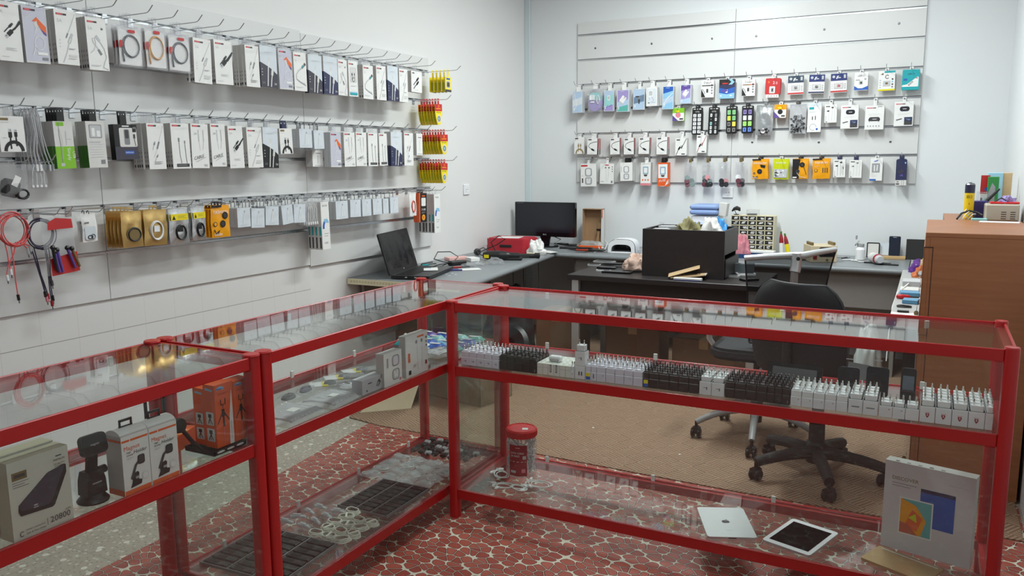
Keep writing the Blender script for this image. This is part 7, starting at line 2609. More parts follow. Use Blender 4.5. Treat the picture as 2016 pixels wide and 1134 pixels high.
# laptop
hl, hr, fl, fr = at(766, 545, .768), at(829, 522, .768), at(836, 551, .760), at(886, 531, .760)
e = (hr - hl); e.z = 0
lw = e.length * .86
rz = math.atan2(e.y, e.x)
pos_ = hl + e * .46
ld = .25
lt = thing('laptop', 'open black laptop with a dusty dark screen on the long-wall desk', 'laptop', (pos_.x, pos_.y, ZDS), rz)
LAPK = mat('laptop_dark_grey', srgb(52, 52, 54), .4)
m = MB(); m.prism(rrect(lw, ld, .012, 4, 0, -ld / 2), .004, .024, LAPK, 'z', True, BPLAST)
for i in range(5):
    m.box(-lw / 2 - .0005, -.20 + i * .03, .011, -lw / 2 + .001, -.185 + i * .03, .018, SILV if i % 2 else BLACK)
for s in (-1, 1):
    m.box(s * lw * .4 - .01, -ld + .02, 0, s * lw * .4 + .01, -ld + .03, .004, BPLAST); m.box(s * lw * .4 - .01, -.03, 0, s * lw * .4 + .01, -.02, .004, BPLAST)
m.build('base', lt)
m = MB(); m.box(-lw * .44, -ld * .56, .0242, lw * .44, -ld * .1, .0252, BPLASTM)
for i in range(5):
    for j in range(14):
        m.box(-lw * .42 + j * lw * .06, -ld * .54 + i * ld * .088, .0252, -lw * .42 + j * lw * .06 + lw * .05, -ld * .54 + i * ld * .088 + ld * .075, .027, BPLAST)
m.build('keyboard', lt)
m = MB(); m.box(-.05, -ld * .93, .0242, .05, -ld * .66, .0246, DGREY); m.build('touchpad', lt)
top = hit(790, 466, 1, pos_.y)
lh = .262
m = MB(); m.T = Matrix.Translation((0, 0, .022)) @ Matrix.Rotation(-.28, 4, 'X')
m.prism(rrect(lw, lh, .012, 4, 0, lh / 2), 0, .010, BPLAST, 'y', True)
scr = m.build('lid', lt)
m = MB(); m.T = Matrix.Translation((0, 0, .022)) @ Matrix.Rotation(-.28, 4, 'X')
SMUD, nt, b = node_mat('smudged_screen', .18)
nz_ = noise(nt, pos(nt), 14, 5)
nt.links.new(mixc(nt, ramp01(nt, nz_.outputs['Fac'], .45, .65), (0.006, 0.006, 0.007), (0.022, 0.021, 0.022)), b.inputs['Base Color'])
nt.links.new(ramp01(nt, nz_.outputs['Fac'], .0, 1.6), b.inputs['Roughness'])
m.prism(rrect(lw * .92, lh * .84, .002, 2, 0, lh * .53), -.0008, -.0002, SMUD, 'y'); m.build('screen', scr)
m = MB(); m.T = Matrix.Translation((0, 0, .022)) @ Matrix.Rotation(-.28, 4, 'X'); m.prism(ell(.006, .006, 14, 0, .016), -.0012, -.0002, SILV, 'y'); m.build('logo', scr)
pp = lt.matrix_basis @ V((lw * .12, -ld * .62, 0))
m = MB(); m.grid(6, 5, lambda u, v: (-.075 + .15 * u, -.045 + .09 * v, .0278 + .004 * math.sin(4 * u) * v), WHITE); m.box(-.03, .0, .032, .02, .004, .0322, LBLUE)
tag(m.build('paper_slip', None, (pp.x, pp.y, ZDS), rz + .35), 'white paper slip lying on the laptop keyboard', 'paper')

# adapter with its lead beside the laptop
c = at(905, 522)
ad = thing('power_adapter', 'black laptop power adapter with a looped lead beside the laptop', 'power adapter', (c.x - .02, c.y, ZDS), 1.1)
m = MB(); m.box(-.065, -.028, 0, .065, .028, .032, BPLAST, .008); m.build('brick', ad)
m = MB()
m.tube([(-.06, 0, .02), (-.11, .0, .03), (-.16, .04, .05), (-.10, .09, .09), (.0, .09, .085), (.04, .05, .05), (0, .06, .012), (-.12, .04, .008), (-.2, .0, .006), (-.26, .05, .006), (-.22, .10, .01), (-.12, .08, .012)], .0035, CABLEK, 6)
m.tube([(-.06, .01, .018), (-.14, -.03, .008), (-.22, -.02, .006), (-.28, .03, .006), (-.24, .07, .02), (-.17, .04, .03)], .0035, CABLEK, 6); m.build('lead', ad)
boxy('teal_eraser', 'small teal block lying beside the laptop hinge', 'block', 838, 524, .05, .02, .012, TEAL, .9)
# pen and white paper
c = at(925, 530); m = MB(); m.box(-.07, -.045, 0, .07, .045, .0008, WHITE); tag(m.build('paper_sheet', None, c, .75), 'white paper sheet under the dark red pen', 'paper')
c = at(903, 528)
t = thing('utility_knife', 'dark red and black craft knife lying on the desk paper', 'knife', (c.x, c.y, ZDS + .0012), .85)
m = MB(); m.box(-.09, -.008, 0, .02, .008, .012, DKRED, .003); m.build('handle', t)
m = MB(); m.box(.02, -.006, .002, .08, .006, .010, BPLAST, .003); m.box(.08, -.003, .004, .11, .003, .006, STEELD); m.build('grip', t)
c = at(895, 533); m = MB(); m.tube([(-.05, 0, .005), (.05, 0, .005)], .005, mat('pen_blue', srgb(50, 60, 140), .35), 8); tag(m.build('pen', None, c, .5), 'blue pen lying in front of the dark red knife', 'pen')
for i, (px, py) in enumerate([(878, 540), (885, 543), (890, 538), (897, 541)]):
    c = at(px, py); m = MB(); m.prism(rrect(.016, .008, .003, 3), 0, .002, WPLAST, 'z'); tag(m.build('plastic_chip', None, c, .6 * i), f'small white plastic chip, {ORD[i + 1]} of four on the desk edge', 'chip', 'white plastic chips on the desk edge')
boxy('card_box', 'flat pink and white card box behind the power adapter', 'box', 905, 513, .16, .10, .022, mat('card_pink_white', srgb(226, 176, 170), .5), .95)
boxy('card_box', 'small white card box next to the pink one', 'box', 936, 515, .07, .10, .026, WHITE, .95)
# power plug standing on edge
c = at(920, 503)
t = thing('power_plug', 'round white power plug with a black lead, standing on the desk', 'plug', (c.x + .06, c.y + .05, ZDS), 0.9)
m = MB(); m.T = Matrix.Translation((0, 0, .026)) @ Matrix.Rotation(PI / 2, 4, 'X'); m.lathe([(.022, -.015), (.026, -.01), (.026, .012), (.022, .015), (.012, .03)], BPLAST, 20); m.build('plug_body', t)
m = MB(); m.T = Matrix.Translation((0, -.0, .026)) @ Matrix.Rotation(PI / 2, 4, 'X'); m.lathe([(.021, .015), (.021, .017), (0, .017)], WPLAST, 20)
for s in (-.009, .009):
    m.T = Matrix.Translation((s, 0, .026)) @ Matrix.Rotation(PI / 2, 4, 'X'); m.lathe([(.0024, .017), (.0024, .032), (0, .033)], SILV, 8)
m.build('plug_face', t)
m = MB(); m.tube([(0, .028, .026), (.02, .06, .03), (.07, .05, .05), (.12, .02, .01), (.18, .05, .008), (.22, 0, .01)], .0038, CABLEK, 6); m.build('lead', t)
# hot-air tool
c = at(985, 512)
t = thing('heat_gun', 'black hot-air tool with a yellow label lying on the desk', 'heat gun', (c.x, c.y, ZDS), .35)
m = MB(); m.T = Matrix.Translation((0, 0, .034)) @ Matrix.Rotation(PI / 2, 4, 'Y'); m.lathe([(0, -.13), (.022, -.125), (.033, -.09), (.034, 0), (.028, .05), (.022, .07), (.020, .14), (0, .145)], BPLAST, 18); m.build('body', t)
m = MB(); m.T = Matrix.Translation((-.095, -.026, .03)) @ Matrix.Rotation(-.15, 4, 'Z'); m.box(-.018, -.010, -.012, .018, -.0075, .012, YELLOW); m.build('label_plate', t)
m = MB(); m.box(.02, -.02, 0, .16, .02, .022, BPLASTM, .006); m.build('handle', t)
m = MB(); m.tube([(-.12, 0, .03), (-.17, .04, .04), (-.14, .10, .06), (-.04, .12, .10), (.02, .10, .14), (-.02, .08, .17), (-.08, .08, .12), (-.05, .09, .06), (.06, .1, .02), (.2, .09, .01)], .004, CABLEK, 6); m.build('lead', t)
c = at(1012, 512); m = MB(); m.box(-.11, -.02, 0, .11, .02, .03, BPLASTM, .01); m.at(.12, 0, .018, 0, 0, PI / 2).lathe([(0, -.02), (.02, -.016), (.02, .02), (0, .024)], BPLAST, 14); m.at(); tag(m.build('soldering_handle', None, (c.x - .02, c.y + .15, ZDS), .3), 'long black tool handle in front of the red case', 'tool')
blob('plastic_wrap', 'crumpled clear plastic wrap lying near the hot-air tool', 'wrapper', at(975, 520), .06, .04, .04, POLY, 5, .6)
blob('plastic_wrap', 'flat crumpled clear wrap next to the white paper sheet', 'wrapper', at(935, 522), .08, .05, .015, POLY, 6, .6)
# red case with a paper sheet
c0, c1 = at(946, 497), at(1012, 500)
t = thing('red_case', 'dusty red case with rounded corners and a paper sheet on top', 'case', (c0.x + .20, c0.y + .16, ZDS), .06)
REDC = mat('red_case_plastic', srgb(178, 36, 50), .5, var=.12, scale=9)
m = MB(); m.prism(rrect(.36, .26, .05, 5), .0, .055, REDC, 'z', True); m.prism(rrect(.356, .256, .05, 5), .055, .108, REDC, 'z', True); m.prism(rrect(.33, .23, .045, 5), .108, .114, REDC, 'z', True); m.build('shell', t)
m = MB(); m.box(-.05, -.135, .046, .05, -.1305, .066, BPLAST, .002); m.build('latch', t)
m = MB(); m.box(-.09, -.09, .1146, .09, .07, .1152, WHITE); tag(m.build('paper_sheet', None, (c0.x + .19, c0.y + .15, ZDS), .2), 'white paper sheet on top of the red case', 'paper')
# white bag and measuring strip
blob('plastic_bag', 'crumpled white plastic bag on the desk corner under the monitor', 'bag', at(1056, 501), .06, .05, .10, mat('white_bag_film', srgb(226, 224, 222), .4), 11, .3, .2)
c = at(1075, 497); m = MB(); m.grid(6, 6, lambda u, v: (-.08 + .16 * u, -.05 + .1 * v, .004 + .012 * math.sin(3 * u) * (1 - u)), WHITE); tag(m.build('paper_sheet', None, c, -.2), 'curled white paper beside the crumpled white bag', 'paper')
boxy('ruler_strip', 'short ivory strip with printed figures before the white bag', 'strip', 1048, 504, .10, .012, .022, mat('ivory_strip', srgb(232, 222, 180), .5), -.05, art=lambda a, m, w, d, h: [a.rect(.12 + .2 * i, .25, .2 + .2 * i, .7, BRONZE) for i in range(4)])
# monitor
A, B2 = hit(1014, 397, 1, -.33), hit(1132, 468, 1, -.33)
mw, mh = B2.x - A.x, A.z - B2.z
t = thing('monitor', 'black desktop monitor, switched off, in the corner by the slatted wall', 'monitor', ((A.x + B2.x) / 2, -.33, ZDS))
z0_ = B2.z - ZDS
m = MB(); m.prism(rrect(mw, mh, .008, 3, 0, z0_ + mh / 2), 0, .035, BGLOSS, 'y', False); m.build('casing', t)
m = MB(); m.box(-mw * .475, -.0012, z0_ + mh * .12, mw * .475, -.0004, z0_ + mh * .955, mat('monitor_screen', srgb(22, 25, 34), .18, var=.08)); m.build('screen', t)
m = MB(); a = Art(m, mw, mh, -.0016, z0_); a.txt('LG', .5, .045, .035, LGREY); a.disc(.485, .062, .012, MGREY); fine(a, .03, .965, 1, .12, MGREY); m.build('logo', t)
m = MB(); m.prism([(-.05, z0_ + .02), (.05, z0_ + .02), (.03, 0.012), (-.03, .012)], .01, .03, BGLOSS, 'y'); m.prism(ell(.12, .08, 24), 0, .012, BGLOSS, 'z', True); m.build('stand', t)
m = MB(); m.tube([(.06, .05, z0_), (.12, .06, .06), (.05, .08, .02), (.2, .06, .01), (.32, .02, .008), (.42, .05, .006)], .004, CABLEK, 6); m.build('lead', t)
# open cardboard box on end
A, B2 = hit(1147, 411, 1, -.17), hit(1184, 478, 1, -.17)
bw_, bh_ = B2.x - A.x, A.z - ZDS
t = thing('cardboard_box', 'open cardboard box with orange flap standing on end beside the monitor', 'box', ((A.x + B2.x) / 2, -.17, ZDS))
m = MB()
m.box(-bw_ / 2, .066, 0, bw_ / 2, .07, bh_, CARDB); m.box(-bw_ / 2, 0, 0, -bw_ / 2 + .004, .07, bh_, CARDB); m.box(bw_ / 2 - .004, 0, 0, bw_ / 2, .07, bh_, CARDB, 0, dict(right=OFFW, front=OFFW)); m.box(-bw_ / 2, 0, bh_ - .004, bw_ / 2, .07, bh_, CARDB); m.box(-bw_ / 2, 0, 0, bw_ / 2, .07, .004, CARDB)
m.build('body', t)
m = MB(); m.T = Matrix.Translation((bw_ / 2, 0, bh_ - .07)) @ Matrix.Rotation(.5, 4, 'Z'); m.box(0, -.03, 0, .003, 0, .07, ORANGE); m.build('flap', t)
m = MB(); m.T = Matrix.Translation((.02, .03, .006)) @ Matrix.Rotation(.16, 4, 'Y'); m.box(0, 0, 0, .028, .012, bh_ * .62, CARDB); m.T = Matrix.Translation((.048, .03, .006)) @ Matrix.Rotation(.1, 4, 'Y'); m.box(0, 0, 0, .02, .012, bh_ * .4, CARDB); m.at().box(.03, .025, bh_ * .42, .07, .03, bh_ * .47, BLACK); m.build('card_insert', t)
blob('bubble_wrap', 'grey heap of crumpled bubble wrap in front of the open cardboard box', 'wrapper', at(1162, 488), .12, .035, .055, mat('bubble_wrap_film', srgb(150, 146, 142), .3, var=.25, scale=60), 14, .05, .1)
boxy('orange_box', 'flat orange and brown box under the bubble wrap', 'box', 1160, 489, .19, .07, .022, ORANGEBOX, .02)
boxy('teal_box', 'teal carton lying behind the white nail lamp', 'box', 1190, 481, .14, .09, .042, TEAL, .35)
# a scatter of dark phones and parts
PN = 'black phone or part in the heap between monitor and nail lamp'
k = 0
for (px, py, w_, d_, a_, mm) in [(1118, 489, .13, .07, .2, BGLOSS), (1135, 492, .14, .07, -.1, BPLAST), (1150, 494, .14, .07, .1, BGLOSS), (1163, 491, .13, .06, -.2, BPLASTM), (1172, 496, .15, .07, 0, BGLOSS), (1146, 497, .09, .04, .3, mat('phone_red', srgb(190, 56, 40), .4)), (1183, 493, .12, .06, .3, GPLAST), (1128, 485, .14, .07, .5, BPLAST), (1108, 485, .10, .05, -.4, BPLAST), (1185, 499, .12, .06, 0, GPLAST)]:
    c = at(px, py)
    m = MB(); zz = .009 * (k % 3)
    m.prism(rrect(w_, d_, .008, 3), 0, .009, mm, 'z', True); m.prism(rrect(w_ * .86, d_ * .84, .003, 2), .0091, .0094, DGREY if k % 3 == 1 else BLACK, 'z')
    nm_ = 'red' if k == 5 else 'grey' if mm is GPLAST else 'black'
    tag(m.build('smartphone', None, (c.x, c.y, ZDS + zz), a_), f'{nm_} phone in the heap beside the nail lamp, {ORD[k + 1]} from the monitor', 'phone', 'phones heaped beside the nail lamp'); k += 1
# white UV nail lamp
A, B2 = at(1192, 499), at(1249, 500)
uw = (B2 - A).length * .98
t = thing('nail_lamp', 'white dome-shaped UV nail lamp with a dark arched opening, on the desk', 'nail lamp', ((A.x + B2.x) / 2, -.555, ZDS), .12)
uh = hit(1222, 470, 1, -.5).z - ZDS
n_ = 14
arch = [(uw / 2 * (math.copysign(abs(math.cos(PI * i / n_)) ** .55, math.cos(PI * i / n_))), uh * math.sin(PI * i / n_) ** .6) for i in range(n_ + 1)]
inn = [(uw * .36 * (math.copysign(abs(math.cos(PI * i / n_)) ** .6, math.cos(PI * i / n_))), .012 + uh * .52 * math.sin(PI * i / n_) ** .6) for i in range(n_ + 1)]
m = MB()
for y0_, y1_, s_ in ((0, .02, .97), (.02, .16, 1.0), (.16, .2, .95)):
    A_ = [(x * s_, y0_, z * s_) for x, z in arch]; B_2 = [(x * s_, y1_, z * s_) for x, z in arch]
    m.add(A_ + B_2, [(i, i + 1, i + n_ + 2, i + n_ + 1) for i in range(n_)], WPLAST, True)
q = [(x * .97, 0, z * .97) for x, z in arch] + [(x, 0, z) for x, z in inn]
m.add(q, [(i, i + 1, i + n_ + 2, i + n_ + 1) for i in range(n_)], WPLAST)
m.add([(x * .95, .2, z * .95) for x, z in arch], [list(range(n_ + 1))], WPLAST)
m.box(-uw * .48, 0, 0, uw * .48, .2, .010, WPLAST, .002)
m.add([(x, 0, z) for x, z in inn] + [(x, .17, z) for x, z in inn], [(i, i + 1, i + n_ + 2, i + n_ + 1) for i in range(n_)], MGREY, True)
m.build('shell', t)
m = MB(); m.add([(x, .17, z) for x, z in inn], [list(range(n_ + 1))], DGREY); a = Art(m, uw * .5, uh * .5, .168, .012); a.txt('UV', .1, .35, .4, MGREY, fitw=.4); a.disc(.6, .5, .12, MGREY); m.build('chamber', t)
m = MB(); m.tube([at(1180, 492) + V((0, 0, .004)), at(1176, 484) + V((0, 0, .04)), at(1186, 482) + V((0, 0, .06)), at(1196, 486) + V((0, 0, .03)), at(1190, 494) + V((0, 0, .004))], .004, CABLEW, 6)
tag(m.build('cable', None), 'white cable looped up beside the nail lamp', 'cable')
m = MB(); m.box(-.028, -.02, 0, .028, .03, .03, mat('blue_film', srgb(44, 110, 190), .3), .004)
blob('plastic_bag', 'blue plastic bag stuffed between the nail lamp and black drawer unit', 'bag', (1.31, -.50, ZDS), .06, .06, .13, mat('blue_film', (0, 0, 0)), 22, .2, .12)
c = at(1268, 470); m = MB(); m.box(-.018, -.018, 0, .018, .018, .19, WPLAST, .004); m.box(-.014, -.014, .19, .014, .014, .235, CLEARP, .003)
tag(m.build('white_bottle', None, (1.36, -.40, ZDS)), 'white square bottle with a clear cap behind the black drawer unit', 'bottle')

# ---------------------------------------------------------------- on the black table and drawer unit
ZTB = TZ + .0006
for k, (px, py, w_, d_, a_, mm, ly) in enumerate([(1170, 523, .09, .06, .2, GPLAST, 0), (1190, 520, .15, .08, -.1, GPLAST, 0), (1195, 528, .13, .08, .1, BGLOSS, 0), (1207, 524, .13, .06, .1, BPLAST, 0), (1188, 534, .10, .03, 0, WPLAST, 0), (1215, 537, .2, .07, .0, BGLOSS, 0)]):
    c = at(px, py, ZTB)
    m = MB(); m.prism(rrect(w_, d_, .008, 3), 0, .010, mm, 'z', True); m.prism(rrect(w_ * .84, d_ * .8, .003, 2), .0101, .0105, BLACK if mm is GPLAST else DGREY, 'z')
    tag(m.build('smartphone', None, (c.x, c.y, ZTB + .0125 * (k % 2) * (k < 4)), a_), f'{"grey" if mm is GPLAST else "white" if mm is WPLAST else "black"} phone on the black table, {ORD[k + 1]} from its free end', 'phone', 'phones on the black table')
PINKC = mat('cloth_dusty_pink', srgb(206, 176, 160), .85)
blob('cloth', 'dusty pink crumpled cloth on the black table beside the drawer unit', 'cloth', (1.445, -1.25, ZTB + .011), .085, .075, .085, PINKC, 31, 0, .2)
blob('clear_wrap', 'clear plastic wrap rising behind the dusty pink cloth', 'wrapper', (1.46, -1.10, ZTB), .05, .05, .13, POLY, 33, .3, .2)
c = at(1354, 552, ZTB)
m = MB(); m.box(-.085, 0, 0, .085, .05, .016, OFFW, .002); m.box(-.085, -.0006, .001, .085, 0, .005, mat('pen_blue', (0, 0, 0)))
tag(m.build('white_box', None, (c.x, c.y - .02, ZTB), .02), 'flat white and blue box under the brown envelopes', 'box')
KRAFT = mat('kraft_envelope', srgb(178, 150, 114), .75)
m = MB(); m.T = Matrix.Translation((0, 0, .018)) @ Matrix.Rotation(-.12, 4, 'Y'); m.box(-.11, 0, 0, .10, .09, .008, KRAFT, .001); m.box(-.10, .005, .0005, .105, .088, .0075, OFFW)
tag(m.build('envelope', None, (c.x + .0, c.y + .012, ZTB + .0), .12), 'brown padded envelope lying lowest on the white and blue box', 'envelope')
m = MB(); m.T = Matrix.Translation((-.02, 0, .04)) @ Matrix.Rotation(-.30, 4, 'Y') @ Matrix.Rotation(.15, 4, 'X'); m.box(-.10, 0, 0, .10, .08, .003, KRAFT, .001)
tag(m.build('envelope', None, (c.x - .01, c.y + .02, ZTB + .002), .2), 'brown envelope tilted open on top of the other envelope', 'envelope')
for k, (px, py, w_, mm, lab) in enumerate([(1440, 545, .10, GPLAST, 'grey phone case on the black table corner by the mesh chair'), (1468, 541, .12, WPLAST, 'white phone part on the black table near the mesh chair'), (1475, 552, .11, BGLOSS, 'black phone on the black table corner by the mesh chair'), (1390, 548, .08, BPLAST, 'dark crumpled strip beside the brown envelopes')]):
    c = at(px, py, ZTB); m = MB(); m.prism(rrect(w_, w_ * .55, .008, 3), 0, .011, mm, 'z', True); m.prism(rrect(w_ * .8, w_ * .4, .003, 2), .0111, .0115, DGREY, 'z')
    tag(m.build('phone_part', None, (c.x, c.y, ZTB), .4 * k), lab, 'phone')
boxy('grey_case', 'dark grey plastic case behind the phones on the table corner', 'case', 1463, 540, .13, .05, .07, mat('case_slate', srgb(84, 92, 96), .4), .1, ZTB + .0)
# inside / on top of the drawer unit
zi = TZ + (bz - TZ) * .76 + .001
for k, (x, y, w_, mm) in enumerate([(1.63, -1.30, .11, GPLAST), (1.64, -1.19, .12, SILV), (1.80, -1.09, .12, BGLOSS)]):
    m = MB(); m.prism(rrect(w_, .08, .01, 3), 0, .062 + .01 * k, mm, 'z', True); m.prism(rrect(w_ * .8, .05, .01, 3), .0622 + .01 * k, .066 + .01 * k, LGREY, 'z', True)
    tag(m.build('card_terminal', None, (x, y, zi), .2), ['small grey gadget', 'silver-topped gadget', 'black gadget'][k] + ' inside the open top of the drawer unit', 'gadget')
blob('cloth', 'olive green cloth bundled on top of the black drawer unit', 'cloth', (1.80, -1.24, zi), .075, .08, .105, mat('cloth_olive', srgb(122, 116, 80), .85), 41, 0, .26)
BAGW = mat('bag_white_print', srgb(216, 214, 212), .45)


def bag_extra(mb):
    pass


blob('plastic_bag', 'white and blue carrier bag stuffed on the drawer unit, next to the olive cloth', 'bag', (1.95, -1.30, zi), .065, .07, .125, BAGW, 45, 0, .2)
blob('plastic_bag', 'bright blue plastic bag behind the white carrier bag', 'bag', (1.955, -1.14, zi), .06, .05, .105, mat('blue_film_light', srgb(60, 140, 206), .35), 47, 0, .25)
# office machine behind the drawer unit
A, B2 = hit(1358, 403, 1, -.34), hit(1412, 430, 1, -.34)
ow, oz = B2.x - A.x, A.z - ZDS
t = thing('office_machine', 'pale blue and white desktop machine standing behind the black drawer unit', 'machine', ((A.x + B2.x) / 2, -.34, ZDS))
BLUEP = mat('machine_blue', srgb(140, 164, 212), .4)
m = MB(); m.box(-ow * .46, .01, 0, ow * .46, .24, oz * .78, WPLAST, .01); m.build('body', t)
m = MB(); m.box(-ow / 2, -.01, oz * .80, ow / 2, .25, oz * .90, BLUEP, .012); m.box(-ow / 2, -.01, oz * .905, ow / 2, .25, oz, BLUEP, .012); m.build('top_cover', t)
m = MB(); m.box(-ow / 2, -.02, oz * .58, ow / 2, .02, oz * .64, BLUEP, .008); m.build('front_tray', t)
m = MB(); m.T = Matrix.Translation((ow / 2 - .01, .05, oz * .78)) @ Matrix.Rotation(.12, 4, 'Y'); m.box(0, 0, 0, .06, .08, .10, OFFW, .003)
m.build('side_unit', t)
# organiser of small drawers
A, B2 = hit(1440, 424, 1, -.20), hit(1524, 424, 1, -.20)
gw, gz = B2.x - A.x, A.z - ZDS
t = thing('drawer_organiser', 'cream organiser of small black drawers with white labels on the desk', 'organiser', (A.x, -.20, ZDS))
m = MB(); m.box(0, .012, 0, gw, .15, gz, CREAM, .003)
nc, nr = 5, 8
for i in range(nc + 1):
    m.box(gw * i / nc - .003, -.004, 0, gw * i / nc + .003, .012, gz, CREAM)
for j in range(nr + 1):
    m.box(0, -.004, gz * j / nr - .003, gw, .012, gz * j / nr + .003, CREAM)
m.build('cabinet_body', t)
rr_ = random.Random(3)
for i in range(nc):
    for j in range(nr):
        w_, h_ = gw / nc - .008, gz / nr - .008
        m = MB(); m.box(-w_ / 2, -.002, .001, w_ / 2, .0118, h_, BPLASTM, .001); m.box(-w_ * .5, -.004, .001, w_ * .5, -.002, h_ * .2, BPLAST)
        dr = m.build('drawer', t, (gw * (i + .5) / nc, 0, gz * j / nr + .004))
        m = MB()
        for q in range(2):
            x = rr_.uniform(-.3, .0) * w_; z = h_ * (.55 - .3 * q)
            m.at(x, -.0024, z, 0, 0, rr_.uniform(-.2, .2)).box(0, -.0005, 0, w_ * rr_.uniform(.35, .55), 0, h_ * .22, WHITE)
        m.at(); m.build('label', dr)
m = MB()
x0_ = hit(1474, 420, 1, -.14).x - A.x
m.box(-.045, -.03, 0, .045, .03, .042, CLEARP, .003); m.box(-.04, -.026, .001, .03, .02, .012, BPLASTM, .004)
tag(m.build('clear_box', None, (A.x + x0_ + .03, -.13, ZDS + gz + .001)), 'small clear plastic box on top of the drawer organiser', 'box')
m = MB(); q = hit(1449, 412, 1, -.12) - V((A.x + .02, -.12, ZDS + gz + .003))
m.prism(ell(.02, .02, 14), 0, .004, BPLAST, 'z'); m.tube([(0, 0, .003), (-.012, 0, .03), (q.x - .018, 0, q.z - .005)], .0025, BPLAST, 6)
m.tube([(q.x - .03, 0, q.z - .014), (q.x - .012, 0, q.z + .005), (q.x + .006, 0, q.z + .010), (q.x + .024, 0, q.z + .004), (q.x + .03, 0, q.z - .012)], [.005, .012, .017, .014, .006], BPLASTM, 10)
tag(m.build('web_camera', None, (A.x + .02, -.12, ZDS + gz + .002)), 'small black bird-shaped camera on a thin stem above the organiser', 'camera')
for k, (px, py, lean, cap, body, lab) in enumerate([(1538, 457, .06, DGREEN, RED, 'red and white tube with a green cap standing beside the organiser'), (1545, 460, .22, DGREEN, YELLOW, 'yellow and red tube leaning beside the organiser')]):
    b_ = hit([1539, 1553][k], 492, 1, -.17)
    h_ = hit(px, py, 1, -.17).z - ZDS
    m = MB(); m.T = Matrix.Translation((0, 0, .001)) @ Matrix.Rotation(-lean, 4, 'Y')
    m.lathe([(.013, 0), (.016, .003), (.016, h_ * .5), (.014, h_ * .7), (.007, h_ * .9), (.007, h_)], body, 14, True, [WHITE if k == 0 else YELLOW, WHITE if k == 0 else YELLOW, DKRED, DKRED, cap])
    tag(m.build('glue_tube', None, (b_.x, -.17, ZDS + .004)), lab, 'tube')
t_ = boxy('white_box', 'long white box lying in front of the drawer organiser', 'box', 1500, 497, .22, .09, .038, WHITE, .0)
t_.location = (t_.location.x + .02, -.33, ZDS)
# blue tray with a pink cloth
c = at(1470, 508)
m = MB(); m.box(-.13, 0, 0, .10, .12, .006, mat('tray_blue', srgb(34, 66, 112), .4), .001); m.box(-.13, 0, .006, .10, .006, .03, mat('tray_blue', (0, 0, 0))); m.box(-.13, .114, .006, .10, .12, .03, mat('tray_blue', (0, 0, 0))); m.box(-.13, .006, .006, -.124, .114, .03, mat('tray_blue', (0, 0, 0))); m.box(.094, .006, .006, .10, .114, .03, mat('tray_blue', (0, 0, 0)))
tag(m.build('blue_tray', None, (2.02, -.50, ZDS)), 'dark blue shallow tray on the desk behind the mesh chair', 'tray')
blob('cloth', 'rose pink crumpled cloth piled up in the dark blue tray', 'cloth', (1.975, -.44, ZDS + .0065), .055, .045, .135, mat('cloth_rose', srgb(204, 132, 144), .85), 51, 0, .2)
for k, (px, py) in enumerate([(1560, 510), (1580, 512)]):
    c = at(px, py); m = MB(); m.box(-.08, -.03, 0, .08, .03, .006 + .004 * k, [LBLUE, DGREY][k], .001); tag(m.build('flat_pack', None, c, .2 * k), ['pale blue flat pack on the desk behind the mesh chair', 'dark flat pack on the desk beside the beige power supply'][k], 'pack')
# beige bench power supply
A, B2 = at(1596, 517), at(1647, 517)
pw_, ph_ = (B2 - A).length, hit(1620, 484, 1, (A.y + B2.y) / 2).z - ZDS
t = thing('bench_power_supply', 'beige bench power supply with a dark dial window and red switch', 'power supply', ((A.x + B2.x) / 2, (A.y + B2.y) / 2, ZDS), math.atan2(B2.y - A.y, B2.x - A.x))
BEIGE = mat('beige_casing', srgb(206, 190, 160), .5)
m = MB(); m.box(-pw_ / 2, 0, 0, pw_ / 2, .18, ph_, BEIGE, .003)
for s in (-1, 1):
    m.box(s * pw_ * .42 - .008, .02, ph_, s * pw_ * .42 + .008, .14, ph_ + .022, BRONZE, .003)
m.build('casing', t)
m = MB(); a = Art(m, pw_, ph_, -.0006, 0); a.rr(.30, .34, .92, .92, .08, BLACK); a.disc(.82, .62, .07, DGREY); a.rr(.38, .5, .72, .84, .04, INK); m.build('dial_window', t)
m = MB(); m.box(-pw_ * .42, -.004, ph_ * .2, -pw_ * .27, 0, ph_ * .56, DKRED, .002); m.build('power_switch', t)
m = MB()
for u in (.12, .34):
    m.at(pw_ * u, 0, ph_ * .17, 0, PI / 2).lathe([(.007, 0), (.007, .008), (0, .009)], [BRONZE, AMBER][u > .2], 12)
m.at(); m.build('terminal', t)
# bottle, roll, small tools
c = hit(1693, 509, 1, -.28)
t = thing('flip_top_bottle', 'white bottle with a grey flip-top lid standing open near the wall', 'bottle', (c.x, -.28, ZDS))
m = MB(); m.lathe([(.028, 0), (.032, .004), (.032, .075), (.022, .09), (.022, .10)], WPLAST, 20); m.build('bottle_body', t)
m = MB(); m.lathe([(.023, .095), (.024, .098), (.024, .115), (0, .116)], GPLAST, 20); m.T = Matrix.Translation((-.02, 0, .116)) @ Matrix.Rotation(-.9, 4, 'Y'); m.lathe([(0, 0), (.022, 0), (.022, .008), (0, .009)], GPLAST, 18); m.at(-.03, 0, .145).box(-.006, -.01, 0, .006, .01, .03, GPLAST, .003); m.at(); m.build('flip_lid', t)
c = hit(1728, 514, 1, -.38)
m = MB(); m.T = Matrix.Translation((0, 0, .036)) @ Matrix.Rotation(-1.2, 4, 'Z') @ Matrix.Rotation(PI / 2, 4, 'Y'); m.lathe([(.026, -.01), (.034, -.008), (.034, .05), (.035, .10), (.030, .12), (.022, .15)], LGREY, 20, True, [OFFW, OFFW, LGREY, DKRED, LGREY]); m.lathe([(0, -.002), (.025, -.003)], DGREY, 20)
tag(m.build('spray_can', None, (c.x - .03, -.40, ZDS), 0), 'small can with a red label lying on its side on the desk', 'can')
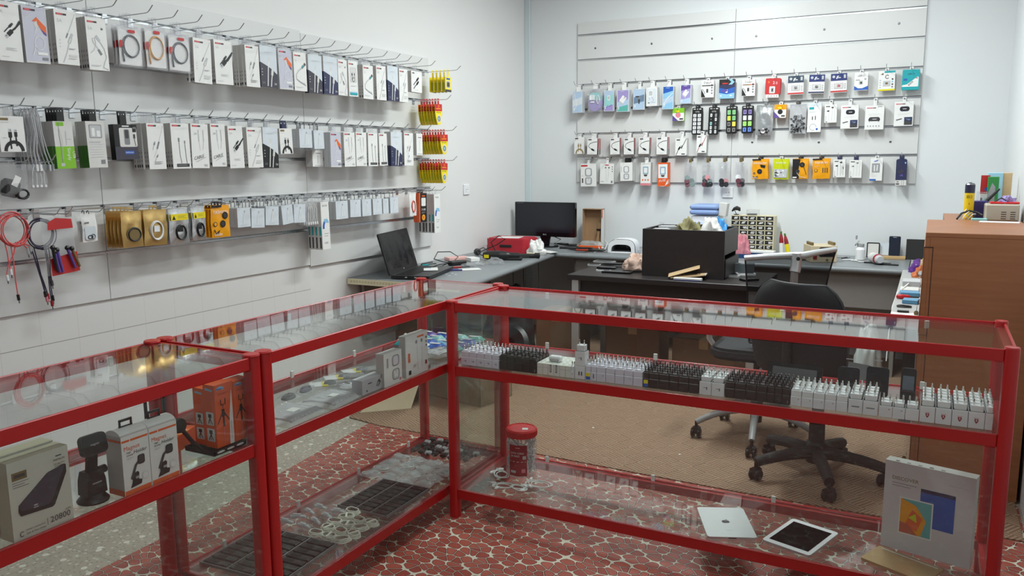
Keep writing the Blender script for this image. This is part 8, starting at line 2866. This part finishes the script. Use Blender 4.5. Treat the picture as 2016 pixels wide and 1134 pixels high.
for k, (px, py, l_, a_) in enumerate([(1672, 513, .10, .3), (1685, 515, .08, -.6), (1665, 509, .09, 1.0), (1655, 508, .07, .0), (1700, 517, .07, .4)]):
    c = at(px, py); m = MB(); m.tube([(-l_ / 2, 0, .005), (0, .004, .006), (l_ / 2, 0, .005)], [.004, .005, .002], [WPLAST, OFFW, DGREY, GPLAST, OFFW][k], 8); m.box(l_ * .2, -.006, 0, l_ * .36, .006, .008, GPLAST, .002)
    tag(m.build('hand_tool', None, c, a_), f'small {["white", "ivory", "dark", "grey", "pale"][k]} hand tool lying between power supply and bottle', 'tool')
for k, (px, py, l_) in enumerate([(1727, 519, .17), (1745, 522, .15)]):
    c = at(px, py); m = MB(); m.box(-l_ / 2, -.007, 0, l_ / 2, .007, .010, BPLAST, .003); tag(m.build('tweezers', None, c, -.12 + .05 * k), ['long black tweezers lying on the desk edge before the can', 'black tool nearest the pale desk, beside the tweezers'][k], 'tool')
# things leaning on the back wall
CARDT = mat('card_tan', srgb(190, 156, 110), .7)
m = MB(); m.box(-.12, -.09, 0, .12, .0, .018, CARDT, .002); c = hit(1752, 507, 1, -.12); tag(m.build('cardboard_pad', None, (c.x - .02, -.06, ZDS)), 'tan cardboard pad under the leaning phones', 'cardboard')
for k, (l_, r_, tp, bm, fr_, lab) in enumerate([(1707, 1733, 477, 504, 'frame', 'black phone frame around a pale panel leaning on the wall'), (1731, 1751, 477, 502, 'pale', 'pale blue-white phone screen leaning on the wall'), (1751, 1774, 465, 503, 'navy', 'dark navy phone leaning upright on the wall')]):
    zb_ = ZDS + (.019 if k else .0)
    y_ = -.075 if k else -.10
    A, B2 = hit(l_, tp, 1, y_), hit(r_, tp, 1, y_)
    w_, h_ = B2.x - A.x, A.z - zb_
    body, scr_ = dict(frame=(BPLAST, OFFW), pale=(LGREY, mat('pale_screen', srgb(206, 214, 222), .25)), navy=(mat('navy_gloss', srgb(30, 36, 52), .2), mat('navy_gloss', (0, 0, 0))))[fr_]
    m = MB(); m.T = Matrix.Rotation(-.12, 4, 'X'); m.prism(rrect(w_, h_, .008, 3, 0, h_ / 2), -.004, .004, body, 'y', True)
    o = tag(m.build('smartphone', None, ((A.x + B2.x) / 2, y_ - .01, zb_ + .001)), lab, 'phone')
    m = MB(); m.T = Matrix.Rotation(-.12, 4, 'X'); m.prism(rrect(w_ * .82 if k != 1 else w_ * .96, h_ * .84 if k != 1 else h_ * .96, .003, 2, 0, h_ * .5), -.0048, -.004, scr_, 'y'); m.box(-.012, -.0052, h_ * .93, .012, -.0044, h_ * .95, LGREY if k == 2 else body); m.build('screen', o)
A = hit(1785, 471, 1, -.12)
m = MB(); m.T = Matrix.Rotation(-.06, 4, 'X'); m.box(0, 0, 0, .17, .012, A.z - ZDS, BPLASTM, .002); tag(m.build('leaning_board', None, (A.x, -.12, ZDS + .001)), 'flat black board leaning on the wall behind the wooden cabinet', 'board')

# ---------------------------------------------------------------- on the pale desk by the cabinet
ZR = ZD + .0006
blob('plastic_bag', 'purple plastic pouch on the pale desk beside the wooden cabinet', 'bag', (3.15, -.80, ZR), .06, .07, .075, mat('purple_film', srgb(92, 44, 128), .3), 61, 0, .12)
blob('cloth', 'orange and brown crumpled wrapping on the pale desk', 'wrapper', (3.165, -1.02, ZR), .05, .07, .055, mat('orange_brown_wrap', srgb(190, 104, 56), .5, var=.4, scale=20), 63, 0, .2)
blob('cloth', 'beige string bundle hanging by the cabinet corner', 'cord', (3.175, -.93, ZR + .0), .03, .03, .09, mat('beige_cord', srgb(186, 160, 120), .8), 65, 0, .2)
for k in range(2):
    m = MB(); m.tube([(3.155, -1.30 - .1 * k, ZR + .03), (3.11, -1.42, ZR + .02), (3.056, -1.75 - .08 * k, ZR + .008), (3.042, -1.9 - .05 * k, ZR - .04), (3.040, -2.12 - .04 * k, ZR - .16), (3.040, -2.2 - .04 * k, ZR - .26)], .0028, CABLEW, 6)
    tag(m.build('cable', None), ['white cable drooping over the pale desk edge, upper one', 'white cable drooping over the pale desk edge, lower one'][k], 'cable', )
CB_ = mat('print_cyan_card', srgb(92, 150, 188), .4)
for (n_, lab, cat, x, y, w_, d_, h_, mm, rz_) in [('white_card', 'white flat pack on the pale desk behind the red screwdriver', 'pack', 3.11, -1.62, .09, .12, .012, OFFW, 0), ('blue_pack', 'cyan blue pack lying above the red screwdriver', 'pack', 3.115, -1.80, .09, .08, .02, CB_, .1), ('blue_pack', 'cyan blue pack lying below the red screwdriver', 'pack', 3.125, -2.05, .07, .07, .02, CB_, -.1), ('grey_box', 'pale grey clear-lidded box on the pale desk', 'box', 3.115, -1.42, .09, .12, .03, LGREY, 0), ('black_part', 'flat black strip on the pale desk by the keys', 'part', 3.10, -2.33, .05, .02, .008, BPLAST, 0)]:
    m = MB(); m.box(-w_ / 2, -d_ / 2, 0, w_ / 2, d_ / 2, h_, mm, .002); tag(m.build(n_, None, (x, y, ZR), rz_), lab, cat)
t = thing('screwdriver', 'screwdriver with a red handle on the pale desk beside the cabinet', 'screwdriver', (3.10, -1.935, ZR + .012), .1)
m = MB(); m.T = Matrix.Rotation(PI / 2, 4, 'Y'); m.lathe([(0, -.045), (.010, -.042), (.012, -.02), (.010, .01), (.006, .02), (0, .021)], mat('red_handle', srgb(196, 34, 40), .35), 14); m.build('handle', t)
m = MB(); m.tube([(.02, 0, 0), (.06, 0, 0)], .004, BPLAST, 8); m.build('shaft', t)
m = MB(); m.tube([(.03 * math.cos(2 * PI * j / 20), .022 * math.sin(2 * PI * j / 20), .005) for j in range(20)], .004, BPLAST, 6, True); tag(m.build('cable', None, (3.10, -2.19, ZR)), 'small black cable loop on the pale desk', 'cable')
m = MB(); m.grid(6, 6, lambda u, v: (-.055 + .11 * u, -.09 + .18 * v, .001 + .004 * math.sin(5 * v + 3 * u) ** 2), WHITE); tag(m.build('paper_sheet', None, (3.107, -2.45, ZR)), 'crumpled white paper at the near end of the pale desk', 'paper')
# key in the cabinet lock with keyring
kp = hit(1796, 585, 1, -2.45)
t = thing('key_ring', 'key ring with a brass key hanging at the wooden cabinet drawer', 'keys', (3.160, -2.40, .792))
m = MB(); m.tube([(-.004, .016 * math.cos(2 * PI * j / 16), -.012 + .016 * math.sin(2 * PI * j / 16)) for j in range(16)], .0013, STEELD, 5, True); m.build('ring', t)
m = MB(); m.T = Matrix.Translation((-.005, 0, -.03)); m.prism(ell(.010, .012, 12), -.001, .001, BRONZE, 'y'); m.box(-.003, -.001, -.045, .003, .001, -.008, BRONZE); m.build('key', t)
t = thing('key_ring', 'key hanging low beside the foot of the wooden cabinet', 'keys', (3.160, -2.50, .13))
m = MB(); m.tube([(-.004, .010 * math.cos(2 * PI * j / 16), .01 * math.sin(2 * PI * j / 16)) for j in range(16)], .0012, STEELD, 5, True); m.build('ring', t)
m = MB(); m.T = Matrix.Translation((-.012, 0, -.02)); m.prism(ell(.009, .010, 12), -.001, .001, BRONZE, 'y'); m.box(-.0025, -.001, -.035, .0025, .001, -.006, BRONZE); m.build('key', t)

# ---------------------------------------------------------------- on the wooden cabinet
ZW = wz + .0006
t = thing('wooden_cabinet', 'lower brown cabinet hidden behind the tall one, holding the odds and ends', 'cabinet', (3.25, -1.72, .0078))
m = MB(); m.box(0, 0, 0, .33, .62, 1.13, WOOD, .001); m.build('body', t)
ZB = 1.138 + .0006
m = MB(); m.box(0, 0, 0, .17, .10, .001, WHITE); tag(m.build('paper_sheet', None, (3.395, -1.86, ZW), -.12), 'white paper sheet on top of the tall wooden cabinet', 'paper')
m = MB(); m.box(0, 0, 0, .07, .05, .012, MINT, .002); tag(m.build('mint_pad', None, (3.37, -1.71, ZB), 0), 'mint green pad beside the beige power unit', 'pad')
A, B2 = hit(1941, 402, 1, -1.68), hit(2030, 404, 1, -1.68)
w_, h_ = 3.578 - A.x, A.z - ZB
t = thing('power_unit', 'beige power unit with two columns of vent slots on the wooden cabinet', 'power unit', (A.x, -1.68, ZB))
PUB = mat('power_unit_beige', srgb(176, 166, 152), .5)
m = MB(); m.box(0, 0, 0, w_, .16, h_, PUB, .006); m.build('casing', t)
m = MB()
for q in (.47, .74):
    for j in range(4):
        m.box(w_ * q, -.0006, h_ * (.12 + .13 * j), w_ * (q + .15), .0, h_ * (.17 + .13 * j), DGREY)
m.build('vent_slots', t)
m = MB(); m.box(0, 0, 0, .13, .05, .010, mat('red_lid', (0, 0, 0)), .003); m.tube([(.02, .02, .010), (.05, .02, .03), (.08, .02, .010)], .003, CABLEK, 6); tag(m.build('red_holder', None, (A.x + .02, -1.64, ZB + h_ + .0004), 0), 'red plastic strip lying on the beige power unit', 'strip')
blob('wrapper', 'violet and white crumpled wrapper on the beige power unit', 'wrapper', (3.525, -1.60, ZB + h_ + .0004), .035, .03, .035, mat('violet_wrap', srgb(150, 134, 190), .4, var=.3, scale=30), 71, 0, .25)


def standing(l_, r_, tp, y, d, mm, name, label, cat, art=None, zb=ZB, zlow=None):
    A, B2 = hit(l_, tp, 1, y), hit(r_, tp, 1, y)
    w, h = B2.x - A.x, A.z - zb
    mb = MB(); mb.box(-w / 2, 0, 0, w / 2, d, h, mm, .002)
    if art:
        art(Art(mb, w, h, -.0005, 0), mb, w, h)
    return tag(mb.build(name, None, ((A.x + B2.x) / 2, y, zb)), label, cat)


BLUEB = mat('box_indigo', srgb(52, 44, 110), .4)
standing(1914, 1946, 396, -1.50, .10, BLUEB, 'indigo_box', 'indigo blue box behind the beige power unit', 'box')
standing(1975, 1994, 340, -1.24, .03, mat('card_tan_book', srgb(206, 178, 136), .6), 'tan_book', 'tan standing book at the wall, beside the pale blue one', 'book')
standing(1946, 1976, 340, -1.25, .02, mat('card_pale_blue', srgb(160, 206, 226), .5), 'blue_folder', 'pale blue folder standing behind the green clipboard', 'folder')
standing(1932, 1950, 345, -1.30, .02, WHITE, 'red_card_pack', 'red and white card pack standing behind the tape dispenser', 'pack', lambda a, m, w, h: (a.rect(0, .55, 1, 1, RED), a.disc(.7, .66, .25, BLUE), a.rect(.5, .2, .9, .45, MINT), a.rect(.1, .3, .3, .45, DGREY)))
standing(1946, 1968, 348, -1.36, .03, mat('green_clip', srgb(50, 140, 70), .45), 'green_clipboard', 'green holder with a grey panel, standing on the cabinet', 'holder', lambda a, m, w, h: a.poly([(.02, .3), (.7, .3), (.7, .75), (.4, .85), (.02, .55)], GPLAST))
standing(1924, 1944, 378, -1.42, .05, CLEARP, 'clear_cup', 'small clear plastic cup next to the yellow can', 'cup')
m = MB(); p1_, p2_ = hit(1942, 396, 1, -1.42), hit(1968, 372, 1, -1.40); m.tube([p1_, p1_.lerp(p2_, .5), p2_], [.009, .008, .005], BPLASTM, 10); m.tube([p1_, V((p1_.x - .004, -1.42, ZB))], .004, BPLASTM, 6)
tag(m.build('black_tool', None), 'black rod-like tool leaning before the green holder', 'tool')
A = hit(1911, 358, 1, -1.55)
t = thing('gas_can', 'yellow gas lighter refill can with a dark top on the cabinet', 'can', (A.x, -1.55, ZB))
h_ = A.z - ZB
m = MB(); m.lathe([(.022, 0), (.0235, .003), (.0235, h_ * .70), (.0235, h_ * .92), (.019, h_ * .96), (.008, h_ * .97), (.008, h_ * .985)], YELLOW, 22, True, [YELLOW, mat('can_yellow', srgb(232, 196, 20), .35), mat('can_navy', srgb(40, 40, 66), .35), STEELD, STEELD, STEELD]); m.build('can_body', t)
m = MB(); m.tube([(0, 0, h_ * .98), (0, 0, h_ * 1.10)], .0016, WPLAST, 6); m.build('nozzle', t)
m = MB()
vs_, fs_, L_ = text_geo('BERCK')
H_ = .016; an = -PI / 2
m.add([(.0238 * math.cos(an - .58 + x * H_ / .0238 * (.0276 / (L_ * H_))), .0238 * math.sin(an - .58 + x * H_ / .0238 * (.0276 / (L_ * H_))), h_ * .56 + y * H_) for x, y in vs_], fs_, BLACK)
m.add([(.0238 * math.cos(an + q[0]), .0238 * math.sin(an + q[0]), h_ * q[1]) for q in [(-.4, .22), (.4, .22), (0, .46)]], [(0, 1, 2)], RED)
m.build('can_label', t)
m = MB(); m.tube([hit(1884, 431, 1, -1.66), hit(1893, 420, 1, -1.62), hit(1908, 415, 1, -1.60), hit(1924, 418, 1, -1.60), hit(1934, 424, 1, -1.62)], .005, CABLEK, 8)
tag(m.build('cable', None), 'thick black cable arching over the cabinet top behind the paper', 'cable')
m = MB(); rr_ = random.Random(5)
for k in range(5):
    m.tube([hit(1888 + 6 * k, 432, 1, -1.64 + .01 * k), hit(1894 + 7 * k, 422, 1, -1.62), hit(1903 + 6 * k, 412 + 3 * k, 1, -1.6)], .0025, [CABLEW, CABLEW, GPLAST, CABLEW, BPLAST][k], 6)
tag(m.build('cable', None), 'thin white wires below the yellow can on the cabinet', 'cable')

# ---------------------------------------------------------------- on the carpet and under the desks
ZF = 0.0079


def carton(name, label, x, y, w, d, h, rz, mm=CARDB, open_=True):
    t = thing(name, label, 'box', (x, y, ZF), rz)
    m = MB()
    m.box(-w / 2, -d / 2, 0, w / 2, -d / 2 + .005, h, mm); m.box(-w / 2, d / 2 - .005, 0, w / 2, d / 2, h, mm); m.box(-w / 2, -d / 2, 0, -w / 2 + .005, d / 2, h, mm); m.box(w / 2 - .005, -d / 2, 0, w / 2, d / 2, h, mm); m.box(-w / 2, -d / 2, 0, w / 2, d / 2, .005, mm)
    if not open_:
        m.box(-w / 2, -d / 2, h - .003, w / 2, d / 2, h, mm); m.box(-.03, -d / 2 - .0005, h - .06, .03, d / 2, h + .0005, mat('parcel_tape', srgb(170, 140, 100), .3))
    m.build('body', t)
    if open_:
        for (yy, sg) in ((-d / 2, -1), (d / 2, 1)):
            f = MB(); f.T = Matrix.Translation((0, yy, h)) @ Matrix.Rotation(sg * -.9, 4, 'X'); f.box(-w / 2, 0, 0, w / 2, .004, min(.11, d * .4), mm); f.build('flap', t)
        for sg in (-1, 1):
            f = MB(); f.T = Matrix.Translation((sg * w / 2, 0, h)) @ Matrix.Rotation(sg * .7, 4, 'Y'); f.box(0, -d / 2, 0, .004, d / 2, min(.12, w * .4), mm); f.build('flap', t)
    return t


carton('cardboard_box', 'open cardboard box on the carpet behind the corner of the red counters', .68, -2.20, .46, .30, .20, -.2, mat('cardboard_grey', srgb(142, 124, 100), .8))
q = [hit(735, 822, 2, ZF), hit(842, 768, 0, .62), hit(795, 752, 0, .30), hit(712, 808, 2, ZF)]
m = MB(); a_, b_ = V((.30, -2.80, ZF)), V((.52, -2.60, ZF))
a2, b2 = V((.36, -2.24, .25)), V((.52, -2.47, .19))
m.add([a_, b_, b2, a2, a_ + V((0, 0, .005)), b_ + V((0, 0, .005)), b2 + V((0, 0, .005)), a2 + V((0, 0, .005))], [(0, 1, 2, 3), (4, 5, 6, 7), (0, 1, 5, 4), (1, 2, 6, 5), (2, 3, 7, 6), (3, 0, 4, 7)], mat('cardboard_pale', srgb(206, 190, 160), .8))
tag(m.build('cardboard_sheet', None), 'pale cardboard sheet leaning from the carpet against the cardboard box', 'cardboard')
carton('cardboard_box', 'brown cardboard carton on the floor beside the black table leg', .90, -1.22, .30, .30, .40, .05, CARDBD, False)
carton('cardboard_box', 'brown cardboard carton under the middle of the black table', 1.43, -1.15, .38, .26, .34, .05, CARDBD, False)
carton('cardboard_box', 'brown cardboard carton under the table end beside the mesh chair', 1.95, -1.22, .42, .26, .30, -.08, CARDBD, False)
blob('black_bag', 'black bag slumped on the floor in the dark desk corner', 'bag', (.42, -1.12, ZF), .20, .17, .50, BPLASTM, 81, 0, .08)
m = MB(); m.T = Matrix.Translation((.60, -1.46, .10)) @ Matrix.Rotation(1.25, 4, 'X'); m.lathe([(.055, -.05), (.13, -.055), (.155, -.03), (.155, .03), (.13, .055), (.055, .05), (.055, -.05)], BPLAST, 28)
tag(m.build('rubber_wheel', None, (.0, .0, .062)), 'black rubber wheel leaning on the cartons under the desks', 'wheel')
for k in range(3):
    x = [.33, .42, .55][k]; m = MB(); m.tube([(x, -.9, ZD - .037), (x + .01, -.92, .62), (x + .03, -.95, .5)], .003, CABLEK, 6); tag(m.build('cable', None), f'thin black lead hanging below the long-wall desk, {ORD[k + 1]} of three', 'cable', 'leads hanging below the desk')
blob('plastic_bag', 'pale plastic bag on the floor below the grey desk, near the cabinets', 'bag', (2.90, -1.25, ZF), .09, .10, .42, mat('pale_bag_film', srgb(196, 202, 202), .35), 85, 0, .1)
for k, (px, py) in enumerate([(1668, 876), (1338, 895), (1168, 842)]):
    c = hit(px, py, 2, ZF); m = MB(); m.box(-.005, -.004, 0, .005, .004, .002, WHITE); tag(m.build('paper_scrap', None, c), f'tiny white paper scrap on the carpet, {["nearest the wooden cabinet", "near the mesh chair castors", "in the open middle"][k]}', 'scrap', 'paper scraps on the carpet')
